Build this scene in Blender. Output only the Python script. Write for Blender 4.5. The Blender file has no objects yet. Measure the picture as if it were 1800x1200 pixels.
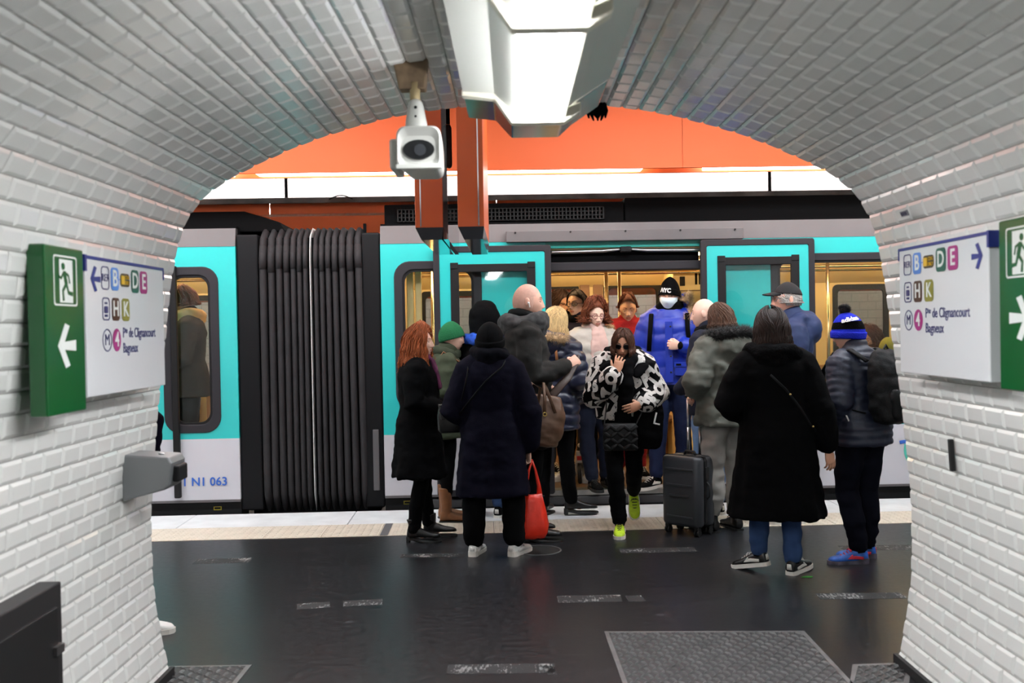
import bpy, bmesh, math, random
import numpy as np
from mathutils import Vector, Matrix, Quaternion
random.seed(7); rng = np.random.RandomState(7)
sc = bpy.context.scene
COL = sc.collection
PI = math.pi
# ------------------------------------------------------------------ camera
CAM_H, F_PX = 1.6, 1750.0
ROLL, PITCH = 0.0183, math.atan(25/1750)
cam = bpy.data.objects.new('camera', bpy.data.cameras.new('camera')); COL.objects.link(cam)
cam.data.sensor_width = 36.0; cam.data.lens = F_PX*36/1800
cam.location = (0, 0, CAM_H)
cam.rotation_mode = 'QUATERNION'
cam.rotation_quaternion = (Matrix.Rotation(PI/2-PITCH, 3, 'X') @ Matrix.Rotation(-ROLL, 3, 'Z')).to_quaternion()
cam.data.dof.use_dof = True; cam.data.dof.focus_distance = 7.4; cam.data.dof.aperture_fstop = 2.8
cam.data.clip_start = 0.05
sc.camera = cam
# ------------------------------------------------------------------ world, exposure
w = bpy.data.worlds.new('world'); sc.world = w; w.use_nodes = True
w.node_tree.nodes['Background'].inputs[0].default_value = (0.9, 0.95, 1.0, 1)
w.node_tree.nodes['Background'].inputs[1].default_value = 0.05
vs = sc.view_settings
vs.view_transform = 'Standard'; vs.look = 'None'; vs.exposure = 0.45; vs.gamma = 1.0; vs.use_curve_mapping = False
LAMP_TUNNEL, FILL_PLATFORM, LAMP_COFFER, LAMP_FAR, LAMP_TRAIN = 38.0, 33.0, 9.0, 22.0, 6.4
# ------------------------------------------------------------------ measuring helpers
def ray(px, py):
    dx, dy = px-900, py-600
    c, s = math.cos(ROLL), math.sin(ROLL)
    u, v = dx*c-dy*s, dy*c+dx*s
    fw = Vector((0, math.cos(PITCH), -math.sin(PITCH))); up = Vector((0, math.sin(PITCH), math.cos(PITCH)))
    return Vector((1, 0, 0))*u - up*v + fw*F_PX
def at(px, py, Y):
    d = ray(px, py); return Vector((0, 0, CAM_H)) + d*(Y/d.y)
def ground(px, py, z=0.0):
    d = ray(px, py); return Vector((0, 0, CAM_H)) + d*((z-CAM_H)/d.z)
TY, YAW = 8.9, 0.030
TRAIN_MAT = Matrix.Translation((0, TY, 0)) @ Matrix.Rotation(YAW, 4, 'Z')
def tp(px, py, off=0.0):
    """pixel -> (x, z) on the plane parallel to the train side, off metres behind it"""
    n = Vector((-math.sin(YAW), math.cos(YAW), 0)); o = Vector((0, TY, 0)) + n*off
    d = ray(px, py); c = Vector((0, 0, CAM_H)); t = (o-c).dot(n)/d.dot(n)
    p = TRAIN_MAT.inverted() @ (c+d*t)
    return p.x, p.z
# ------------------------------------------------------------------ materials
def lin(c):
    return tuple((x/255/12.92 if x/255 <= 0.04045 else ((x/255+0.055)/1.055)**2.4) for x in c)
MATS = {}
def mat(name, col, rough=0.6, metal=0.0, var=0.0, vscale=6.0, bump=0.0, bscale=40.0, emit=0.0, sheen=0.0, coat=0.0, spec=0.5, stretch=(1, 1, 1), rvar=0.0):
    if name in MATS: return MATS[name]
    m = bpy.data.materials.new(name); m.use_nodes = True; MATS[name] = m
    nt = m.node_tree; b = nt.nodes['Principled BSDF']
    c = lin(col)
    b.inputs['Base Color'].default_value = (*c, 1); b.inputs['Roughness'].default_value = rough; b.inputs['Metallic'].default_value = metal
    b.inputs['Specular IOR Level'].default_value = spec
    if sheen: b.inputs['Sheen Weight'].default_value = sheen; b.inputs['Sheen Roughness'].default_value = 0.5; b.inputs['Sheen Tint'].default_value = (*c, 1)
    if coat: b.inputs['Coat Weight'].default_value = coat; b.inputs['Coat Roughness'].default_value = 0.08
    if emit:
        b.inputs['Emission Color'].default_value = (*c, 1); b.inputs['Emission Strength'].default_value = emit
    if var or bump or rvar:
        tc = nt.nodes.new('ShaderNodeTexCoord'); mp = nt.nodes.new('ShaderNodeMapping'); mp.inputs['Scale'].default_value = stretch
        nt.links.new(tc.outputs['Object'], mp.inputs['Vector'])
    if var:
        n = nt.nodes.new('ShaderNodeTexNoise'); n.inputs['Scale'].default_value = vscale; n.inputs['Detail'].default_value = 5
        nt.links.new(mp.outputs[0], n.inputs['Vector'])
        r = nt.nodes.new('ShaderNodeValToRGB')
        r.color_ramp.elements[0].position = 0.3; r.color_ramp.elements[1].position = 0.7
        r.color_ramp.elements[0].color = (*[x*(1-var) for x in c], 1); r.color_ramp.elements[1].color = (*[min(1, x*(1+var)) for x in c], 1)
        nt.links.new(n.outputs['Fac'], r.inputs[0]); nt.links.new(r.outputs[0], b.inputs['Base Color'])
    if rvar:
        n = nt.nodes.new('ShaderNodeTexNoise'); n.inputs['Scale'].default_value = vscale*0.6; n.inputs['Detail'].default_value = 6
        nt.links.new(mp.outputs[0], n.inputs['Vector'])
        r = nt.nodes.new('ShaderNodeMapRange'); r.inputs[3].default_value = rough-rvar; r.inputs[4].default_value = rough+rvar
        r.inputs[1].default_value = 0.3; r.inputs[2].default_value = 0.7
        nt.links.new(n.outputs['Fac'], r.inputs[0]); nt.links.new(r.outputs[0], b.inputs['Roughness'])
    if bump:
        n = nt.nodes.new('ShaderNodeTexNoise'); n.inputs['Scale'].default_value = bscale; n.inputs['Detail'].default_value = 4
        nt.links.new(mp.outputs[0], n.inputs['Vector'])
        bp = nt.nodes.new('ShaderNodeBump'); bp.inputs['Strength'].default_value = bump; bp.inputs['Distance'].default_value = 0.01
        nt.links.new(n.outputs['Fac'], bp.inputs['Height']); nt.links.new(bp.outputs[0], b.inputs['Normal'])
    return m
def glass(name, tint=(1, 1, 1), refl=1.0):
    m = bpy.data.materials.new(name); m.use_nodes = True; nt = m.node_tree
    for n in list(nt.nodes): nt.nodes.remove(n)
    o = nt.nodes.new('ShaderNodeOutputMaterial'); t = nt.nodes.new('ShaderNodeBsdfTransparent'); t.inputs[0].default_value = (*tint, 1)
    g = nt.nodes.new('ShaderNodeBsdfGlossy'); g.inputs['Roughness'].default_value = 0.03
    fr = nt.nodes.new('ShaderNodeLayerWeight'); fr.inputs[0].default_value = 0.5      # Schlick reflectance, the same from both sides
    pw = nt.nodes.new('ShaderNodeMath'); pw.operation = 'POWER'; pw.inputs[1].default_value = 5.0
    ml = nt.nodes.new('ShaderNodeMath'); ml.operation = 'MULTIPLY_ADD'; ml.inputs[1].default_value = 0.95*refl; ml.inputs[2].default_value = 0.045*refl
    mx = nt.nodes.new('ShaderNodeMixShader')
    nt.links.new(fr.outputs['Facing'], pw.inputs[0]); nt.links.new(pw.outputs[0], ml.inputs[0]); nt.links.new(ml.outputs[0], mx.inputs[0]); nt.links.new(t.outputs[0], mx.inputs[1]); nt.links.new(g.outputs[0], mx.inputs[2]); nt.links.new(mx.outputs[0], o.inputs[0])
    return m
# ------------------------------------------------------------------ mesh builder
class MB:
    def __init__(s): s.v = []; s.f = []; s.m = []
    def add(s, vs, fs, mi=0):
        o = len(s.v); s.v.extend([tuple(p) for p in vs]); s.f.extend([tuple(i+o for i in f) for f in fs]); s.m.extend([mi]*len(fs)); return s
    def box(s, x0, x1, y0, y1, z0, z1, mi=0):
        return s.add([(x0,y0,z0),(x1,y0,z0),(x1,y1,z0),(x0,y1,z0),(x0,y0,z1),(x1,y0,z1),(x1,y1,z1),(x0,y1,z1)],
              [(0,3,2,1),(4,5,6,7),(0,1,5,4),(1,2,6,5),(2,3,7,6),(3,0,4,7)], mi)
    def prism(s, pts, d, mi=0):
        """polygon pts (3d, planar) extruded by vector d"""
        n = len(pts); d = Vector(d); a = [Vector(p) for p in pts]; b = [p+d for p in a]
        nrm = (a[1]-a[0]).cross(a[2]-a[0])
        fs = [tuple(range(n))[::-1], tuple(range(n, 2*n))] + [(i, (i+1) % n, n+(i+1) % n, n+i) for i in range(n)]
        return s.add(a+b, fs, mi)
    def ring(s, outer, inner, d, mi=0):
        """closed ring between two outlines with the same point count, extruded by d"""
        n = len(outer); d = Vector(d); o = [Vector(p) for p in outer]; i_ = [Vector(p) for p in inner]
        vs = o + i_ + [p+d for p in o] + [p+d for p in i_]; fs = []
        for k in range(n):
            j = (k+1) % n
            fs += [(k, j, n+j, n+k), (2*n+k, 3*n+k, 3*n+j, 2*n+j), (k, 2*n+k, 2*n+j, j), (n+k, n+j, 3*n+j, 3*n+k)]
        return s.add(vs, fs, mi)
    def tube(s, path, rad, n=10, mi=0, cap=True, flat=None):
        """tapered round tube along path; rad scalar, list, or list of (a, b); flat = side vector for elliptical ones"""
        P = [Vector(p) for p in path]; k = len(P)
        if not isinstance(rad, (list, tuple)): rad = [rad]*k
        rings = []; prev = None
        for i in range(k):
            t = (P[min(i+1, k-1)]-P[max(i-1, 0)])
            t = t.normalized() if t.length > 1e-9 else Vector((0, 0, 1))
            if prev is None:
                a = Vector(flat) if flat is not None else (Vector((1, 0, 0)) if abs(t.x) < 0.8 else Vector((0, 1, 0)))
            else: a = prev
            a = (a - t*a.dot(t)); a = a.normalized() if a.length > 1e-6 else t.orthogonal().normalized()
            b = t.cross(a); prev = a
            r = rad[i]; ra, rb = r if isinstance(r, (list, tuple)) else (r, r)
            rings.append([P[i]+a*(ra*math.cos(2*PI*j/n))+b*(rb*math.sin(2*PI*j/n)) for j in range(n)])
        vs = [p for r in rings for p in r]; fs = []
        for i in range(k-1):
            for j in range(n): fs.append((i*n+j, i*n+(j+1) % n, (i+1)*n+(j+1) % n, (i+1)*n+j))
        if cap: fs += [tuple(range(n))[::-1], tuple((k-1)*n+j for j in range(n))]
        return s.add(vs, fs, mi)
    def capsule(s, p, q, r0, r1=None, n=10, mi=0):
        r1 = r0 if r1 is None else r1
        return s.chain([p, q], [r0, r1], n, mi)
    def chain(s, pts, rad, n=10, mi=0, flat=None):
        """tube with rounded ends"""
        P = [Vector(p) for p in pts]; R = list(rad) if isinstance(rad, (list, tuple)) else [rad]*len(P)
        sc_ = lambda r, k: (r[0]*k, r[1]*k) if isinstance(r, (list, tuple)) else r*k
        mx = lambda r: min(r) if isinstance(r, (list, tuple)) else r
        d0 = (P[0]-P[1]).normalized(); d1 = (P[-1]-P[-2]).normalized()
        a = [(P[0]+d0*mx(R[0])*k, sc_(R[0], math.sqrt(max(1-k*k, 0.0004)))) for k in (0.98, 0.8, 0.45)]
        b = [(P[-1]+d1*mx(R[-1])*k, sc_(R[-1], math.sqrt(max(1-k*k, 0.0004)))) for k in (0.45, 0.8, 0.98)]
        allp = a+list(zip(P, R))+b
        return s.tube([x[0] for x in allp], [x[1] for x in allp], n, mi, True, flat)
    def ball(s, c, r, n=16, mi=0, M=None):
        """ellipsoid; r scalar or (rx, ry, rz)"""
        r = (r, r, r) if not isinstance(r, (list, tuple)) else r
        c = Vector(c); vs = []; m = max(6, n*2//3)
        for i in range(1, m):
            th = PI*i/m
            for j in range(n):
                p = Vector((r[0]*math.sin(th)*math.cos(2*PI*j/n), r[1]*math.sin(th)*math.sin(2*PI*j/n), r[2]*math.cos(th)))
                vs.append(c+(M @ p if M is not None else p))
        for zz in (r[2], -r[2]):
            p = Vector((0, 0, zz)); vs.append(c+(M @ p if M is not None else p))
        fs = []; t = len(vs)-2; bt = t+1
        for i in range(m-2):
            for j in range(n): fs.append((i*n+j, (i+1)*n+j, (i+1)*n+(j+1) % n, i*n+(j+1) % n))
        for j in range(n):
            fs.append((t, j, (j+1) % n)); fs.append((bt, (m-2)*n+(j+1) % n, (m-2)*n+j))
        return s.add(vs, fs, mi)
    def loft(s, rings, mi=0, cap=True):
        n = len(rings[0]); vs = [p for r in rings for p in r]; fs = []
        for i in range(len(rings)-1):
            for j in range(n): fs.append((i*n+j, i*n+(j+1) % n, (i+1)*n+(j+1) % n, (i+1)*n+j))
        if cap: fs += [tuple(range(n))[::-1], tuple((len(rings)-1)*n+j for j in range(n))]
        return s.add(vs, fs, mi)
    def mesh(s, name, mats, smooth=False):
        me = bpy.data.meshes.new(name); me.from_pydata([tuple(p) for p in s.v], [], s.f)
        for m in (mats if isinstance(mats, (list, tuple)) else [mats]): me.materials.append(m)
        me.polygons.foreach_set('material_index', s.m)
        bm = bmesh.new(); bm.from_mesh(me); bmesh.ops.recalc_face_normals(bm, faces=bm.faces); bm.to_mesh(me); bm.free()
        if smooth: me.polygons.foreach_set('use_smooth', [True]*len(me.polygons))
        me.update(); return me
    def build(s, name, mats, parent=None, smooth=False, bevel=0.0, **kw):
        return link(name, s.mesh(name, mats, smooth), parent, bevel, **kw)
def link(name, me, parent=None, bevel=0.0, loc=None, rz=None):
    o = bpy.data.objects.new(name, me); COL.objects.link(o)
    if parent is not None: o.parent = parent
    if loc is not None: o.location = loc
    if rz is not None: o.rotation_euler = (0, 0, rz)
    if bevel:
        md = o.modifiers.new('bevel', 'BEVEL'); md.width = bevel; md.segments = 2; md.limit_method = 'ANGLE'; md.angle_limit = 0.7
    return o
def tag(o, label=None, cat=None, group=None, kind=None):
    if label: o['label'] = label
    if cat: o['category'] = cat
    if group: o['group'] = group
    if kind: o['kind'] = kind
    return o
def empty(name, loc=(0, 0, 0), rz=0.0, label=None, cat=None, group=None, kind=None):
    o = bpy.data.objects.new(name, None); COL.objects.link(o); o.location = loc; o.rotation_euler = (0, 0, rz); o.empty_display_size = 0.1
    return tag(o, label, cat, group, kind)
def train_empty(name, **kw): return empty(name, (0, TY, 0), YAW, **kw)
def rrect(x0, x1, z0, z1, r, y=0.0, n=6, corners=(1, 1, 1, 1)):
    """rounded rectangle outline in the xz plane"""
    out = []
    for (cx, cz, a0, on) in ((x1-r, z1-r, 0, corners[0]), (x0+r, z1-r, PI/2, corners[1]), (x0+r, z0+r, PI, corners[2]), (x1-r, z0+r, 1.5*PI, corners[3])):
        for k in range(n+1):
            a = a0+PI/2*k/n
            if on: out.append((cx+r*math.cos(a), y, cz+r*math.sin(a)))
            else: out.append((cx+r*(1 if math.cos(a0+PI/4) > 0 else -1), y, cz+r*(1 if math.sin(a0+PI/4) > 0 else -1)))
    return out
_FONT = {}
def text_mb(txt, size, mi=0, bold=0.0, mb=None, M=None, ext=0.0006, shear=0.0, sx=1.0):
    """lettering as mesh in the local xz plane facing -y, centred on the origin"""
    cu = bpy.data.curves.new('t', 'FONT'); cu.body = txt; cu.size = size; cu.align_x = 'CENTER'; cu.align_y = 'CENTER'; cu.offset = bold; cu.extrude = ext; cu.shear = shear; cu.resolution_u = 3
    o = bpy.data.objects.new('t', cu); COL.objects.link(o)
    dg = bpy.context.evaluated_depsgraph_get(); me = bpy.data.meshes.new_from_object(o.evaluated_get(dg))
    bpy.data.objects.remove(o); bpy.data.curves.remove(cu)
    mb = mb or MB(); vs = [Vector((v.co.x*sx, -v.co.z, v.co.y)) for v in me.vertices]
    if M is not None: vs = [M @ v for v in vs]
    mb.add(vs, [tuple(p.vertices) for p in me.polygons], mi); bpy.data.meshes.remove(me)
    return mb
# ================================================================== STRUCTURE
M_tile = mat('white_glazed_tile', (232, 232, 228), 0.16, var=0.03, vscale=2.0, coat=0.3, bump=0.02, bscale=14)
M_grout = mat('grey_grout', (150, 148, 142), 0.85, var=0.15, vscale=9)
def floor_material():
    m = mat('dark_asphalt', (33, 33, 36), 0.30, bump=0.05, bscale=90, spec=0.4)
    nt = m.node_tree; b = nt.nodes['Principled BSDF']
    tc = nt.nodes.new('ShaderNodeTexCoord')
    def noise(scale, det, stretch=(1, 1, 1)):
        mp = nt.nodes.new('ShaderNodeMapping'); mp.inputs['Scale'].default_value = stretch; nt.links.new(tc.outputs['Object'], mp.inputs[0])
        n = nt.nodes.new('ShaderNodeTexNoise'); n.inputs['Scale'].default_value = scale; n.inputs['Detail'].default_value = det; nt.links.new(mp.outputs[0], n.inputs['Vector']); return n
    def ramp(src, a, b_, ca, cb):
        r = nt.nodes.new('ShaderNodeValToRGB'); r.color_ramp.elements[0].position = a; r.color_ramp.elements[1].position = b_
        r.color_ramp.elements[0].color = (*ca, 1); r.color_ramp.elements[1].color = (*cb, 1); nt.links.new(src, r.inputs[0]); return r
    n1 = noise(26.0, 9); r1 = ramp(n1.outputs['Fac'], 0.3, 0.72, (0.005, 0.005, 0.006), (0.020, 0.020, 0.0225))
    n2 = noise(9.0, 3, (0.25, 3.0, 1)); r2 = ramp(n2.outputs['Fac'], 0.70, 0.78, (0, 0, 0), (0.02, 0.02, 0.022))   # scuffs
    v = nt.nodes.new('ShaderNodeTexVoronoi'); v.inputs['Scale'].default_value = 1.7; nt.links.new(tc.outputs['Object'], v.inputs['Vector'])
    r3 = ramp(v.outputs['Distance'], 0.035, 0.045, (0.03, 0.031, 0.033), (0, 0, 0))                               # flattened gum spots
    def addc(a, b_):
        x = nt.nodes.new('ShaderNodeMix'); x.data_type = 'RGBA'; x.blend_type = 'ADD'; x.inputs[0].default_value = 1; nt.links.new(a, x.inputs[6]); nt.links.new(b_, x.inputs[7]); return x.outputs[2]
    nt.links.new(addc(addc(r1.outputs[0], r2.outputs[0]), r3.outputs[0]), b.inputs['Base Color'])
    rr = nt.nodes.new('ShaderNodeMapRange'); rr.inputs[1].default_value = 0.3; rr.inputs[2].default_value = 0.7; rr.inputs[3].default_value = 0.30; rr.inputs[4].default_value = 0.36
    nt.links.new(n1.outputs['Fac'], rr.inputs[0]); nt.links.new(rr.outputs[0], b.inputs['Roughness'])
    return m
M_floor = floor_material()
# ---- tunnel profile (half), from the photo: width and height in metres
TEND, TCX = 4.63, 0.075
HALF = [(1.70, -0.02), (1.735, 0.15), (1.772, 0.40), (1.778, 0.64), (1.775, 0.80), (1.735, 1.24), (1.70, 1.51), (1.665, 1.80), (1.624, 2.01), (1.571, 2.14), (1.48, 2.245), (1.31, 2.35), (0.95, 2.50), (0.50, 2.61), (0.0, 2.64)]
def smooth_profile(pts, step=0.0765):
    P = [(TCX-x, z) for x, z in pts] + [(TCX+x, z) for x, z in pts[::-1][1:]]
    fine = []
    n = len(P)
    for i in range(n-1):
        p0, p1, p2, p3 = (np.array(P[max(0, min(n-1, k))]) for k in (i-1, i, i+1, i+2))
        for t in np.linspace(0, 1, 16, endpoint=False):
            fine.append(0.5*((2*p1)+(-p0+p2)*t+(2*p0-5*p1+4*p2-p3)*t*t+(-p0+3*p1-3*p2+p3)*t**3))
    fine.append(np.array(P[-1])); fine = np.array(fine)
    L = np.concatenate([[0], np.cumsum(np.linalg.norm(np.diff(fine, axis=0), axis=1))])
    k = int(round(L[-1]/step)); s_ = np.linspace(0, L[-1], k+1)
    return np.stack([np.interp(s_, L, fine[:, 0]), np.interp(s_, L, fine[:, 1])], 1)
PROF = smooth_profile(HALF); NCOURSE = len(PROF)-1
T0 = -3.0     # tunnel goes on behind the camera
def course_side(i):
    z = 0.5*(PROF[i][1]+PROF[i+1][1]); x = 0.5*(PROF[i][0]+PROF[i+1][0])
    return 'ceiling' if z > 2.2 else ('wall_left' if x < 0 else 'wall_right')
shells = {}
for side in ('wall_left', 'ceiling', 'wall_right'):
    mb = MB(); idx = [i for i in range(NCOURSE) if course_side(i) == side]
    for i in idx:
        a, b = PROF[i], PROF[i+1]
        mb.add([(a[0], T0, a[1]), (b[0], T0, b[1]), (b[0], TEND, b[1]), (a[0], TEND, a[1])], [(0, 1, 2, 3)])
    shells[side] = tag(mb.build(side, M_grout), kind='structure')
tag(shells['wall_left'], 'white bevelled tile wall of the passage on the side of the small grey bracket')
tag(shells['wall_right'], 'white bevelled tile wall of the passage on the side of the narrow black slot')
tag(shells['ceiling'], 'low grey-white tiled vault arching over the passage')
TW, TH, TT, TB = 0.146, 0.0725, 0.011, 0.012
tile_v = [(-TW/2, -TH/2, 0), (TW/2, -TH/2, 0), (TW/2, TH/2, 0), (-TW/2, TH/2, 0), (-TW/2, -TH/2, 0.004), (TW/2, -TH/2, 0.004), (TW/2, TH/2, 0.004), (-TW/2, TH/2, 0.004),
          (-TW/2+TB, -TH/2+TB, TT), (TW/2-TB, -TH/2+TB, TT), (TW/2-TB, TH/2-TB, TT), (-TW/2+TB, TH/2-TB, TT)]
tile_f = [(0, 1, 5, 4), (1, 2, 6, 5), (2, 3, 7, 6), (3, 0, 4, 7), (4, 5, 9, 8), (5, 6, 10, 9), (6, 7, 11, 10), (7, 4, 8, 11), (8, 9, 10, 11)]
tmb = MB(); tmb.add(tile_v, tile_f); tile_me = tmb.mesh('tile', M_tile)
camM = Matrix.Translation(cam.location) @ cam.rotation_quaternion.to_matrix().to_4x4(); camI = camM.inverted()
def project(p):
    q = camI @ Vector(p)
    if q.z > -0.05: return None
    return 900+F_PX*q.x/-q.z, 600-F_PX*q.y/-q.z, -q.z
cands = {'wall_left': [], 'ceiling': [], 'wall_right': []}
for i in range(NCOURSE):
    a, b = PROF[i], PROF[i+1]; t = np.array(b)-np.array(a); t /= np.linalg.norm(t)
    nrm = np.array([t[1], -t[0]])   # inward
    c = 0.5*(np.array(a)+np.array(b)); side = course_side(i)
    y = TEND-0.075-(0.075 if i % 2 else 0.0)
    if i % 2:   # half tile at the edge
        cands[side].append((0.0, i, c, t, nrm, TEND-0.0365, 0.5))
    while y > -1.0:
        pr = project((c[0], y, c[1])); area = 0.0
        if pr and -40 < pr[0] < 1840 and -40 < pr[1] < 1240:
            v = Vector((c[0], y, c[1]-CAM_H)); area = abs(v.normalized().dot(Vector((nrm[0], 0, nrm[1]))))/v.length_squared
        cands[side].append((area, i, c, t, nrm, y, 1.0)); y -= 0.150
for side, lst in cands.items():
    lst.sort(key=lambda r: -r[0]); rest = MB()
    for k, (area, i, c, t, nrm, y, sx) in enumerate(lst):
        jit = rng.uniform(-0.012, 0.012, 2)
        M = Matrix(((0, t[0], nrm[0], c[0]), (1, 0, 0, y), (0, t[1], nrm[1], c[1]), (0, 0, 0, 1))) @ Matrix.Rotation(jit[0], 4, 'X') @ Matrix.Rotation(jit[1], 4, 'Y') @ Matrix.Diagonal((sx if sx == 1 else 0.485, 1, 1, 1))
        if k < 290 and area > 0:
            o = bpy.data.objects.new('tile', tile_me); COL.objects.link(o); o.parent = shells[side]; o.matrix_local = M
        else: rest.add([M @ Vector(p) for p in tile_v], tile_f)
    tag(rest.build('tiling', M_tile, shells[side]), kind='stuff')
# ---- floor, one dark slab through passage and platform
M_dark = mat('dark_rubber', (22, 22, 23), 0.6)
c0 = TRAIN_MAT @ Vector((-14, -1.17, 0)); c1 = TRAIN_MAT @ Vector((14, -1.17, 0))
mb = MB(); mb.add([(-14, T0, 0), (14, T0, 0), (c1.x, c1.y, 0), (c0.x, c0.y, 0), (-14, T0, -.4), (14, T0, -.4), (c1.x, c1.y, -.4), (c0.x, c0.y, -.4)],
                  [(0, 1, 2, 3), (7, 6, 5, 4), (0, 4, 5, 1), (1, 5, 6, 2), (2, 6, 7, 3), (3, 7, 4, 0)])
floor = tag(mb.build('floor', M_floor), 'dark polished asphalt floor of passage and platform', kind='structure')
# worn anti-slip strips painted on the floor
def strip_material():
    m = mat('worn_white_strip', (190, 190, 186), 0.7); nt = m.node_tree; b = nt.nodes['Principled BSDF']
    tc = nt.nodes.new('ShaderNodeTexCoord'); mp = nt.nodes.new('ShaderNodeMapping'); mp.inputs['Scale'].default_value = (1, 0.28, 1); nt.links.new(tc.outputs['Object'], mp.inputs[0]); n = nt.nodes.new('ShaderNodeTexNoise'); n.inputs['Scale'].default_value = 80; n.inputs['Detail'].default_value = 2; nt.links.new(mp.outputs[0], n.inputs['Vector'])
    n2 = nt.nodes.new('ShaderNodeTexNoise'); n2.inputs['Scale'].default_value = 7; nt.links.new(tc.outputs['Object'], n2.inputs['Vector'])
    s_ = nt.nodes.new('ShaderNodeMath'); s_.operation = 'ADD'; nt.links.new(n.outputs['Fac'], s_.inputs[0]); nt.links.new(n2.outputs['Fac'], s_.inputs[1])
    r = nt.nodes.new('ShaderNodeValToRGB'); r.color_ramp.elements[0].position = 1.06/2; r.color_ramp.elements[1].position = 1.22/2
    r.color_ramp.elements[0].color = (0.008, 0.008, 0.009, 1); r.color_ramp.elements[1].color = (0.22, 0.22, 0.215, 1)
    h = nt.nodes.new('ShaderNodeMath'); h.operation = 'MULTIPLY'; h.inputs[1].default_value = 0.5
    nt.links.new(s_.outputs[0], h.inputs[0]); nt.links.new(h.outputs[0], r.inputs[0]); nt.links.new(r.outputs[0], b.inputs['Base Color']); return m
M_strip = strip_material()
for (xa, ya, xb, yb, hw) in ((342, 987, 440, 984, 4), (522, 1066, 580, 1062, 5), (604, 1061, 673, 1057, 5), (980, 1053, 1092, 1051, 6), (1102, 1052, 1131, 1051, 5), (786, 1176, 975, 1174, 8), (1090, 968, 1222, 965, 4), (1437, 1048, 1588, 1046, 5),
                             (1478, 963, 1605, 961, 4), (705, 977, 815, 975, 3), (960, 1178, 976, 1177, 8)):
    a, b = ground(xa, ya), ground(xb, yb); d = (b-a); hwm = (ground(xa, ya-hw)-ground(xa, ya+hw)).length/2; nr = Vector((-d.y, d.x, 0)).normalized()*min(hwm, 0.085)
    mb = MB(); mb.prism([a-nr, b-nr, b+nr, a+nr], (0, 0, 0.0006)); mb.build('anti_slip_strip', M_strip, floor)
# baseboards of the passage
for s_, nm in ((-1, 'baseboard_left'), (1, 'baseboard_right')):
    x = TCX+s_*1.70; mb = MB(); mb.box(min(x, x+s_*-0.02), max(x, x+s_*-0.02), T0, TEND+0.002, 0, 0.045)
    tag(mb.build(nm, M_dark), 'low black plinth at the foot of the tiled passage wall', kind='structure')
# ---- platform-side wall around the arch, station vault, far wall
M_vault = mat('station_white_tile', (226, 227, 224), 0.3, var=0.05, vscale=1.5)
mb = MB(); big = []
out_pts = [(-14, 0), (-14, 4.9), (14, 4.9), (14, 0)]
arch = [tuple(p) for p in PROF]
# strip quads from the arch to the outer frame
def outer_for(p):
    x, z = p[0]-TCX, p[1]
    if z < 1.9: return (-14 if x < 0 else 14, z)
    f = (x/1.66); return (14*f, 4.9)
for i in range(len(arch)-1):
    a, b = arch[i], arch[i+1]; oa, ob = outer_for(a), outer_for(b)
    mb.add([(a[0], TEND, a[1]), (b[0], TEND, b[1]), (ob[0], TEND, ob[1]), (oa[0], TEND, oa[1])], [(0, 1, 2, 3)])
tag(mb.build('wall_platform', M_vault), 'white tiled platform wall around the mouth of the passage', kind='structure')
mb = MB(); mb.box(-14, 14, TEND, 20, 4.9, 5.0); tag(mb.build('ceiling_station', M_vault), 'white station ceiling above platform and tracks', kind='structure')
mb = MB()
def far_tile_material():
    m = mat('far_wall_tile', (236, 238, 240), 0.35); nt = m.node_tree; b = nt.nodes['Principled BSDF']
    tc = nt.nodes.new('ShaderNodeTexCoord'); mp = nt.nodes.new('ShaderNodeMapping'); mp.inputs['Rotation'].default_value = (PI/2, 0, 0); nt.links.new(tc.outputs['Object'], mp.inputs[0])
    br = nt.nodes.new('ShaderNodeTexBrick'); br.inputs['Scale'].default_value = 1.0; br.inputs['Brick Width'].default_value = 0.3; br.inputs['Row Height'].default_value = 0.15; br.inputs['Mortar Size'].default_value = 0.006
    br.inputs['Color1'].default_value = (0.85, 0.86, 0.87, 1); br.inputs['Color2'].default_value = (0.83, 0.84, 0.85, 1); br.inputs['Mortar'].default_value = (0.55, 0.55, 0.55, 1)
    nt.links.new(mp.outputs[0], br.inputs['Vector']); nt.links.new(br.outputs[0], b.inputs['Base Color']); return m
mb.box(-14, 14, 9.0, 9.1, -1.2, 5.0); o = mb.build('wall_far', far_tile_material()); o.matrix_world = TRAIN_MAT; tag(o, 'brightly lit white tiled wall across the tracks', kind='structure')
for s_ in (-1, 1):
    mb = MB(); mb.box(14*s_-0.05, 14*s_+0.05, TEND, 20, -1.2, 5.0); tag(mb.build('wall_end', M_vault), 'white end wall of the station', kind='structure')
# track bed
mb = MB(); mb.box(-14, 14, -0.15, 9, -1.3, -1.2); o = mb.build('floor_trackbed', mat('ballast', (40, 38, 36), 0.9, var=0.4, vscale=20, bump=0.4)); o.matrix_world = TRAIN_MAT; tag(o, 'dark track bed below the train', kind='structure')
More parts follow.
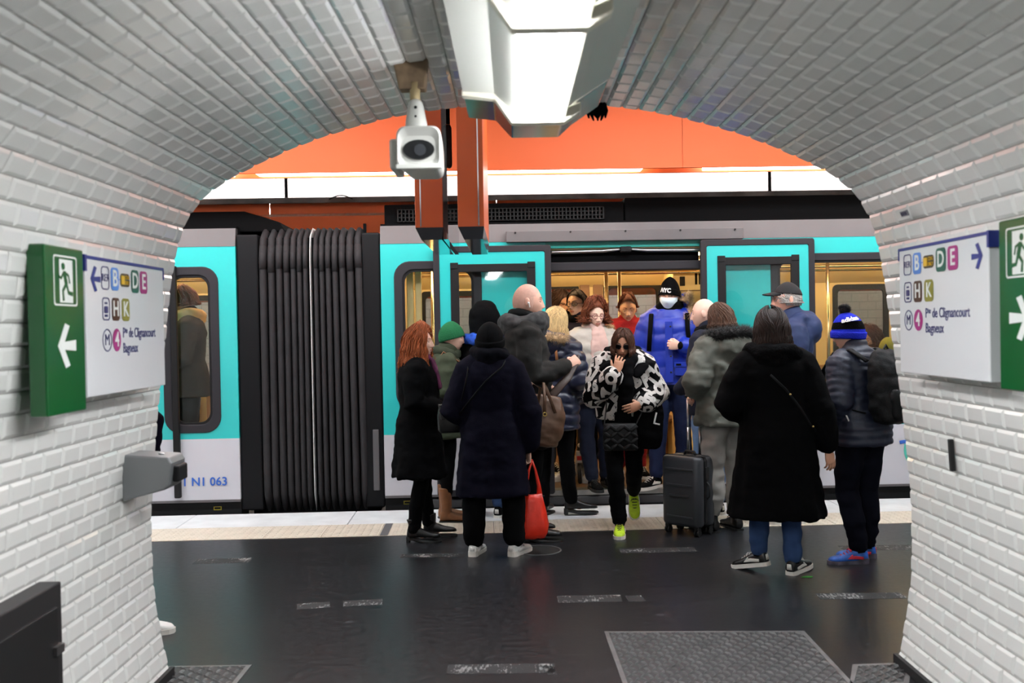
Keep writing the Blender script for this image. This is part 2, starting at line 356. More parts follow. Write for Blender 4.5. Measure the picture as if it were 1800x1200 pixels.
# platform edge: white nosing slabs and cream tactile tiles
def tactile_material():
    m = mat('cream_tactile_tile', (206, 196, 180), 0.55, var=0.06, vscale=8); nt = m.node_tree; b = nt.nodes['Principled BSDF']
    tc = nt.nodes.new('ShaderNodeTexCoord'); v = nt.nodes.new('ShaderNodeTexVoronoi'); v.inputs['Scale'].default_value = 17; v.inputs['Randomness'].default_value = 0.0; v.voronoi_dimensions = '2D'; nt.links.new(tc.outputs['Object'], v.inputs['Vector'])
    r = nt.nodes.new('ShaderNodeMapRange'); r.inputs[1].default_value = 0.2; r.inputs[2].default_value = 0.32; r.inputs[3].default_value = 1; r.inputs[4].default_value = 0; nt.links.new(v.outputs['Distance'], r.inputs[0])
    bp = nt.nodes.new('ShaderNodeBump'); bp.inputs['Strength'].default_value = 0.8; bp.inputs['Distance'].default_value = 0.012; nt.links.new(r.outputs[0], bp.inputs['Height']); nt.links.new(bp.outputs[0], b.inputs['Normal']); return m
M_tact = tactile_material()
M_edge = mat('white_edge_stone', (212, 214, 216), 0.5, var=0.10, vscale=5, bump=0.15, bscale=30)
edge = tag(train_empty('platform_edge'), 'white platform nosing with a row of cream tactile tiles', kind='structure')
mb = MB(); mb.box(-14, 14, -1.17, -0.10, -0.4, -0.006); mb.build('edge_bed', M_dark, edge)
x = -5.6; k = 0
while x < 5.6:
    mb = MB(); mb.box(x, x+1.395, -0.69, -0.10, -0.3, 0.004); mb.build('nosing_slab', M_edge, edge, bevel=0.004); x += 1.4
tm = MB(); tm.box(0, 0.444, -1.17, -0.694, -0.05, 0.004); tact_me = tm.mesh('tactile_tile', M_tact)
for k in range(-13, 13):
    o = bpy.data.objects.new('tactile_tile', tact_me); COL.objects.link(o); o.parent = edge; o.location = (k*0.448-0.2, 0, 0)
xs, _ = 0, 0
p = TRAIN_MAT.inverted() @ ground(680, 930)
mb = MB(); mb.box(p.x-0.03, p.x+0.03, -1.165, -0.70, 0.004, 0.0065); mb.build('joint_strip', mat('grey_joint', (88, 88, 90), 0.6), edge)
# ================================================================== TRAIN
M_cyan = mat('turquoise_paint', (40, 180, 178), 0.28, var=0.02, vscale=1.5, coat=0.4)
M_cyand = mat('dark_turquoise_paint', (24, 140, 128), 0.35)
M_carw = mat('white_car_paint', (188, 187, 193), 0.35, var=0.04, vscale=2)
M_band = mat('grey_roof_band', (90, 86, 87), 0.6, var=0.06, vscale=3)
M_seal = mat('black_rubber_seal', (22, 21, 22), 0.6, spec=0.25)
M_dgrey = mat('dark_grey_frame', (42, 40, 44), 0.6, spec=0.25)
M_black = mat('black_roof_plastic', (8, 8, 9), 0.85, spec=0.08)
M_bell = mat('bellows_rubber', (42, 40, 42), 0.75, var=0.15, vscale=8, spec=0.3)
M_steel = mat('brushed_steel', (190, 190, 190), 0.3, metal=1.0)
M_brass = mat('warm_steel_pole', (205, 185, 150), 0.22, metal=1.0)
M_cream = mat('cream_laminate', (226, 200, 146), 0.4, var=0.03)
M_brown = mat('brown_laminate', (112, 80, 56), 0.45, var=0.06)
M_tfloor = mat('brown_train_floor', (104, 76, 46), 0.4, var=0.15, vscale=5)
M_inwall = mat('interior_beige', (214, 188, 138), 0.5)
M_glass = glass('window_glass', (0.93, 0.95, 0.94), 0.6)
M_glassd = glass('tinted_window_glass', (0.80, 0.79, 0.74), 0.7)
M_blue = mat('blue_lettering', (44, 92, 178), 0.5)
FZ = 0.13     # train floor height
TDEEP = 2.40
def px_rect(x0, y0, x1, y1, off=0.0):
    a = tp(x0, y1, off); b = tp(x1, y0, off); return a[0], b[0], a[1], b[1]
Z_BAND0 = tp(900, 425)[1]; Z_BAND1 = tp(900, 393)[1]; Z_WHITE = tp(700, 764)[1]; Z_SKIRT = tp(900, 866)[1]
X_LEFT_END = 0.5*(tp(412, 430)[0]+tp(424, 870)[0]); X_RIGHT_END = 0.5*(tp(667, 430)[0]+tp(678, 870)[0])
def side_wall(mbs, x0, x1, z0, z1, holes, y0=0.0, y1=0.05):
    """rectangle x0..x1, z0..z1 with rectangular holes (hx0,hx1,hz0,hz1), as boxes"""
    xs = sorted({x0, x1, *[min(max(h[0], x0), x1) for h in holes], *[min(max(h[1], x0), x1) for h in holes]})
    for a, b in zip(xs[:-1], xs[1:]):
        if b-a < 1e-4: continue
        segs = [(z0, z1)]
        for h in holes:
            if h[0] < (a+b)/2 < h[1]:
                ns = []
                for s_ in segs:
                    lo, hi = max(s_[0], h[2]), min(s_[1], h[3])
                    if lo >= hi: ns.append(s_); continue
                    if lo > s_[0]: ns.append((s_[0], lo))
                    if hi < s_[1]: ns.append((hi, s_[1]))
                segs = ns
        for s_ in segs: mbs.box(a, b, y0, y1, s_[0], s_[1])
def window(parent, x0, x1, z0, z1, w=0.075, r=0.14, mat_glass=None, y=-0.012, name='window'):
    outer = rrect(x0, x1, z0, z1, r, y); inner = rrect(x0+w, x1-w, z0+w, z1-w, max(r-w*0.5, 0.03), y)
    mb = MB(); mb.ring(outer, inner, (0, 0.05, 0)); fr = mb.build(name, M_dgrey, parent, bevel=0.008)
    o2 = rrect(x0+w*0.92, x1-w*0.92, z0+w*0.92, z1-w*0.92, max(r-w*0.5, 0.03), y+0.012); i2 = rrect(x0+w*1.25, x1-w*1.25, z0+w*1.25, z1-w*1.25, max(r-w*0.6, 0.03), y+0.012)
    mb = MB(); mb.ring(o2, i2, (0, 0.03, 0)); mb.build('gasket', M_seal, fr)
    mb = MB(); mb.prism(rrect(x0+w*1.2, x1-w*1.2, z0+w*1.2, z1-w*1.2, max(r-w*0.6, 0.03), y+0.022), (0, 0.005, 0)); mb.build('pane', mat_glass or M_glass, fr)
    return fr
WIN_L = px_rect(290, 468, 383, 762)                      # window near the end of the front car
WIN_A = px_rect(697, 457, 846, 720)
WIN_B = px_rect(1358, 441, 1660, 727)
DOOR = px_rect(966, 430, 1240, 860)
DOOR = (DOOR[0], DOOR[1], FZ, DOOR[3])
def car(name, label, x0, x1, holes_w, door):
    c = train_empty(name, label=label, cat='train car')
    hs = [(h[0]+0.055, h[1]-0.055, h[2]+0.055, h[3]-0.055) for h in holes_w] + ([door] if door else [])
    mb = MB(); side_wall(mb, x0, x1, Z_WHITE, Z_BAND0, hs); mb.build('turquoise_side', M_cyan, c)
    mb = MB(); side_wall(mb, x0, x1, Z_SKIRT, Z_WHITE, [door] if door else []); mb.build('white_lower_side', M_carw, c)
    mb = MB(); mb.add([(x0, -0.004, Z_BAND0), (x1, -0.004, Z_BAND0), (x1, 0.03, Z_BAND1), (x0, 0.03, Z_BAND1), (x0, 0.1, Z_BAND0), (x1, 0.1, Z_BAND0), (x1, 0.1, Z_BAND1), (x0, 0.1, Z_BAND1)],
                      [(0, 1, 2, 3), (3, 2, 6, 7), (0, 3, 7, 4), (1, 5, 6, 2), (0, 4, 5, 1)]); mb.build('roof_band', M_band, c)
    mb = MB(); mb.box(x0, x1, -0.01, 0.06, Z_SKIRT-0.02, Z_SKIRT); mb.build('lower_sill', M_band, c)
    mb = MB(); mb.box(x0, x1, 0.03, 0.3, -0.16, Z_SKIRT-0.02); mb.build('skirt', mat('skirt_dark_grey', (30, 30, 31), 0.7, spec=0.2), c)
    # interior shell
    mb = MB(); mb.box(x0, x1, 0.05, TDEEP, FZ-0.06, FZ); mb.build('cabin_floor', M_tfloor, c)
    zc = Z_BAND0-0.08
    mb = MB(); mb.box(x0, x1, 0.05, TDEEP, zc, zc+0.05); mb.build('cabin_ceiling', M_cream, c)
    mb = MB(); mb.box(x0, x1, 0.06, TDEEP, zc+0.05, Z_BAND1+0.02); mb.build('roof', M_black, c)
    return c, zc
X_R1 = tp(1800, 600)[0]+1.6; X_L0 = tp(0, 600)[0]-1.0
DOORL = px_rect(150, 430, 318, 860); 
car_a, zc = car('train_car', 'end of the turquoise and white train car numbered 063 beside the bellows', X_L0, X_LEFT_END, [WIN_L], None)
car_b, zc = car('train_car', 'turquoise and white train car with the open sliding doors', X_RIGHT_END, X_R1, [WIN_A, WIN_B], DOOR)
window(car_a, *WIN_L); window(car_a, WIN_L[0]-1.6, WIN_L[0]-0.75, WIN_L[2], WIN_L[3])
window(car_b, *WIN_A, mat_glass=M_glass); window(car_b, *WIN_B, w=0.07, r=0.1, mat_glass=M_glassd)
# closed door seal, number on the front car
a = tp(304, 480); b_ = tp(316, 874)
mb = MB(); mb.box(a[0]-0.02, a[0]+0.035, -0.05, 0.0, b_[1], tp(304, 468)[1]); mb.build('door_seal', M_seal, car_a, bevel=0.008)
p = tp(353, 847); text_mb('01 N1 063', 0.105, 0, 0.0018, M=Matrix.Translation((p[0]+0.01, -0.006, p[1]))).build('car_number', M_blue, car_a)
for px_, py_, c_ in ((381, 903, car_a), (1050, 884, car_b), (716, 893, car_b)):
    q = tp(px_, py_-9); mb = MB(); mb.ring([(q[0]-0.035, 0.028, q[1]-0.016), (q[0]+0.035, 0.028, q[1]-0.016), (q[0]+0.035, 0.028, q[1]+0.016), (q[0]-0.035, 0.028, q[1]+0.016)], [(q[0]-0.027, 0.028, q[1]-0.009), (q[0]+0.027, 0.028, q[1]-0.009), (q[0]+0.027, 0.028, q[1]+0.009), (q[0]-0.027, 0.028, q[1]+0.009)], (0, 0.003, 0)); mb.build('warning_mark', mat('warning_yellow', (150, 140, 30), 0.6), c_)
# roof units
def roof_unit(parent, x0, x1, z0, z1, slope=0.0, name='roof_unit'):
    mb = MB(); mb.prism([(x0, 0.18, z0), (x1+slope*1.15, 0.18, z0), (x1+slope, 0.18, z0+(z1-z0)*0.45), (x1, 0.18, z1), (x0, 0.18, z1)], (0, 1.9, 0)); return mb.build(name, M_black, parent, bevel=0.01)
z0 = tp(400, 405, .2)[1]
roof_unit(car_a, X_L0, tp(430, 372, .2)[0], Z_BAND1-0.02, tp(400, 372, .2)[1], slope=tp(492, 372, .2)[0]-tp(430, 372, .2)[0])
za, zb = Z_BAND1-0.01, tp(900, 357, .2)[1]
u = roof_unit(car_b, tp(676, 380, .2)[0], tp(1096, 380, .2)[0], za, zb, name='ventilation_unit')
gx0, gx1, gz0, gz1 = px_rect(700, 364, 1060, 390, .18)
mb = MB()
for k in range(56):
    xx = gx0+(gx1-gx0)*k/55; mb.box(xx-0.006, xx+0.006, 0.150, 0.18, gz0, gz1)
for k in range(4):
    zz = gz0+(gz1-gz0)*k/3; mb.box(gx0, gx1, 0.155, 0.18, zz-0.004, zz+0.004)
tag(mb.build('grille', mat('grille_plastic', (20, 20, 20), 0.6, spec=0.2), u), kind='stuff')
roof_unit(car_b, tp(1098, 380, .2)[0], X_R1, za, tp(1300, 345, .2)[1], name='roof_fairing')
# header bar above the door
hx0, hx1, hz0, hz1 = px_rect(890, 405, 1307, 423, -0.06)
mb = MB(); mb.box(hx0, hx1, -0.07, 0.0, hz0-0.015, hz0+0.085); bar = mb.build('header_bar', M_band, car_b, bevel=0.006)
mb = MB()
for k in range(5):
    xx = hx0+0.08+(hx1-hx0-0.16)*k/4
    mb = MB(); mb.tube([(xx, -0.078, hz0+0.068), (xx, -0.066, hz0+0.068)], 0.009, 8); mb.build('screw', M_seal, bar)
zd = DOOR[3]
mb = MB(); mb.box(DOOR[0], DOOR[1], -0.004, 0.05, zd-0.01, Z_BAND0); mb.build('door_lintel', M_cyand, car_b)
mb = MB(); mb.box(DOOR[0]+0.05, DOOR[1]-0.05, 0.06, 0.30, zd-0.14, zd-0.02); mb.build('door_gear_housing', M_black, car_b)
mb = MB(); mb.box(DOOR[0]+0.02, DOOR[1]-0.02, 0.02, 0.30, zd-0.215, zd-0.135); mb.build('door_gear_rail', M_dgrey, car_b, bevel=0.01)
xm = 0.5*(DOOR[0]+DOOR[1])
for s_ in (-1, 1):
    mb = MB(); mb.chain([(xm+s_*0.66, 0.02, zd-0.045), (xm+s_*0.20, 0.02, zd-0.04), (xm+s_*0.06, 0.0, zd-0.03)], [0.016, 0.016, 0.010], 8); mb.build('door_arm', M_steel, car_b, smooth=True)
mb = MB(); mb.box(xm-0.05, xm+0.05, -0.03, 0.04, zd-0.055, zd-0.005); mb.build('arm_pivot', M_seal, car_b, bevel=0.01)
# threshold
mb = MB(); mb.box(DOOR[0], DOOR[1], -0.03, 0.14, FZ-0.045, FZ+0.003); mb.build('threshold', mat('worn_aluminium', (150, 148, 144), 0.35, metal=0.9, var=0.2, vscale=12), car_b, bevel=0.004)
mb = MB(); mb.box(DOOR[0]-1.2, DOOR[1]+0.3, -0.05, 0.05, FZ-0.13, FZ-0.05); mb.build('step_edge', mat('dark_step', (72, 72, 74), 0.45, metal=0.5), car_b, bevel=0.008)
# sliding door leaves, outside of the body
def leaf(x0, x1, z1, tilt):
    y = -0.075; z0 = FZ-0.02
    outer = rrect(x0, x1, z0, z1, 0.02, y, n=2); wf = 0.055
    inner = rrect(x0+wf, x1-wf, z0+wf, z1-wf, 0.015, y, n=2)
    fr = MB(); fr.ring(outer, inner, (0, 0.05, 0)); d = fr.build('door_leaf', M_dgrey, car_b, bevel=0.006)
    ww = (x1-x0); hx0, hx1 = x0+wf+0.115, x1-wf-0.105; hz0, hz1 = FZ+0.62, z1-wf-0.125
    mb = MB(); side_wall(mb, x0+wf-0.005, x1-wf+0.005, Z_WHITE, z1-wf+0.005, [(hx0, hx1, hz0, hz1)], y+0.008, y+0.045); mb.build('leaf_panel', M_cyan, d)
    mb = MB(); mb.box(x0+wf-0.005, x1-wf+0.005, y+0.008, y+0.045, z0+wf-0.01, Z_WHITE); mb.build('leaf_lower_panel', M_carw, d)
    o = [(hx0-0.02, y, hz0-0.02), (hx1+0.02, y, hz0-0.02), (hx1+0.02, y, hz1+0.02), (hx0-0.02, y, hz1+0.02)]; i_ = [(hx0+0.055, y, hz0+0.05), (hx1-0.055, y, hz0+0.05), (hx1-0.055, y, hz1-0.05), (hx0+0.055, y, hz1-0.05)]
    mb = MB(); mb.ring(o, i_, (0, 0.03, 0))
    for (cx, cz) in ((hx0-0.02, hz1), (hx1-0.05, hz1), ): mb.box(cx, cx+0.07, y-0.004, y+0.02, cz-0.02, cz+0.035)
    mb.build('leaf_window_frame', M_seal, d, bevel=0.004)
    mb = MB(); mb.box(hx0, hx1, y+0.016, y+0.021, hz0, hz1); mb.build('pane', M_glass, d)
    return d
dl = px_rect(769, 430, 968, 860, -0.075); dr = px_rect(1238, 418, 1432, 850, -0.075)
leaf(dl[0], dl[1], dl[3], 0); leaf(dr[0], dr[1], dr[3], 0)
# emblem: ring with a blue wave
p = tp(1624, 790); mb = MB(); n = 40
mb.ring([(p[0]+0.185*math.cos(2*PI*k/n), -0.004, p[1]+0.185*math.sin(2*PI*k/n)) for k in range(n)], [(p[0]+0.145*math.cos(2*PI*k/n), -0.004, p[1]+0.145*math.sin(2*PI*k/n)) for k in range(n)], (0, 0.003, 0))
em = mb.build('emblem_ring', mat('emblem_green', (72, 176, 158), 0.4), car_b)
mb = MB(); q = tp(1581, 778); mb.tube([(q[0]+0.02*k, -0.008, q[1]-0.005+0.022*math.sin(k*0.42+0.4)-0.0028*k) for k in range(17)], [(0.002, 0.016)]*17, 8, flat=(0, 1, 0)); mb.build('emblem_wave', M_blue, em)
# ---- far side of the cabin, lamps, rails, poles, seats
def cabin(c, x0, x1, doorx=None):
    zt = zc
    holes = []; xx = x0+0.25; wins = []
    y = TDEEP
    if doorx is not None:
        x_l, x_r = doorx
    spans = []
    if doorx is None: spans = [(x0, x1)]
    else: spans = [(x0, doorx[0]), (doorx[1], x1)]
    for (a, b) in spans:
        n = max(1, int((b-a)/1.3)); wdt = (b-a)/n
        for k in range(n): mg = 0.12 if a < DOOR[1] else 0.42; wins.append((a+wdt*k+mg, a+wdt*(k+1)-mg, 0.95, zt-0.28))
    if doorx is not None:
        m_ = 0.5*(doorx[0]+doorx[1]); wins += [(doorx[0]+0.14, m_-0.16, 0.75, zt-0.22), (m_+0.16, doorx[1]-0.14, 0.75, zt-0.22)]
    mb = MB(); side_wall(mb, x0, x1, FZ, zt, wins, y, y+0.06); mb.build('far_wall', M_inwall, c)
    for (a, b, p_, q_) in wins:
        mb = MB(); mb.ring(rrect(a-0.02, b+0.02, p_-0.02, q_+0.02, 0.06, y-0.01, n=4), rrect(a+0.04, b-0.04, p_+0.04, q_-0.04, 0.05, y-0.01, n=4), (0, 0.03, 0)); f = mb.build('far_window', M_seal, c)
        mb = MB(); mb.box(a, b, y+0.02, y+0.025, p_, q_); mb.build('pane', M_glassd, f)
    if doorx is not None:
        m_ = 0.5*(doorx[0]+doorx[1])
        for (a, b) in ((doorx[0]-0.05, doorx[0]+0.10), (m_-0.13, m_-0.02), (m_+0.02, m_+0.13), (doorx[1]-0.10, doorx[1]+0.05)):
            mb = MB(); mb.box(a, b, y-0.03, y, FZ, zt-0.05); mb.build('far_door_post', M_brown, c, bevel=0.008)
        mb = MB(); mb.box(doorx[0]+.1, doorx[1]-.1, y-0.02, y, FZ, 0.72); mb.build('far_door_panel', M_brown, c)
    # lamp strips
    L = mat('train_lamp', (255, 224, 172), 0.5, emit=LAMP_TRAIN*3)
    for yy in (0.62, TDEEP-0.55):
        mb = MB(); mb.box(x0+0.1, x1-0.1, yy-0.05, yy+0.05, zt-0.02, zt-0.002); mb.build('ceiling_lamp', L, c)
    # cornice panel with grab rail
    mb = MB(); mb.prism([(x0, TDEEP, zt-0.24), (x0, TDEEP-0.30, zt), (x0, TDEEP, zt)], (x1-x0, 0, 0)); mb.build('cornice', M_cream, c)
    for yy, zz in ((0.95, zt-0.13), (TDEEP-0.75, zt-0.13)):
        mb = MB(); mb.tube([(x0+0.1, yy, zz), (x1-0.1, yy, zz)], 0.016, 10); mb.build('grab_rail', M_brass, c, smooth=True)
    return wins
cabin(car_a, X_L0, X_LEFT_END-0.1); 
dxa, dxb = DOOR[0]-0.25, DOOR[1]+0.15
cabin(car_b, X_RIGHT_END+0.1, X_R1, (dxa, dxb))
for px, off in ((1066, 1.05), (1089, 1.45)):
    x = tp(px, 520, off)[0]; mb = MB(); mb.tube([(x, off, FZ), (x, off, zc)], 0.019, 12); mb.build('pole', M_brass, car_b, smooth=True)
for px, off in ((1208, 1.9), (1455, 0.8), (760, 0.7)):
    x = tp(px, 520, off)[0]; mb = MB(); mb.tube([(x, off, FZ), (x, off, zc)], 0.017, 12); mb.build('pole', M_brass, car_b, smooth=True)
# equipment locker with vent slots, partitions beside the door, folding seats
lx0, lx1, lz0, lz1 = px_rect(1186, 470, 1300, 700, 1.75)
mb = MB(); mb.box(lx0, lx1, 1.75, TDEEP, FZ, zc-0.03); lk = mb.build('equipment_locker', M_cream, car_b, bevel=0.01)
vx, vz = tp(1222, 490, 1.74)
for k in range(5):
    mb = MB(); mb.box(vx+k*0.042, vx+k*0.042+0.022, 1.742, 1.752, vz-0.06, vz+0.06); mb.build('vent_slot', M_black, lk)
sx, sz = tp(1200, 494, 1.74); mb = MB(); mb.box(sx-0.03, sx+0.025, 1.735, 1.752, sz-0.05, sz+0.05); mb.build('switch_plate', M_seal, lk, bevel=0.004)
hx, hz = tp(1186, 511, 1.74); mb = MB(); mb.box(lx0, lx1, 1.742, 1.752, hz-0.006, hz+0.006); mb.build('locker_joint', M_brown, lk)
hx, hz = tp(1228, 535, 1.74); mb = MB(); mb.box(hx-.06, hx+.12, 1.738, 1.752, hz-0.12, hz+0.02); mb.build('intercom', mat('intercom_grey', (120, 104, 84), 0.5), lk, bevel=0.004)
pz = zc-0.10
for (x_, m_, nm) in ((DOOR[0]-0.30, M_cream, 'partition'), (DOOR[1]+0.35, M_brown, 'partition')):
    mb = MB(); mb.box(x_-0.02, x_+0.02, 0.08, 0.62, FZ, pz); mb.build(nm, m_, car_b, bevel=0.01)
# cream pillars just inside the first window
for px0, px1 in ((716, 728), (731, 742)):
    a, b_ = tp(px0, 560, .18)[0], tp(px1, 560, .18)[0]; mb = MB(); mb.box(a, b_, 0.15, 0.21, FZ, zc); mb.build('window_pillar', M_cream, car_b, bevel=0.01)
M_seat = mat('brown_seat', (128, 92, 54), 0.5, var=0.1)
def seat_(c, x, y, rz):
    s_ = bpy.data.objects.new('seat', None)
    mb = MB(); mb.box(-0.21, 0.21, -0.21, 0.21, 0.40, 0.47); mb.box(-0.21, 0.21, 0.15, 0.22, 0.47, 0.98); mb.box(-0.05, 0.05, 0.05, 0.15, 0.0, 0.40)
    o = mb.build('cabin_seat', M_seat, c, bevel=0.03); o.location = (x, y, FZ); o.rotation_euler = (0, 0, rz); return o
for px in (1128, 1180, 1206): seat_(car_b, tp(px, 700, 2.0)[0], 2.12, 0)
for x in np.arange(DOOR[1]+0.75, X_R1-0.4, 0.62): seat_(car_b, x, 2.1, 0)
for x in np.arange(X_RIGHT_END+0.4, DOOR[0]-0.5, 0.5): seat_(car_b, x, 2.1, 0)
for x in np.arange(X_LEFT_END-2.2, X_LEFT_END-0.2, 0.5): seat_(car_a, x, 2.1, 0)
# end walls of the cars
mb = MB(); mb.box(X_LEFT_END-0.06, X_LEFT_END-0.005, 0.06, TDEEP, FZ, Z_BAND1); mb.build('end_wall', M_inwall, car_a)
mb = MB(); mb.box(X_RIGHT_END+0.005, X_RIGHT_END+0.06, 0.06, TDEEP, FZ, Z_BAND1); mb.build('end_wall', M_inwall, car_b)
# ---- gangway bellows
gang = train_empty('gangway_bellows', label='black ribbed rubber gangway bellows between the two train cars', cat='bellows')
zb0, zb1 = FZ-0.14, tp(540, 412)[1]
for (a, b_) in ((X_LEFT_END+0.005, X_LEFT_END+0.195), (X_RIGHT_END-0.165, X_RIGHT_END-0.005)):
    mb = MB(); mb.box(a, b_, 0.015, 0.6, zb0+0.02, zb1+0.01); mb.build('end_frame', mat('bellows_frame', (10, 10, 13), 0.6, spec=0.2), gang, bevel=0.015)
ra, rb = X_LEFT_END+0.195, X_RIGHT_END-0.165
NR = 15; mid = 7
for k in range(NR):
    # ribs crowd at the centre
    def xr(t): u = 2*t-1; return ra+(rb-ra)*(0.5+0.5*(0.72*u+0.28*u*abs(u)))
    x0, x1 = xr(k/NR), xr((k+1)/NR); cx, hw = (x0+x1)/2, (x1-x0)/2*0.90
    if k == mid: hw *= 0.30
    z_t = zb1-0.10-0.035*(k % 2)-0.05*(1-abs(2*k/(NR-1)-1)); z_b = zb0+0.42-0.03*(k % 2)
    lean = -0.05*(k-mid)/NR if k > mid else 0.0
    path = [(cx, 0.42, zb1+0.02), (cx, 0.20, zb1+0.02), (cx, 0.08, zb1-0.05), (cx, 0.055, zb1-0.16), (cx-lean*0.2, 0.05, zb1-0.30), (cx-lean, 0.05, z_b), (cx-lean, 0.06, zb0+0.16), (cx-lean, 0.13, zb0+0.03), (cx-lean, 0.3, zb0)]
    mb = MB(); mb.tube(path, [(hw, 0.06)]*len(path), 10, flat=(1, 0, 0))
    o = mb.build('rib', M_bell if k != mid else mat('grey_centre_strip', (196, 196, 196), 0.4), gang, smooth=True)
    if k != mid:   # sewn sleeve over the upper end
        mb = MB(); mb.tube([(cx, 0.07, zb1-0.10), (cx, 0.046, zb1-0.20), (cx-lean*.2, 0.042, zb1-0.30-0.03*(k % 2))], [(hw*1.04, 0.06)]*3, 10, flat=(1, 0, 0)); mb.build('rib_sleeve', M_bell, o, smooth=True)
mb = MB(); mb.box(ra-0.1, rb+0.1, 0.09, 0.6, zb0-0.05, zb1-0.02); mb.build('inner_skin', M_black, gang)
mb = MB(); mb.box(X_RIGHT_END-0.10, X_RIGHT_END-0.045, -0.0, 0.02, tp(655, 862)[1], tp(655, 755)[1]); mb.build('reflector_plate', mat('plate_grey', (84, 82, 84), 0.5), gang, bevel=0.006)
mb = MB(); x_ = tp(643, 400, .2)[0]; mb.box(x_-0.012, x_+0.012, 0.1, 0.14, zb1-0.02, zb1+0.10); mb.build('lifting_lug', M_black, gang)
# ================================================================== STATION FITTINGS
M_orange = mat('orange_enamel', (224, 94, 34), 0.6, var=0.03, vscale=1.0)
M_orange2 = mat('orange_sign_enamel', (206, 88, 28), 0.35)
M_forange = mat('far_orange_enamel', (196, 92, 50), 0.45)
M_chrome = mat('polished_steel', (214, 214, 216), 0.12, metal=1.0)
# near lighting coffer above the platform edge
oy = -0.55
zo = tp(852, 299, oy)[1]
cof = train_empty('lighting_coffer', label='long orange lighting coffer above the platform edge', cat='light coffer')
xs = [-9.0, tp(600, 250, oy)[0]-1.2, tp(1200, 250, oy)[0], 9.0]
for a, b in zip(xs[:-1], xs[1:]):
    mb = MB(); mb.box(a, b-0.004, oy, oy+0.03, zo, zo+1.5); mb.build('front_panel', M_orange, cof)
mb = MB(); mb.box(-9, 9, oy+0.03, oy+0.30, zo+0.12, zo+0.16); mb.build('back_tray', M_black, cof)
mb = MB(); mb.box(-9, 9, oy+0.27, oy+0.30, zo-0.0, zo+1.5); mb.build('rear_panel', M_orange, cof)
ML = mat('fluorescent_diffuser', (255, 250, 244), 0.5, emit=LAMP_COFFER)
for (a, b) in ((-9, tp(400, 296, oy)[0]), (tp(445, 299, oy)[0], tp(1133, 292, oy)[0]), (tp(1246, 292, oy)[0], tp(1246, 292, oy)[0]+3.6)):
    mb = MB(); mb.box(a, b, oy+0.05, oy+0.25, zo+0.01, zo+0.11); mb.build('lamp', ML, cof)
# battens added out of view to light the orange coffer, train and crowd
M_case = mat('lamp_case_white', (220, 220, 218), 0.4)
for k, x in enumerate((-5.0, -2.12, 1.45, 4.33)):
    t = empty('added_platform_lamp', (x, 6.9, 3.42), label=('added out-of-view fluorescent batten lighting the platform before the numbered car end', 'added out-of-view fluorescent batten lighting the platform before the gangway bellows', 'added out-of-view fluorescent batten lighting the platform before the open train doors', 'added out-of-view fluorescent batten lighting the platform before the ring emblem')[k], cat='lamp', group='added battens over the platform')
    for hx_ in (-1.0, 1.0):
        mb = MB(); mb.tube([(hx_, 0, 0.08), (hx_, 0, 1.48)], 0.012, 8); mb.build('suspension_rod', M_case, t)
    mb = MB(); mb.box(-1.35, 1.35, -0.14, 0.14, 0.06, 0.10); mb.build('housing', M_case, t)
    mb = MB(); mb.box(-1.3, 1.3, -0.10, 0.10, 0.0, 0.06); mb.build('tube', mat('added_platform_tube', (244, 249, 255), 0.5, emit=FILL_PLATFORM), t)
# far coffer, suspended, with tubes that wash the far wall
fy = 6.6
fc = train_empty('far_coffer', label='dull orange lighting coffer across the tracks below the white wall', cat='light coffer')
zt, zb_ = tp(900, 352, fy)[1], tp(900, 352, fy)[1]-1.5
for a in np.arange(-10.5, 10.5, 3.5):
    mb = MB(); mb.box(a, a+3.49, fy, fy+0.04, zb_, zt); mb.build('front_panel', M_forange, fc)
mb = MB(); mb.box(-11, 11, fy-0.05, fy+0.10, zt, zt+0.085); mb.build('cable_tray', mat('grey_cable_tray', (84, 82, 82), 0.4, metal=0.4, var=0.5, vscale=2.5), fc)
for px in (503, 1353, -350, 2200):
    x = tp(px, 330, fy)[0]; mb = MB(); mb.box(x-0.022, x+0.022, fy-0.02, fy+0.02, zt, zt+1.8); mb.build('hanger', M_black, fc)
for a in np.arange(-10.2, 10.0, 2.6):
    mb = MB(); mb.box(a, a+2.5, fy+0.30, fy+0.42, zt-0.10, zt-0.04); mb.build('tube', mat('far_tube', (255, 252, 250), 0.5, emit=LAMP_FAR*3), fc)
mb = MB(); mb.box(-11, 11, fy, fy+0.6, zt-0.2, zt-0.16); mb.build('tray_floor', M_case, fc)
# overhead conductor trunking with a loose cable, just in front of the far wall
mb = MB(); q = [Vector((tp(578+6*k, 350-7*math.sin(k*0.7), fy-0.1)[0], fy-0.08, tp(578, 350, fy-0.1)[1]+0.06*max(0, math.sin(k*0.45)))) for k in range(8)]
mb.tube(q, 0.010, 6); mb.build('loose_cable', M_black, fc)
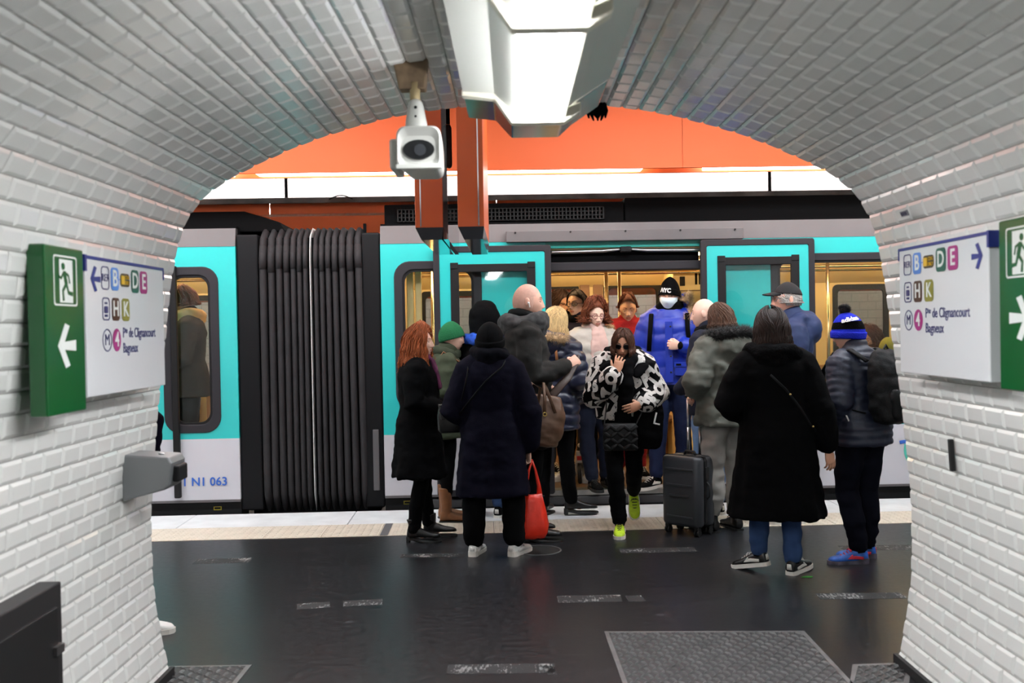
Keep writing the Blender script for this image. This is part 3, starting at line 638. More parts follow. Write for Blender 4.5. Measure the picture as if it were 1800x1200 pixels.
# hanging orange sign cases
def sign_case(px0, px1, Y, py_b, label, side):
    a, b = at(px0, 395, Y), at(px1, 395, Y); w = b.x-a.x; zb = at((px0+px1)/2, py_b, Y).z
    t = empty('hanging_sign_case', ((a.x+b.x)/2, Y, zb), label=label, cat='sign', group='narrow orange sign cases over the platform')
    mb = MB(); mb.box(-w/2, w/2, 0, 1.3, 0.07, 1.7); mb.build('case', M_orange2, t, bevel=0.004)
    mb = MB(); mb.prism([(-w/2, 0.0, 0.07), (-w/2, 1.3, 0.07), (-w/2+0.05, 1.25, 0.0), (-w/2+0.05, 0.05, 0.0)], (0.001, 0, 0)) if False else MB()
    mb = MB(); mb.add([(-w/2, -0.004, 0.075), (w/2, -0.004, 0.075), (w/2, 1.3, 0.075), (-w/2, 1.3, 0.075), (-w/2+0.035, 0.02, 0), (w/2-0.01, 0.02, 0), (w/2-0.01, 1.28, 0), (-w/2+0.035, 1.28, 0)],
                      [(0, 1, 2, 3), (7, 6, 5, 4), (0, 4, 5, 1), (1, 5, 6, 2), (2, 6, 7, 3), (3, 7, 4, 0)]); mb.build('bottom_cap', M_chrome, t)
    mb = MB(); mb.box(side*w*0.30-0.004, side*w*0.30+0.004, -0.006, 0.0, 0.08, 1.7); mb.build('metal_strip', M_chrome, t)
    mb = MB(); mb.box(w/2, w/2+0.03, 0.0, 1.3, 0.0, 1.7); mb.build('clear_cover', glass('acrylic', (0.8, 0.78, 0.76), 1.6), t) if side < 0 else None
    return t
sign_case(730, 779, 6.2, 421, 'orange hanging sign case directly below the surveillance camera', -1)
sign_case(805, 851, 6.0, 420, 'orange hanging sign case beside the ceiling lamp end', 1)
a = at(788, 240, 6.4); t = empty('sign_bracket', a, label='dark metal hanger bracket between the two orange sign cases', cat='bracket')
mb = MB(); mb.box(-0.035, 0.020, -0.02, 0.05, -0.20, 0.08); mb.build('arm', mat('bracket_brown', (58, 44, 38), 0.5), t, bevel=0.02)
mb = MB(); mb.box(-0.006, 0.012, -0.01, 0.01, 0.08, 0.6); mb.build('hanger', M_black, t)
# ---- ceiling lamp of the passage
lx = at(940, 240, 4.3).x
lamp = empty('ceiling_lamp', (lx, 0, 2.4), label='long fluorescent ceiling lamp with white diffuser and cream ribs over the passage', cat='lamp')
M_ldif = mat('lamp_diffuser', (250, 252, 255), 0.4, emit=LAMP_TUNNEL)
M_lmetal = mat('lamp_grey_metal', (206, 207, 200), 0.4, metal=0.15)
M_rib = mat('lamp_cream_rib', (236, 232, 214), 0.45)
prof = [(-0.285, 0.22), (-0.285, 0.10), (-0.165, 0.085), (-0.10, 0.0), (0.10, 0.0), (0.155, 0.06), (0.275, 0.14), (0.275, 0.22)]
yend = 4.28; yr = [3.83, 2.63, 1.43, 0.23]
mb = MB(); mb.prism([(x, 3.83, z) for x, z in [(-0.285, 0.22), (-0.285, 0.10), (-0.165, 0.085), (-0.10, 0.01), (0.10, 0.01), (0.155, 0.06), (0.275, 0.14), (0.275, 0.22)]], (0, yend-3.83, 0)); mb.build('end_box', mat('lamp_bright_metal', (190, 190, 188), 0.18, metal=0.9), lamp, bevel=0.006)
for k in range(2):
    a, b = yr[k+1]+0.03, yr[k]-0.03
    mb = MB(); mb.box(-0.085, 0.085, a, b, -0.012, 0.03); mb.build('diffuser', M_ldif, lamp)
    mb = MB(); mb.prism([(-0.285, a, 0.22), (-0.285, a, 0.10), (-0.165, a, 0.09), (-0.088, a, 0.012), (-0.088, a, 0.05), (-0.13, a, 0.13), (-0.13, a, 0.22)], (0, b-a, 0)); mb.build('reflector', M_lmetal, lamp)
    mb = MB(); mb.prism([(0.088, a, 0.012), (0.15, a, 0.06), (0.275, a, 0.14), (0.275, a, 0.22), (0.13, a, 0.22), (0.13, a, 0.13), (0.088, a, 0.05)], (0, b-a, 0)); mb.build('reflector', M_lmetal, lamp)
    mb = MB(); mb.box(0.092, 0.104, a, b, -0.004, 0.02); mb.build('edge_trim', M_rib, lamp)
for y in yr[:3]:
    pts = [(-0.29, 0.085), (-0.165, 0.07), (-0.10, -0.024), (0.10, -0.024), (0.165, 0.015), (0.165, 0.055), (0.10, 0.03), (-0.09, 0.03), (-0.155, 0.10), (-0.29, 0.11)]
    mb = MB(); mb.prism([(x, y-0.03, z) for x, z in pts], (0, 0.06, 0)); mb.build('rib', M_rib, lamp, bevel=0.006)
# black foam / cable stub at the vault edge beside the lamp
a = at(1046, 196, 4.55); t = empty('cable_stub', a, label='black frayed cable stub under the vault beside the lamp end', cat='cable')
mb = MB()
for k in range(7): mb.chain([(-0.03+0.012*k, 0.0, 0.03), (-0.035+0.014*k, -0.01, -0.005*(k % 3)), (-0.03+0.013*k+0.01*math.sin(k), -0.015, -0.03-0.012*(k % 2))], [0.012, 0.010, 0.004], 6)
mb.build('frayed_end', M_black, t, smooth=True)
mb = MB(); mb.tube([(-0.02, 0, 0.1), (-0.01, 0, 0.02)], 0.016, 8); mb.build('sheath', M_black, t)
# ---- surveillance camera
Yc = 3.78
a = at(722, 128, Yc); zc_ = at(722, 100, Yc).z
cc = empty('surveillance_camera', (a.x, Yc, zc_), label='white surveillance camera hanging from a rusty plate under the vault', cat='camera')
M_rust = mat('rusty_plate', (112, 92, 70), 0.7, var=0.35, vscale=18)
M_camw = mat('camera_white', (196, 196, 190), 0.4)
mb = MB(); mb.add([(-0.075, 0, 0.02), (0.068, 0, 0.02), (0.068, 0.05, 0.02), (-0.075, 0.05, 0.02), (-0.045, -0.02, -0.125), (0.055, -0.02, -0.125), (0.055, 0.05, -0.125), (-0.045, 0.05, -0.125)],
                  [(0, 1, 2, 3), (7, 6, 5, 4), (0, 4, 5, 1), (1, 5, 6, 2), (2, 6, 7, 3), (3, 7, 4, 0)]); mb.build('mounting_plate', M_rust, cc, bevel=0.006)
mb = MB(); mb.tube([(0.015, 0.0, -0.10), (0.015, -0.01, -0.20)], [0.021, 0.018], 12); mb.build('stem', mat('stem_cream', (168, 150, 112), 0.5, metal=0.3), cc, smooth=True)
mb = MB(); mb.chain([(0.017, -0.01, -0.19), (0.018, -0.015, -0.25), (0.02, -0.02, -0.28)], [0.030, 0.040, 0.042], 14); kn = mb.build('swivel_joint', M_camw, cc, smooth=True)
for zz in (-0.20, -0.235):
    mb = MB(); mb.ball((0.02, -0.048, zz), 0.006, 8); mb.build('bolt', M_seal, kn)
def cam_ring(y, hw, z0, z1, r, x=0.035): return [(x+p[0]*0.94, y, p[2]+0.062) for p in rrect(-hw, hw, z0+0.008, z1, r)]
mb = MB(); mb.loft([cam_ring(0.22, 0.075, -0.50, -0.355, 0.03), cam_ring(0.10, 0.08, -0.505, -0.35, 0.03), cam_ring(-0.11, 0.088, -0.515, -0.345, 0.035), cam_ring(-0.125, 0.082, -0.51, -0.352, 0.035), cam_ring(-0.105, 0.066, -0.485, -0.38, 0.03)]); body = mb.build('housing', M_camw, cc, smooth=False, bevel=0.004)
mb = MB(); mb.prism([(0.035+0.058*math.cos(t), -0.108, -0.370+0.036*math.sin(t)) for t in np.linspace(0, 2*PI, 20, endpoint=False)], (0, -0.01, 0)); mb.build('lens_window', mat('camera_black_glass', (24, 25, 27), 0.08), body)
mb = MB(); mb.tube([(0.04, -0.118, -0.372), (0.04, -0.1205, -0.372)], 0.022, 14); mb.build('lens', mat('lens_grey', (52, 54, 58), 0.1), body)
mb = MB(); mb.box(-0.05, 0.12, -0.13, -0.118, -0.442, -0.424); mb.build('lower_lip', M_camw, body, bevel=0.004)
mb = MB(); mb.box(-0.085, -0.05, -0.02, 0.2, -0.425, -0.31); mb.build('side_cover', M_camw, body, bevel=0.01)
# cable along the vault beside the plate
mb = MB(); b0, b1 = at(742, 103, Yc), at(815, 101, Yc-0.02); mb.box(b0.x, b1.x, Yc-0.02, Yc+0.02, zc_+0.0, zc_+0.028)
tag(mb.build('cable_duct', mat('duct_grey', (74, 73, 71), 0.6)), 'thin dark cable duct from the camera plate to the lamp', 'duct')
# ---- signs
M_sw = mat('sign_white_enamel', (226, 227, 229), 0.3, coat=0.3); M_navy = mat('sign_navy', (38, 52, 132), 0.4); M_navyt = mat('sign_navy_text', (52, 52, 110), 0.45)
M_green = mat('exit_green', (6, 88, 38), 0.3, coat=0.3); M_exitw = mat('exit_white', (232, 236, 232), 0.4)
SC = {k: mat('sign_'+k, v, 0.4) for k, v in dict(lblue=(88, 140, 218), dgreen=(18, 92, 74), magenta=(168, 46, 126), brown=(78, 44, 24), olive=(142, 138, 46), black=(70, 56, 30), yellow=(226, 182, 40)).items()}
def disc(mb, cx, cz, rx, rz, y, d=0.0012, mi=0, n=28): mb.prism([(cx+rx*math.cos(2*PI*k/n), y, cz+rz*math.sin(2*PI*k/n)) for k in range(n)], (0, -d, 0), mi)
def oval_ring(mb, cx, cz, r, w, y, mi=0, n=28): mb.ring([(cx+r*math.cos(2*PI*k/n), y, cz+r*math.sin(2*PI*k/n)) for k in range(n)], [(cx+(r-w)*math.cos(2*PI*k/n), y, cz+(r-w)*math.sin(2*PI*k/n)) for k in range(n)], (0, -0.001, 0), mi)
def arrow(x, z, L, wth, direc, y, mi=0, mb=None):
    mb = mb or MB(); d = direc; tip = x+d*L/2; P = lambda q, h, dy=0.0: (tip-d*q*L, y-dy, z+h*L)
    mb.prism([P(1.0, -wth/2/L, 0.0008), P(0.15, -wth/2/L*0.6, 0.0008), P(0.15, wth/2/L*0.6, 0.0008), P(1.0, wth/2/L, 0.0008)], (0, -0.001, 0), mi)
    mb.prism([P(0, 0), P(0.41, 0.56), P(0.66, 0.50), P(0.30, 0.0), P(0.66, -0.50), P(0.41, -0.56)], (0, -0.001, 0), mi)
    return mb
def direction_sign(x, y0, y1, z0, z1, facing, label):
    """box on the passage wall; local x runs along the wall so that text reads from the passage"""
    Lg = y1-y0; H = z1-z0
    t = empty('direction_sign', (x, (y0+y1)/2, (z0+z1)/2), rz=(PI/2 if facing < 0 else -PI/2), label=label, cat='sign', group='white direction signs in the passage')
    # facing>0: sign on left wall faces +x ; rz=-pi/2... local -y must point to passage
    t.rotation_euler = (0, 0, PI/2 if facing > 0 else -PI/2)
    hx, hz = Lg/2, H/2
    mb = MB(); mb.box(-hx, hx, 0, 0.05, -hz, hz); mb.build('panel', M_sw, t, bevel=0.004)
    d = -1 if facing > 0 else 1       # arrow direction towards the passage (away from the platform)
    e = -hx if d < 0 else hx          # end of the sign nearest to the camera
    mb = MB(); mb.box(-hx, hx, -0.003, 0.002, hz-0.010, hz+0.002); mb.box(min(e, e-d*0.055), max(e, e-d*0.055), -0.004, 0.052, hz-0.058, hz+0.003) if False else None
    mb.box(e-0.004 if d > 0 else e-0.012, e+0.012 if d > 0 else e+0.004, -0.006, 0.052, hz-0.055, hz+0.004)
    mb.box(-e-0.004, -e+0.004, -0.003, 0.01, hz-0.05, hz); mb.build('blue_edge', M_navy, t)
    Y = -0.001
    arrow(e-d*0.085, hz-0.080, 0.085, 0.022, d, Y).build('arrow', M_navy, t)
    # pictogram rows read left to right
    fx = 1.0 if d > 0 else 0.90; X = lambda q: -hx+(0.0 if d > 0 else 0.09)+q*fx
    def badge(cx, cz, wd, ht, mat_, txt=None, tsize=0.07, tm=None, ring=False, bold=0.0016):
        mb = MB()
        if ring: mb.ring(rrect(cx-wd/2, cx+wd/2, cz-ht/2, cz+ht/2, 0.018, Y), rrect(cx-wd/2+0.0045, cx+wd/2-0.0045, cz-ht/2+0.0045, cz+ht/2-0.0045, 0.0145, Y), (0, -0.001, 0))
        else: mb.prism(rrect(cx-wd/2, cx+wd/2, cz-ht/2, cz+ht/2, 0.018, Y), (0, -0.001, 0))
        o = mb.build('badge', mat_, t)
        if txt: text_mb(txt, tsize, 0, bold, M=Matrix.Translation((cx, Y-0.0016, cz))).build('lettering', tm or M_exitw, o)
        return o
    r1, r2, r3 = hz-0.072, hz-0.188, hz-0.306
    badge(X(0.093), r1, 0.080*fx, 0.088, M_navyt, 'RER', 0.040, M_navyt, ring=True, bold=-0.0004)
    badge(X(0.193), r1, 0.082*fx, 0.088, SC['lblue'], 'B', 0.088)
    mb = MB(); mb.box(X(0.235), X(0.252), Y-0.001, Y, r1-0.002, r1+0.002); mb.build('link_line', SC['lblue'], t)
    o = badge(X(0.305), r1, 0.102*fx, 0.052, SC['black'])
    mb = MB(); mb.box(X(0.262), X(0.297), Y-0.003, Y, r1-0.017, r1+0.017); mb.build('plane_symbol', SC['yellow'], o)
    text_mb('CDG\nORLY', 0.021, 0, 0.0, M=Matrix.Translation((X(0.328), Y-0.002, r1))).build('lettering', SC['yellow'], o)
    badge(X(0.421), r1, 0.088*fx, 0.092, SC['dgreen'], 'D', 0.088)
    badge(X(0.526), r1, 0.088*fx, 0.092, SC['magenta'], 'E', 0.088)
    cx = X(0.095); o = badge(cx, r2, 0.076*fx, 0.086, M_navyt, ring=True)
    mb = MB(); mb.prism(rrect(cx-0.017, cx+0.017, r2-0.016, r2+0.010, 0.006, Y), (0, -0.0012, 0)); mb.build('train_symbol', M_navyt, o)
    mb = MB(); mb.box(cx-0.012, cx+0.012, Y-0.001, Y, r2+0.018, r2+0.025); mb.build('train_symbol', M_navyt, o)
    mb = MB(); mb.box(cx-0.014, cx+0.014, Y-0.001, Y, r2-0.030, r2-0.021); mb.build('train_symbol', M_navyt, o)
    badge(X(0.197), r2, 0.082*fx, 0.088, SC['brown'], 'H', 0.082)
    badge(X(0.306), r2, 0.086*fx, 0.088, SC['olive'], 'K', 0.082)
    mb = MB(); oval_ring(mb, X(0.100), r3, 0.043, 0.0042, Y); o = mb.build('round_badge', M_navyt, t); text_mb('M', 0.062, 0, -0.0004, M=Matrix.Translation((X(0.100), Y-0.001, r3))).build('lettering', M_navyt, o)
    mb = MB(); disc(mb, X(0.200), r3, 0.043*fx, 0.044, Y); o = mb.build('round_badge', SC['magenta'], t); text_mb('4', 0.08, 0, 0.0012, M=Matrix.Translation((X(0.200), Y-0.002, r3))).build('lettering', M_exitw, o)
    def ltxt(s_, x_, z_, size, sx):
        mb = text_mb(s_, size, 0, 0.0004, sx=sx); w_ = min(v[0] for v in mb.v); mb.v = [(v[0]-w_+x_, v[1]+Y, v[2]+z_) for v in mb.v]; return mb, max(v[0] for v in mb.v)
    sx = 0.90*fx
    mb, e1 = ltxt('P', X(0.272), r3+0.026, 0.056, sx); mb2, e2 = ltxt('te', e1+0.003, r3+0.036, 0.032, sx); mb3, e3 = ltxt('de Clignancourt', e2+0.016, r3+0.026, 0.056, sx)
    for q in (mb2, mb3): mb.add(q.v, q.f)
    mb.build('destination_lettering', M_navyt, t); mb, _ = ltxt('Bagneux', X(0.272), r3-0.034, 0.056, sx); mb.build('destination_lettering', M_navyt, t)
    return t
def exit_sign(x, y0, y1, z0, z1, facing, label):
    Lg = y1-y0; H = z1-z0; t = empty('exit_sign', (x, (y0+y1)/2, (z0+z1)/2), label=label, cat='sign', group='green exit signs in the passage')
    t.rotation_euler = (0, 0, PI/2 if facing > 0 else -PI/2); hx, hz = Lg/2, H/2; d = -1 if facing > 0 else 1
    mb = MB(); mb.box(-hx, hx, 0, 0.06, -hz, hz); mb.build('panel', M_green, t, bevel=0.006)
    Y = -0.001; cx = 0.0; cz = hz-0.115
    mb = MB(); mb.ring(rrect(cx-0.088, cx+0.088, cz-0.085, cz+0.085, 0.012, Y), rrect(cx-0.082, cx+0.082, cz-0.079, cz+0.079, 0.010, Y), (0, -0.001, 0)); pg = mb.build('pictogram_border', M_exitw, t)
    mb = MB(); mb.box(cx-0.045, cx+0.055, Y-0.0008, Y, cz-0.074, cz+0.072); mb.build('doorway_symbol', M_exitw, pg)
    mb = MB(); mb.tube([(cx+0.018*d, Y-0.001, cz+0.048), (cx+0.018*d, Y-0.002, cz+0.048)], 0.0125, 12)
    for P, r in (([(0.010, 0.028), (-0.005, -0.012)], 0.012), ([(-0.004, -0.010), (0.022, -0.034), (0.018, -0.068)], 0.0075), ([(-0.006, -0.010), (-0.020, -0.040), (-0.052, -0.044)], 0.0075), ([(0.012, 0.030), (0.034, 0.008), (0.050, 0.014)], 0.0055), ([(0.010, 0.030), (-0.022, 0.018), (-0.030, -0.008)], 0.0055)):
        mb.tube([(cx+d*q[0], Y-0.0012, cz+q[1]) for q in P], [(0.0004, r)]*len(P), 8, flat=(0, 1, 0))
    mb.build('running_figure', M_green, pg)
    arrow(0.0, hz-0.335, 0.135, 0.038, d, Y).build('arrow', M_exitw, t)
    return t
xr_, xl_ = 1.680, -1.525
direction_sign(xr_, 3.50, 4.31, 1.375, 1.905, -1, 'white line direction sign next to the tiny grey number plate, blue arrow pointing right')
exit_sign(xr_+0.012, 3.17, 3.455, 1.355, 1.935, -1, 'green running-man exit sign with white arrow pointing right, cut by the photo edge')
direction_sign(xl_, 3.57, 4.37, 1.375, 1.885, 1, 'white line direction sign above the grey metal bracket, blue arrow pointing left')
exit_sign(xl_+0.012, 3.235, 3.53, 1.335, 1.90, 1, 'green running-man exit sign with white arrow pointing left, above the dark panel')
# ---- small wall things
mb = MB(); a = at(300, 800, 4.33)
br = empty('wall_bracket', (-1.68, 4.34, 0.985), label='grey metal wedge-shaped bracket with black rubber tip on the tiled wall', cat='bracket')
mb = MB(); mb.prism([(0, -0.09, -0.10), (0, -0.09, 0.10), (0.20, -0.09, 0.085), (0.215, -0.09, 0.06), (0.205, -0.09, -0.035), (0.18, -0.09, -0.055)], (0, 0.18, 0)); mb.build('housing', mat('bracket_grey', (136, 138, 140), 0.4, metal=0.5), br, bevel=0.008)
mb = MB(); mb.box(0.205, 0.235, -0.06, 0.06, -0.025, 0.045); mb.build('rubber_tip', M_seal, br, bevel=0.008)
mb = MB(); mb.ball((0.14, 0.0, 0.092), (0.014, 0.014, 0.006), 10); mb.build('screw', M_steel, br)
mb = MB(); a = at(1648, 800, 4.2)
sl = MB(); sl.box(-0.012, 0.006, -0.012, 0.012, -0.066, 0.066); o = sl.build('wall_slot', M_dark, bevel=0.003); o.location = (TCX+1.733, 4.10, 1.04); o.rotation_euler = (0, -0.06, 0); tag(o, 'narrow upright black slot in the white tiles below the direction sign', 'slot')
sl = MB(); sl.box(-0.003, 0.003, -0.035, 0.035, -0.012, 0.012); sl.box(-0.0045, 0.0, -0.028, -0.010, -0.007, 0.007, 1); sl.box(-0.0045, 0.0, -0.004, 0.008, -0.007, 0.007, 1); sl.box(-0.0045, 0.0, 0.014, 0.028, -0.007, 0.007, 1)
a = at(1650, 374, 4.12); o = sl.build('number_plate', [mat('plate_alu', (150, 150, 154), 0.4, metal=0.6), mat('plate_ink', (70, 70, 90), 0.5)]); o.location = (TCX+1.556, 4.12, a.z); o.rotation_euler = (0, 0.40+PI, 0) if False else (0, -0.40, 0); tag(o, 'tiny grey number plate on the tiles above the direction sign', 'plate')
pn = empty('wall_panel', (-1.655, 3.1, 0.0), label='black framed metal service panel low on the tiled wall', cat='panel')
mb = MB(); mb.box(-0.03, 0.05, -0.6, 0.40, 0.02, 0.735); mb.build('frame', mat('panel_black', (40, 39, 40), 0.45), pn, bevel=0.006)
mb = MB(); mb.box(0.05, 0.062, -0.55, 0.345, 0.05, 0.66); mb.build('door', mat('panel_door_black', (26, 26, 27), 0.5), pn, bevel=0.004)
mb = MB(); mb.box(0.055, 0.075, 0.30, 0.36, 0.50, 0.53); mb.build('latch', M_steel, pn)
# ---- floor covers
M_cast = mat('cast_iron', (128, 128, 128), 0.40, metal=0.6, var=0.25, vscale=10)
def tread_plate(corners, label, nx, ny, name='floor_hatch'):
    P = [ground(*c) for c in corners]; o0 = P[0]; t = empty(name, (o0.x, o0.y, 0), label=label, cat='hatch')
    L = [p-o0 for p in P]   # near-left, near-right, far-right, far-left
    mb = MB(); mb.prism([(p.x, p.y, 0.0) for p in L], (0, 0, 0.003)); mb.build('plate', mat('cast_iron_base', (70, 70, 71), 0.5, metal=0.6), t)
    fr = MB()
    ctr = sum(L, Vector())/4
    fr.ring([tuple((p+(p-ctr).normalized()*0.03)[:2])+(0.0,) for p in L], [tuple(p[:2])+(0.0,) for p in L], (0, 0, 0.005)); fr.build('rim', M_cast, t)
    mb = MB()
    for i in range(nx):
        for j in range(ny):
            u, v = (i+0.5)/nx, (j+0.5)/ny
            c = (L[0]*(1-u)+L[1]*u)*(1-v)+(L[3]*(1-u)+L[2]*u)*v
            ex = (L[1]-L[0])/nx; ey = (L[3]-L[0])/ny
            a_ = (ex+ey*0.9*(1 if (i+j) % 2 else -1))*0.5; b_ = Vector((-a_.y, a_.x, 0)).normalized()*min(ex.length, ey.length)*0.20
            mb.add([c-a_, c-b_+Vector((0, 0, 0.0)), c+a_, c+b_, c-a_*0.5+Vector((0, 0, 0.008)), c-b_*0.5+Vector((0, 0, 0.008)), c+a_*0.5+Vector((0, 0, 0.008)), c+b_*0.5+Vector((0, 0, 0.008))], [(4, 5, 6, 7), (0, 1, 5, 4), (1, 2, 6, 5), (2, 3, 7, 6), (3, 0, 4, 7)])
    o = mb.build('tread_studs', M_cast, t); o.location = (0, 0, 0.003); tag(o, kind='stuff')
    return t
tread_plate([(1112, 1225), (1512, 1225), (1408, 1112), (1070, 1113)], 'large rectangular tread-plate floor hatch in the dark floor', 30, 20)
tread_plate([(296, 1205), (405, 1205), (432, 1172), (296, 1174)], 'small worn tread-plate floor cover beside the bottom of the tiled wall', 8, 6, 'floor_cover')
tread_plate([(1500, 1205), (1588, 1200), (1596, 1168), (1508, 1172)], 'small worn iron floor cover next to the large hatch', 7, 6, 'floor_cover')
p = ground(948, 967); t = empty('manhole_cover', p, label='round dark manhole cover in the floor near the red bag', cat='hatch')
mb = MB(); n = 32; mb.ring([(0.16*math.cos(2*PI*k/n), 0.16*math.sin(2*PI*k/n), 0) for k in range(n)], [(0.15*math.cos(2*PI*k/n), 0.15*math.sin(2*PI*k/n), 0) for k in range(n)], (0, 0, 0.004)); mb.build('rim', M_cast, t)
mb = MB(); mb.prism([(0.148*math.cos(2*PI*k/n), 0.148*math.sin(2*PI*k/n), 0) for k in range(n)], (0, 0, 0.002)); mb.build('lid', M_dark, t)
# ================================================================== PEOPLE LIBRARY
def V(*a): return Vector(a)
def _hash(ix, iy, iz):
    h = (ix*374761393+iy*668265263+iz*2147483647*3+iz*974711) & 0x7fffffff
    h = (h ^ (h >> 13))*1274126177 & 0x7fffffff
    return ((h ^ (h >> 16)) & 0xffff)/65535.0
def vnoise(p):
    """value noise, p (n,3) -> (n,) in -1..1"""
    p = np.asarray(p, float); i = np.floor(p).astype(np.int64); f = p-i; f = f*f*(3-2*f); r = 0
    for dx in (0, 1):
        for dy in (0, 1):
            for dz in (0, 1):
                wgt = (f[:, 0] if dx else 1-f[:, 0])*(f[:, 1] if dy else 1-f[:, 1])*(f[:, 2] if dz else 1-f[:, 2])
                r = r+wgt*_hash(i[:, 0]+dx, i[:, 1]+dy, i[:, 2]+dz)
    return r*2-1
def arrays(me):
    n = len(me.vertices); co = np.empty(n*3, np.float32); no = np.empty(n*3, np.float32)
    me.vertices.foreach_get('co', co); me.vertices.foreach_get('normal', no); return co.reshape(-1, 3).astype(float), no.reshape(-1, 3).astype(float)
def set_co(me, co): me.vertices.foreach_set('co', co.astype(np.float32).ravel()); me.update()
def fuse(mb, voxel, smooth=4, mats=None, name='m'):
    """union of overlapping closed volumes into one smooth surface"""
    me = mb.mesh('tmp', []); o = bpy.data.objects.new('tmp', me); COL.objects.link(o)
    r = o.modifiers.new('r', 'REMESH'); r.mode = 'VOXEL'; r.voxel_size = voxel
    if smooth: s_ = o.modifiers.new('s', 'SMOOTH'); s_.factor = 0.5; s_.iterations = smooth
    dg = bpy.context.evaluated_depsgraph_get(); out = bpy.data.meshes.new_from_object(o.evaluated_get(dg))
    bpy.data.objects.remove(o); bpy.data.meshes.remove(me)
    out.name = name; out.materials.clear()
    for m in (mats if isinstance(mats, (list, tuple)) else [mats]): out.materials.append(m)
    out.polygons.foreach_set('use_smooth', [True]*len(out.polygons)); return out
def folds(me, amp=0.006, fine=0.003, seed=0.0, vert=0.0, zlim=None):
    co, no = arrays(me); s = np.array([seed, seed*1.7, seed*0.6])
    d = amp*vnoise(co*np.array([9, 9, 16])+s)+fine*vnoise(co*np.array([24, 24, 40])+s*2)
    d += amp*0.7*np.abs(vnoise(co*np.array([7, 7, 11])+s*3+vnoise(co*5+s)[:, None]*0.8))
    if vert: d += vert*vnoise(co*np.array([17, 17, 1.6])+s)*(1 if zlim is None else np.clip((zlim-co[:, 2])/0.35, 0, 1))
    set_co(me, co+no*d[:, None]); return me
def quilt(me, arms, period=0.075, depth=0.016, k=1.0):
    """horizontal padded tubes; arms = list of polylines that get their own direction"""
    co, no = arrays(me); t = co[:, 2].copy(); best = np.full(len(co), 0.115*k)
    for pl in arms:
        acc = 0.0
        for a, b in zip(pl[:-1], pl[1:]):
            a, b = np.array(a), np.array(b); ab = b-a; L = np.linalg.norm(ab); u = np.clip(((co-a)@ab)/L**2, 0, 1)
            dist = np.linalg.norm(co-(a+u[:, None]*ab), axis=1); m = dist < best
            t[m] = acc+u[m]*L; best[m] = dist[m]; acc += L
    ph = (t/period+0.25*vnoise(co*3)) % 1.0; d = depth*(np.sqrt(np.clip(np.sin(ph*PI), 0, 1))-0.75)+0.004*vnoise(co*22)
    set_co(me, co+no*d[:, None]); return me
def skinmat(name, col): return mat(name, col, 0.5, var=0.06, vscale=14, bump=0.03, bscale=120, spec=0.35)
def cloth(name, col, rough=0.85, var=0.10, bump=0.25, bscale=220, sheen=0.15, **kw):
    if max(col) < 30: kw['spec'] = 0.06; sheen = min(sheen, 0.03)
    return mat(name, col, rough, var=var, vscale=kw.pop('vscale', 9), bump=bump, bscale=bscale, sheen=sheen, spec=kw.pop('spec', 0.25), **kw)
def hairmat(name, col): return mat(name, col, 0.55, var=0.35, vscale=30, bump=0.4, bscale=60, stretch=(3, 3, 0.35), spec=0.25)
LENS = glass('spectacle_lens', (0.97, 0.97, 0.97), 0.35)
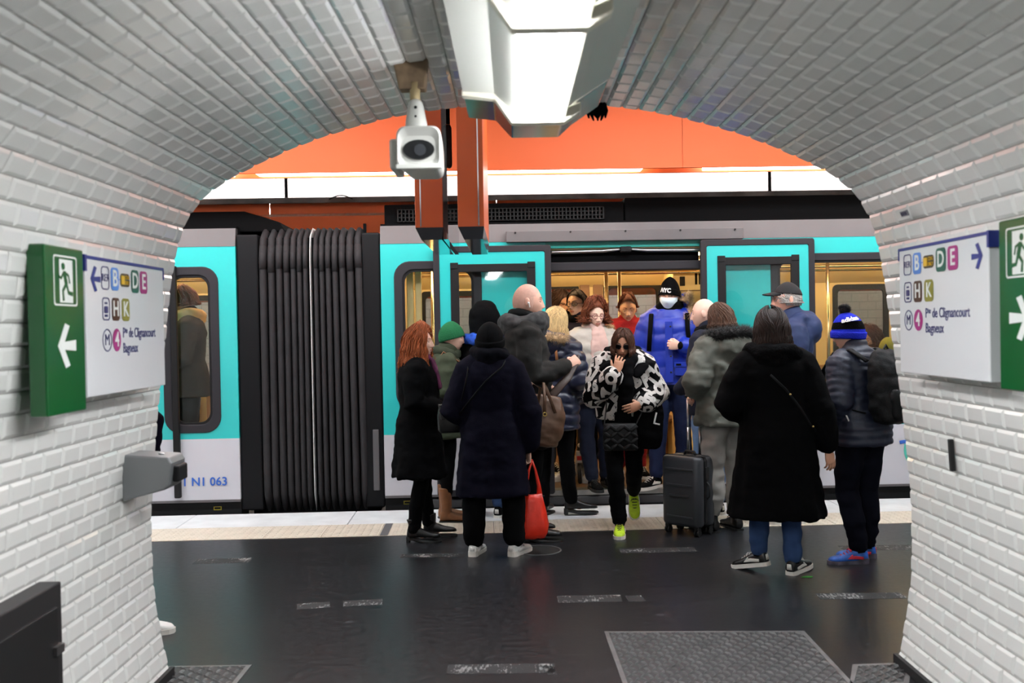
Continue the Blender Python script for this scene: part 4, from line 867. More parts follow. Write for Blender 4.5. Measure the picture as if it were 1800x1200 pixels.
# ---- head
def smooth01(a, b, x): t = np.clip((x-a)/(b-a), 0, 1); return t*t*(3-2*t)
def head_grid(nth=76, nph=92, male=False):
    u = np.linspace(-1, 1, nph, endpoint=False); ph = PI*(0.55*u+0.45*u**3)        # dense at the front
    th = np.linspace(0.02, PI-0.02, nth); TH, PH = np.meshgrid(th, ph, indexing='ij')
    rx, ry, rz = 0.0745, 0.096, 0.114
    x, y, z = rx*np.sin(TH)*np.sin(PH), -ry*np.sin(TH)*np.cos(PH), rz*np.cos(TH)
    t = np.clip(-z/rz, 0, 1); fr = smooth01(-0.02, 0.06, -y)
    x = x*(1-(0.20 if male else 0.27)*t**1.5)*(1+0.05*np.exp(-((z-0.03)/0.05)**2))
    y = np.where(y < 0, y*(1+0.62*t**2.2), y*(1-0.55*t**1.3))
    G = lambda x0, z0, sx, sz: np.exp(-((x-x0)/sx)**2-((z-z0)/sz)**2)
    S = lambda x0, z0, sx, sz: G(x0, z0, sx, sz)+G(-x0, z0, sx, sz)
    d = 0.0045*S(0.028, 0.028, 0.020, 0.009)-0.0115*S(0.031, 0.008, 0.0165, 0.012)+0.005*S(0.044, -0.018, 0.020, 0.018)
    nz = np.interp(z, [-0.048, -0.040, -0.031, -0.022, 0.0, 0.018, 0.03], [0, 0.010, 0.0235, 0.021, 0.012, 0.005, 0.0]); sx = np.interp(z, [-0.04, -0.028, 0.0, 0.02], [0.0125, 0.0115, 0.008, 0.009])
    d += nz*np.exp(-(x/sx)**2)+0.008*S(0.0125, -0.034, 0.0065, 0.007)
    d += 0.0055*G(0, -0.0565, 0.019, 0.0055)+0.0065*G(0, -0.068, 0.017, 0.006)-0.005*G(0, -0.062, 0.022, 0.0018)-0.003*G(0, -0.080, 0.018, 0.006)+0.006*G(0, -0.096, 0.020, 0.012)
    y = y-d*fr
    co = np.stack([x, y, z], -1).reshape(-1, 3); faces = []; mi = []
    for i in range(nth-1):
        for j in range(nph):
            j2 = (j+1) % nph; faces.append((i*nph+j, (i+1)*nph+j, (i+1)*nph+j2, i*nph+j2))
    co = np.vstack([co, [[0, 0, rz], [0, 0.01, -rz]]]); a = len(co)-2
    for j in range(nph):
        j2 = (j+1) % nph; faces.append((a, j, j2)); faces.append((a+1, (nth-1)*nph+j2, (nth-1)*nph+j))
    fc = np.array([co[list(f)].mean(0) for f in faces]); mi = np.zeros(len(faces), int)
    ax = np.abs(fc[:, 0]); front = fc[:, 1] < -0.04
    lipw = 0.0235-0.006*np.clip((np.abs(fc[:, 2]+0.062))/0.01, 0, 1)
    mi[front & (ax < lipw) & (fc[:, 2] < -0.0525) & (fc[:, 2] > -0.0735)] = 1
    bz = 0.0285+0.006*np.sin(np.clip((ax-0.012)/0.036, 0, 1)*PI*0.75)
    return co, faces, mi
HEADS = {False: head_grid(male=False), True: head_grid(male=True)}
def head_surface(phi, theta, k=1.0):
    """skull surface point at angle phi from the front, theta from the top"""
    return V(0.078*math.sin(theta)*math.sin(phi)*k, -0.098*math.sin(theta)*math.cos(phi)*k, 0.117*math.cos(theta)*k)
def head_into(mb, M, male, down=False):
    """materials: 0 skin 1 lips 2 brow 3 eye white 4 iris"""
    co, fs, mi = HEADS[male]; o = len(mb.v); mb.v.extend([tuple(M @ Vector(p)) for p in co]); mb.f.extend([tuple(i+o for i in f) for f in fs]); mb.m.extend([int(m) for m in mi])
    R = M.to_3x3(); fco = co[co[:, 1] < -0.03]
    for s in (-1, 1):
        bp = []
        for q in np.linspace(0, 1, 6):
            bx, bz = s*(0.013+0.036*q), 0.0275+0.0065*math.sin(q*PI*0.8); j = np.argmin((fco[:, 0]-bx)**2+(fco[:, 2]-bz)**2); bp.append(M @ V(bx, fco[j, 1]-0.0005, bz))
        r_ = 0.0040 if male else 0.0029; mb.tube(bp, [(0.0016, r_*0.8), (0.0016, r_), (0.0016, r_), (0.0016, r_*0.9), (0.0014, r_*0.6), (0.001, r_*0.2)], 6, 2, flat=R @ V(0, 1, 0))
        mb.ball(M @ V(s*0.031, -0.0700, 0.005), 0.0120, 14, 3, R)
        mb.ball(M @ V(s*0.031, -0.0795, 0.003 if not down else -0.001), (0.006, 0.0042, 0.006), 10, 4, R)
        mb.ball(M @ V(s*0.0315, -0.0705, 0.0105 if not down else 0.0070), (0.0150, 0.0145, 0.0088), 14, 0, R)
        mb.ball(M @ V(s*0.0315, -0.0700, -0.0045), (0.0145, 0.0130, 0.0070), 14, 0, R)
        # ear
        E = Matrix.Rotation(s*0.35, 3, 'Z'); mb.ball(M @ V(s*0.0775, 0.012, -0.004), (0.010, 0.019, 0.031), 12, 0, R @ E); mb.ball(M @ V(s*0.083, 0.004, -0.002), (0.006, 0.010, 0.018), 10, 0, R @ E)
# ---- hand
HAND_CACHE = {}
def hand_mesh(curl, spread=0.0, thumb=0.5, side=1, key=None):
    """wrist at origin, fingers along -z, palm faces -y, thumb on +x*side"""
    kk = (tuple(curl), spread, thumb, side)
    if kk in HAND_CACHE: return HAND_CACHE[kk]
    mb = MB(); mb.chain([V(0, 0, 0.035), V(0, 0, 0.0)], [(0.025, 0.019), (0.026, 0.018)], 12, flat=(1, 0, 0))
    mb.chain([V(0, 0, -0.005), V(0, -0.001, -0.045), V(0, -0.002, -0.082)], [(0.029, 0.016), (0.040, 0.015), (0.041, 0.012)], 14, flat=(1, 0, 0))
    mb.ball(V(side*0.022, -0.010, -0.035), (0.017, 0.014, 0.028), 12)
    for i in range(4):
        x = side*(0.031-0.0205*i); L = (0.068, 0.076, 0.071, 0.056)[i]; r = (0.0088, 0.0090, 0.0086, 0.0076)[i]
        p = V(x, -0.001, -0.080-(0.0, 0.004, 0.002, -0.006)[i]); ang = 0.0; pts = [p]; rad = [r*1.06]; sp = side*spread*(1.5-i)*0.16
        for j, f in enumerate((0.46, 0.30, 0.24)):
            ang += curl[i]*(0.9, 1.1, 0.8)[j]; d = V(math.sin(sp), -math.sin(ang), -math.cos(ang)*math.cos(sp)).normalized(); p = p+d*(L*f); pts.append(p); rad.append(r*(1.0, 0.93, 0.78)[j])
        mb.chain(pts, rad, 9)
    b = V(side*0.026, -0.008, -0.022); d1 = V(side*(0.55+0.35*(1-thumb)), -0.25-0.45*thumb, -0.75).normalized(); p1 = b+d1*0.042
    d2 = (d1+V(-side*0.55*thumb, -0.35*thumb, -0.35)).normalized(); p2 = p1+d2*0.030; p3 = p2+(d2+V(-side*0.3*thumb, 0, -0.15)).normalized()*0.024
    mb.chain([b, p1, p2, p3], [0.0125, 0.0108, 0.0098, 0.0075], 9)
    me = fuse(mb, 0.0036, 2, None); co, _ = arrays(me); fs = [tuple(p.vertices) for p in me.polygons]; HAND_CACHE[kk] = (co, fs); bpy.data.meshes.remove(me)
    return HAND_CACHE[kk]
CURL = dict(relaxed=((0.25, 0.32, 0.38, 0.42), 0.15, 0.45), fist=((1.25, 1.3, 1.3, 1.3), 0.0, 1.0), grip=((1.0, 1.05, 1.1, 1.1), 0.0, 0.9), face=((0.30, 0.42, 0.45, 0.40), 0.55, 0.35), flat=((0.22, 0.26, 0.3, 0.34), 0.25, 0.3))
# ---- shoes (toe towards -y, sole at z=0, ankle at y=0)
def shoe_ring(y, hw, z0, zt, n=14, e=2.6):
    out = []
    for j in range(n):
        a = 2*PI*j/n; c, s = math.cos(a), math.sin(a); zc = z0+(zt-z0)*0.42
        x = hw*math.copysign(abs(c)**(2/e), c); hh = (zt-zc) if s >= 0 else (zc-z0); z = zc+hh*math.copysign(abs(s)**(2/e), s); out.append(V(x, y, z))
    return out
SHOES = {}
def shoe_meshes(kind, cols):
    key = (kind, cols)
    if key in SHOES: return SHOES[key]
    res = []; M0 = MATS[cols[0]]; M1 = MATS[cols[1]]; M2 = MATS[cols[2]]
    b0 = 0.045 if kind == 'heel' else 0.022
    hl = 0.0
    prof = [(0.072, 0.018, 0.055), (0.066, 0.031, 0.088), (0.035, 0.037, 0.098), (0.0, 0.037, 0.100), (-0.035, 0.040, 0.092), (-0.07, 0.044, 0.076), (-0.11, 0.047, 0.062), (-0.15, 0.045, 0.054), (-0.18, 0.036, 0.047), (-0.198, 0.016, 0.036)]
    if kind in ('boot', 'heel'): prof = [(a, b*0.95, c) for a, b, c in prof]
    up = MB(); up.loft([shoe_ring(y, hw, b0-0.006, b0-0.022+zt) for y, hw, zt in prof])
    if kind in ('boot', 'heel', 'tallboot'):
        top = 0.30 if kind == 'tallboot' else 0.19
        up.tube([V(0, 0.018, 0.05), V(0, 0.016, 0.10), V(0, 0.014, 0.15), V(0, 0.02, top)], [(0.040, 0.050), (0.042, 0.046), (0.045, 0.048), (0.052, 0.056)], 16, flat=(1, 0, 0))
    else: up.tube([V(0, 0.025, 0.07), V(0, 0.022, 0.105)], [(0.036, 0.046), (0.036, 0.044)], 16, flat=(1, 0, 0))
    me = fuse(up, 0.006, 3, M0, 'shoe'); res.append(('shoe', me))
    so = MB(); out = [(0.078, 0.012), (0.074, 0.028), (0.05, 0.038), (0.0, 0.037), (-0.05, 0.043), (-0.10, 0.050), (-0.15, 0.049), (-0.185, 0.038), (-0.204, 0.016)]
    th = 0.026 if kind in ('sneaker', 'chunky') else 0.014
    poly = [(hw, y) for y, hw in out]+[(-hw, y) for y, hw in out[::-1]]
    if kind == 'heel':
        so.prism([(x, y, 0.02 if y > -0.05 else 0.0) for x, y in poly], (0, 0, 0.014)); so.prism([(x*0.9, y, 0) for x, y in poly if y > 0.02], (0, 0, 0.045))
    else:
        so.prism([(x, y, 0.0) for x, y in poly], (0, 0, th))
        if kind == 'chunky': so.prism([(x*0.98, y, th) for x, y in poly if y > -0.02], (0, 0, 0.012))
    res.append(('sole', so.mesh('sole', M1)))
    if kind in ('sneaker', 'chunky', 'boot'):
        la = MB()
        for q in range(4):
            y = -0.045-0.022*q; z = 0.090-0.0095*q; la.chain([V(-0.019, y, z-0.006), V(0, y-0.004, z+0.004), V(0.019, y, z-0.006)], 0.0035, 6)
        la.chain([V(-0.004, -0.04, 0.092), V(-0.026, -0.05, 0.098), V(-0.032, -0.06, 0.085)], 0.0028, 6); la.chain([V(0.004, -0.04, 0.092), V(0.026, -0.05, 0.098), V(0.032, -0.062, 0.086)], 0.0028, 6)
        res.append(('laces', la.mesh('laces', M2, True)))
        if kind != 'boot':
            pn = MB()
            for s in (-1, 1):   # side stripe and toe cap rim
                pn.tube([V(s*0.0385, 0.03, 0.042), V(s*0.0445, -0.03, 0.050), V(s*0.0455, -0.075, 0.046), V(s*0.043, -0.045, 0.066)], [(0.003, 0.010), (0.003, 0.012), (0.003, 0.010), (0.003, 0.006)], 8, flat=(1, 0, 0))
            pn.tube([V(0, 0.073, 0.04), V(0, 0.073, 0.075)], [(0.018, 0.004), (0.016, 0.004)], 8, flat=(1, 0, 0))
            res.append(('side_stripe', pn.mesh('side_stripe', M1 if kind == 'sneaker' else M2, True)))
    SHOES[key] = res; return res
# ---- torso rings (z, rx, ry, cy) at a height of 1.70
def superring(cx, cy, z, rx, ry, n=30, e=2.4):
    return [V(cx+rx*math.copysign(abs(math.cos(2*PI*j/n))**(2/e), math.cos(2*PI*j/n)), cy+ry*math.copysign(abs(math.sin(2*PI*j/n))**(2/e), math.sin(2*PI*j/n)), z) for j in range(n)]
TORSO = [(0.86, 0.170, 0.120, 0.01), (0.95, 0.172, 0.122, 0.012), (1.08, 0.148, 0.105, 0.0), (1.22, 0.165, 0.115, 0.0), (1.31, 0.172, 0.112, 0.008), (1.375, 0.165, 0.092, 0.016), (1.42, 0.115, 0.072, 0.018), (1.46, 0.062, 0.058, 0.014)]
class Person:
    def __init__(s, label, loc, rz, H=1.70, pose=None, group=None, skin=(214, 168, 142), male=False, lips=None, brow=(60, 42, 32), gaze_down=False, floor_z=0.0):
        s.k = H/1.70; s.p = dict(pose or {}); s.male = male
        s.root = empty('person', (loc[0], loc[1], floor_z), math.radians(rz), label, 'person', group)
        s.key = '%d' % len([o for o in bpy.data.objects if o.name.startswith('person')])
        p = s.p; s.lean = math.radians(p.get('lean', 0)); s.side = math.radians(p.get('side', 0)); s.dz = p.get('dz', 0.0); s.fat = p.get('fat', 1.0)
        PV = V(0, 0, 0.95)
        LM = Matrix.Rotation(s.lean, 3, 'X') @ Matrix.Rotation(s.side, 3, 'Y') @ Matrix.Rotation(math.radians(p.get('twist', 0)), 3, 'Z')
        s.T = lambda q: (PV+LM @ (Vector(q)-PV)) if q[2] > 0.95 else Vector(q)
        def T2(q):
            q = Vector(q); f = min(1.0, max(0.0, (q.z-0.85)/0.25)); r = PV+LM @ (q-PV); return q*(1-f)+r*f
        s.T = T2; sw = p.get('shoulders', 0.176 if male else 0.160)
        s.J = J = {}
        for n, sg in (('R', -1), ('L', 1)):
            J['sh'+n] = s.T((sg*sw, 0.012, 1.375)); e, wv = p.get('arm'+n, ((sg*0.232, 0.03, 1.10), (sg*0.245, -0.03, 0.865)))
            J['el'+n], J['wr'+n] = Vector(e), Vector(wv)
            kn, an, yaw, pit = p.get('leg'+n, ((sg*0.098, -0.012, 0.48), (sg*0.10, 0.015, 0.085), sg*8, 0))
            J['hip'+n] = V(sg*0.088, 0.0, 0.90); J['kn'+n], J['an'+n] = Vector(kn), Vector(an); s.p['foot'+n] = (yaw, pit)
        J['neck'] = s.T((0, 0.016, 1.43)); hy, hp, hr = p.get('head', (0, 0, 0))
        HM = Matrix.Rotation(math.radians(hy), 3, 'Z') @ Matrix.Rotation(math.radians(hr), 3, 'Y') @ Matrix.Rotation(math.radians(hp), 3, 'X')
        hc = s.T((0, -0.012, 1.585)); piv = s.T((0, 0.012, 1.49)); s.HM = HM; s.hc = piv+HM @ (hc-piv)
        s.headM = Matrix.Translation(s.hc) @ HM.to_4x4() @ Matrix.Scale(p.get('headk', 1.0), 4)
        s._body(skin, lips, brow, gaze_down)
    def S(s, me):   # scale mesh data to the person's height
        me.transform(Matrix.Scale(s.k, 4)); return me
    def add(s, name, me, parent=None, label=None):
        o = link(name, me, parent or s.root)
        if label: o['label'] = label
        return o
    def mesh(s, name, mb, mats, parent=None, smooth=True, label=None): return s.add(name, s.S(mb.mesh(name, mats, smooth)), parent, label)
    def hand_M(s, n):
        J = s.J; hp = s.p.get('hand'+n, {}); sg = -1 if n == 'R' else 1
        f = Vector(hp.get('f', (J['wr'+n]-J['el'+n]))).normalized(); pn = Vector(hp.get('palm', (-sg*0.8, -0.2, 0.0))); pn = (pn-f*pn.dot(f)).normalized()
        z = -f; y = -pn; x = y.cross(z)
        return Matrix(((x.x, y.x, z.x, J['wr'+n].x), (x.y, y.y, z.y, J['wr'+n].y), (x.z, y.z, z.z, J['wr'+n].z), (0, 0, 0, 1))) @ Matrix.Scale(hp.get('k', 0.98), 4), sg, hp.get('curl', 'relaxed')
    def _body(s, skin, lips, brow, down):
        J = s.J; mb = MB()
        mb.loft([[s.T(q) for q in superring(0, cy, z, rx*0.86, ry*0.86, 16)] for z, rx, ry, cy in TORSO])
        for n in 'RL':
            mb.chain([J['sh'+n]*0.9+J['neck']*0.1, J['el'+n], J['wr'+n]], [0.048, 0.036, 0.024], 10)
            mb.chain([J['hip'+n], J['kn'+n], J['an'+n]], [0.080, 0.048, 0.032], 10)
            yw, pt = s.p['foot'+n]; mb.chain([J['an'+n], J['an'+n]+Matrix.Rotation(math.radians(yw), 3, 'Z') @ Matrix.Rotation(math.radians(pt), 3, 'X') @ V(0, -0.07, -0.045)], [0.026, 0.018], 8)
        mb.chain([J['neck']-V(0, 0, 0.02), J['neck']*0.4+(s.hc+s.HM @ V(0, 0.012, -0.05))*0.6, s.hc+s.HM @ V(0, 0.012, -0.03)], [0.062, 0.052, 0.055], 14)
        me = fuse(mb, 0.017, 3, None); co, _ = arrays(me); b = MB(); b.add([tuple(c) for c in co], [tuple(p.vertices) for p in me.polygons]); bpy.data.meshes.remove(me)
        head_into(b, s.headM, s.male, down)
        for n in 'RL':
            if s.p.get('hand'+n, {}).get('hide'): continue
            M, sg, c = s.hand_M(n); cu, spd, th = CURL[c]; hc, hf = hand_mesh(cu, spd, th, sg); b.add([tuple(M @ Vector(q)) for q in hc], hf)
        sk = skinmat('skin_%d_%d_%d' % skin, skin); lp = lips or tuple(int(a*b_) for a, b_ in zip(skin, (0.80, 0.62, 0.60)))
        ms = [sk, mat('lips_%d_%d_%d' % lp, lp, 0.4), mat('brow_%d_%d_%d' % brow, brow, 0.8), mat('eye_white', (214, 206, 200), 0.25), mat('iris_dark', (44, 32, 26), 0.15)]
        me = s.S(b.mesh('body', ms, True)); s.body = s.add('body', me)
    # ---- clothing
    def top(s, name, m, hem=0.86, bulk=0.02, flare=0.0, sleeve=0.0, style='cloth', amp=0.006, vert=0.0, voxel=0.013, collar=True, cuff=True, seed=None, label=None, hood=None, body_rx=1.0, arms='RL', period=0.08, hemy=0.0, shoulder=0.0, depth=0.016):
        J = s.J; mb = MB(); f = s.fat; rings = []
        zs = [(z, rx, ry, cy) for z, rx, ry, cy in TORSO if z > hem+0.05]
        if hem < 0.86:
            t = (0.95-hem); rr = [(hem+(0.92-hem)*q, 0.172+flare*(1-q)**1.2, 0.124+flare*0.8*(1-q)**1.2, 0.012+hemy*(1-q)) for q in (0, 0.12, 0.35, 0.7, 1.0)]
            zs = rr+[z for z in zs if z[0] > 0.94]
        else: zs = [(hem, 0.172+flare, 0.122+flare, 0.012)]+zs
        mb.loft([[s.T(q) for q in superring(0, cy, z, (rx*body_rx+bulk)*f, (ry+bulk)*f, 30)] for z, rx, ry, cy in zs])
        lines = []
        for n in arms:
            sh, el, wr = J['sh'+n], J['el'+n], J['wr'+n]; b = bulk*0.8+sleeve; inn = sh*0.78+s.T((0, 0.012, 1.375))*0.22
            we = wr+(wr-el).normalized()*-(0.026+b*0.75)
            mb.chain([inn, sh+V(0, 0, -0.012), sh*0.55+el*0.45, el, el*0.5+we*0.5, we], [0.058+b+shoulder, 0.056+b+shoulder, 0.050+b, 0.044+b, 0.041+b*0.9, 0.034+b*0.8], 16)
            lines.append([inn*s.k, el*s.k, we*s.k])
        if collar: mb.chain([J['neck']+V(0, 0.0, -0.02), J['neck']*0.45+(s.hc+s.HM @ V(0, 0.02, -0.075))*0.55], [(0.072+bulk*0.6, 0.072+bulk*0.6), (0.066+bulk*0.5, 0.07+bulk*0.5)], 18)
        if hood: hood(mb, s)
        me = s.S(fuse(mb, voxel, 4, m, name)); sd = seed if seed is not None else random.random()*50
        if style == 'puffer': quilt(me, lines, period*s.k, depth, s.k)
        else: folds(me, amp, amp*0.45, sd, vert, 1.0*s.k)
        return s.add(name, me, None, label)
    def trousers(s, m, r=(0.100, 0.070, 0.056), amp=0.006, name='trousers', hemz=0.0, waist=1.0, voxel=0.013):
        J = s.J; mb = MB()
        mb.loft([superring(0, cy, z, rx, ry, 20) for z, rx, ry, cy in ((0.82, 0.13, 0.10, 0.01), (0.88, 0.176, 0.122, 0.012), (0.95, 0.178, 0.124, 0.012), (waist, 0.165, 0.112, 0.006))])
        for n in 'RL':
            h, k_, a = J['hip'+n], J['kn'+n], J['an'+n]; a2 = a+(k_-a).normalized()*(r[2]*0.75-0.012+hemz)
            mb.chain([h, h*0.45+k_*0.55+V(0, 0.0, 0), k_, k_*0.45+a2*0.55+V(0, 0.012, 0), a2], [(r[0]*0.92, r[0]*1.05), (r[0]*0.86, r[0]*0.92), r[1], (r[1]*0.9+r[2]*0.1), r[2]], 16, flat=(1, 0, 0))
        me = s.S(fuse(mb, voxel, 3, m, name)); co, no = arrays(me); k = s.k
        d = amp*vnoise(co*np.array([10, 10, 22])+random.random()*40)+amp*0.6*vnoise(co*np.array([16, 16, 55])+random.random()*9)*np.clip((0.35*k-co[:, 2])/0.2, 0.15, 1.3)
        set_co(me, co+no*d[:, None]); return s.add(name, me)
    def shoes(s, kind, upper, sole, lace, label=None, sock='black_cotton'):
        out = []
        if sock:
            for n in 'RL':
                a, k_ = s.J['an'+n], s.J['kn'+n]; mb = MB(); mb.tube([a+(a-k_).normalized()*0.015, a+(k_-a)*0.2, a+(k_-a)*0.45], [0.040, 0.041, 0.045], 14); s.mesh('sock', mb, MATS[sock])
        for n in 'RL':
            yaw, pit = s.p['foot'+n]; an = s.J['an'+n]; off = 0.085
            R = Matrix.Rotation(math.radians(yaw), 3, 'Z') @ Matrix.Rotation(math.radians(pit), 3, 'X')
            loc = an+R @ V(0, -0.018, -off); par = None
            for nm, me in shoe_meshes(kind, (upper, sole, lace)):
                o = link(nm, me, par or s.root)
                if par is None:
                    par = o; o.location = loc*s.k; o.rotation_euler = R.to_euler(); o.scale = (s.k*1.0,)*3
                    if label: o['label'] = label
            out.append(par)
        return out
    # ---- head wear and hair, in head coordinates
    def hp(s, q): return s.headM @ Vector(q)
    def hair(s, m, length=0.10, n=150, width=0.012, curl=0.0, vol=0.012, face=55, part=0.0, cap=True, flip=0.0, seed=1, top_lift=0.0, back_only=False, taper=0.35, name='hair', gather=None, th_lo=0.05, th_hi=1.75, dens=1.8):
        r = random.Random(seed); mb = MB(); n = int(n*dens); width = width*0.62*math.sqrt(1.8/dens)
        if cap:
            rows = []
            for i in range(15):
                th = (0.02 if th_lo < 0.5 else th_lo)+i*(min(PI*0.62, th_hi+0.2)-(0 if th_lo < 0.5 else th_lo))/14; row = []
                for j in range(30):
                    ph = 2*PI*j/30-PI; lim = 0.40*PI if abs(ph) < math.radians(face) else PI*0.64
                    if abs(ph) < math.radians(face): lim = PI*(0.27+0.16*(abs(ph)/math.radians(face))**2)
                    t2 = min(th, lim); row.append(s.hp(head_surface(ph, t2, 1.0+vol/0.1*(0.55 if t2 < lim else 0.2))+V(0, 0.003, 0.002+top_lift*max(0, math.cos(t2)))))
                rows.append(row)
            mb.loft(rows, cap=False)
        g = V(0, 0, -1)
        for i in range(n):
            fe = math.radians(face)+(2*PI-2*math.radians(face))*((i+r.random())/n); phe = fe if fe < PI else fe-2*PI
            if back_only and abs(phe) < math.radians(75): continue
            th0 = th_lo+r.random()*0.75; phs = phe*(0.45+0.3*r.random())
            pts = []; rad = []; L = length*(0.75+0.4*r.random()); a, b, c = r.random()*6, r.random()*6, 3+r.random()*2; amp = curl*(0.6+0.8*r.random()); out = vol*(0.6+0.8*r.random())
            steps = 7
            for q in range(steps+1):
                u = q/steps; th = th0+(th_hi-th0)*u; ph = phs+(phe-phs)*min(1, u*1.3); p = head_surface(ph, min(th, th_hi), 1.0+out/0.1)+V(0, 0, top_lift*max(0, math.cos(th)))
                p = p+V(math.sin(a+c*u*2), math.cos(b+c*u*2), math.sin(b+u*5))*amp*0.5; pts.append(s.hp(p)); rad.append(width*(0.55+0.45*u))
            last = pts[-1]; dirv = V(0, 0, -1); hs = 6
            outw = (last-s.hc); outw.z = 0; outw = outw.normalized() if outw.length > 1e-5 else V(0, 1, 0)
            for q in range(1, hs+1):
                u = q/hs; p = last+dirv*(L*u)+outw*(flip*u*u+0.012*math.sin(u*3))+V(math.sin(a+c*u*3), math.cos(b+c*u*3), 0)*amp*(0.5+u*0.6); pts.append(p); rad.append(width*(1-(1-taper)*u))
            mb.tube(pts, [(x, x*0.6) for x in rad], 5)
        return s.mesh(name, mb, m)
    def beanie(s, m, brim=0.022, top=0.015, roll=True, m2=None, slouch=0.0, name='beanie', bands=None, back=-0.035, wide=1.0):
        rows = []; nr = 18; n = 48; mb = MB(); mi = []
        for i in range(nr):
            u = i/(nr-1); row = []
            for j in range(n):
                ph = 2*PI*j/n; zb = brim+(back-brim)*(0.5-0.5*math.cos(ph)); c_ = math.acos(max(-1, min(1, zb/0.117)))
                th = c_*(1-u)+0.03*u; p = head_surface(ph, th, 1.0); k_ = (1.10+0.012*math.cos(j*PI))*wide ; p = V(p.x*k_, p.y*k_, p.z+ (0.012+top)*u+slouch*u*u); p.y += slouch*0.8*u*u
                row.append(s.hp(p))
            rows.append(row)
        mb.loft(rows)
        if bands:
            for fi in range(len(mb.f)):
                i = fi//n; mb.m[fi] = bands(i/(nr-1)) if fi < n*(nr-1) else 0
        o = s.mesh(name, mb, m if isinstance(m, list) else [m, m2 or m])
        if roll:
            mb = MB(); rr = []
            for (dz, kk) in ((-0.004, 1.12), (-0.010, 1.18), (0.0, 1.205), (0.030, 1.20), (0.040, 1.17), (0.042, 1.08)):
                row = []
                for j in range(n):
                    ph = 2*PI*j/n; zb = brim+(back-brim)*(0.5-0.5*math.cos(ph))+dz; th = math.acos(max(-1, min(1, zb/0.117))); p = head_surface(ph, th, 1.0); kj = (kk+0.010*math.cos(j*PI))*wide; row.append(s.hp(V(p.x*kj, p.y*kj, p.z)))
                rr.append(row)
            mb.loft(rr, cap=False); s.mesh('turn_up', mb, m2 or (m[0] if isinstance(m, list) else m), o)
        return o
    def scarf(s, m, turns=2, r=0.034, R=0.088, z=1.455, tails=True, amp=0.006, name='scarf', tilt=0.015, front=0.5, tailz=1.05):
        mb = MB(); rnd = random.Random(len(name)+turns)
        for q in range(turns):
            pts = [s.T((R*(1+0.06*q)*math.cos(t), 0.012+R*(0.95+0.06*q)*math.sin(t), z+0.030*q+tilt*math.sin(t+q)+0.008*math.sin(3*t+q))) for t in np.linspace(0, 2*PI, 22)]
            mb.tube(pts, [(r*(0.9+0.25*rnd.random()), r*(0.95+0.3*rnd.random())) for _ in pts], 12)
        if tails:
            for sx in (-0.5, 0.6): mb.chain([s.T((sx*0.05, -R-0.02, z)), s.T((sx*0.07, -0.155, z-0.14)), s.T((sx*0.08, -0.165, tailz))], [(0.035, 0.022), (0.048, 0.016), (0.055, 0.014)], 12, flat=(1, 0, 0))
        me = s.S(fuse(mb, 0.009, 3, m, name)); folds(me, amp, amp*0.6, rnd.random()*30); return s.add(name, me)
    def glasses(s, m, lens=None, w=0.0255, h=0.0175, name='glasses'):
        mb = MB(); o = None; LM_ = MB()
        for sg in (-1, 1):
            c = V(sg*0.033, -0.098, 0.004); pts = [s.hp(c+V(w*math.cos(t), 0.004*abs(math.cos(t))+0.010*max(0, sg*math.cos(t)), h*math.sin(t))) for t in np.linspace(0, 2*PI, 19)]
            mb.tube(pts, 0.0026, 6, cap=False); mb.tube([s.hp(c+V(sg*w, 0.010, 0.006)), s.hp(V(sg*0.078, -0.02, 0.008)), s.hp(V(sg*0.082, 0.012, 0.004))], 0.0026, 6)
            LM_.add([s.hp(c+V(w*0.97*math.cos(t), 0.002+0.010*max(0, sg*math.cos(t)), h*0.97*math.sin(t))) for t in np.linspace(0, 2*PI, 18, endpoint=False)], [tuple(range(18))])
        mb.tube([s.hp(V(-0.009, -0.1015, 0.006)), s.hp(V(0.009, -0.1015, 0.006))], 0.0026, 6)
        o = s.mesh(name, mb, m); s.mesh('lenses', LM_, lens or LENS, o, False); return o
    def fur(s, path, r, m, n=900, length=0.035, name='fur_trim', base=None, seed=3):
        """thick tube of fur along a path (reference coordinates)"""
        rd = random.Random(seed); mb = MB(); P = [Vector(p) for p in path]; mb.tube(P, r*0.75, 10)
        for i in range(int(n*1.8)):
            u = rd.random()*(len(P)-1); k_ = int(u); c = P[k_].lerp(P[min(k_+1, len(P)-1)], u-k_); t = (P[min(k_+1, len(P)-1)]-P[k_]); t = t.normalized() if t.length else V(0, 0, 1)
            d = V(rd.gauss(0, 1), rd.gauss(0, 1), rd.gauss(0, 1)); d = (d-t*d.dot(t)); d.normalize(); d2 = (d+t*rd.uniform(-.5, .5)+V(0, 0, -0.25)).normalized(); b = c+d*r*0.65; e = b+d2*length*rd.uniform(0.6, 1.2); sd = d2.orthogonal().normalized()*0.0020; s2 = d2.cross(sd)
            mb.add([b+sd, b-sd*0.5+s2*0.8, b-sd*0.5-s2*0.8, e], [(0, 1, 3), (1, 2, 3), (2, 0, 3)])
        return s.mesh(name, mb, m, base)
    def W(s, q):   # reference point -> world
        return s.root.matrix_basis @ (Vector(q)*s.k)
    def strap(s, pts, m, w=0.022, t=0.004, name='strap', parent=None, n=10):
        mb = MB(); mb.tube([Vector(p) for p in pts], [(w, t)]*len(pts), 8, flat=(1, 0, 0)); return s.mesh(name, mb, m, parent)
def torso_loop(s, pts): return [s.T(p) for p in pts]
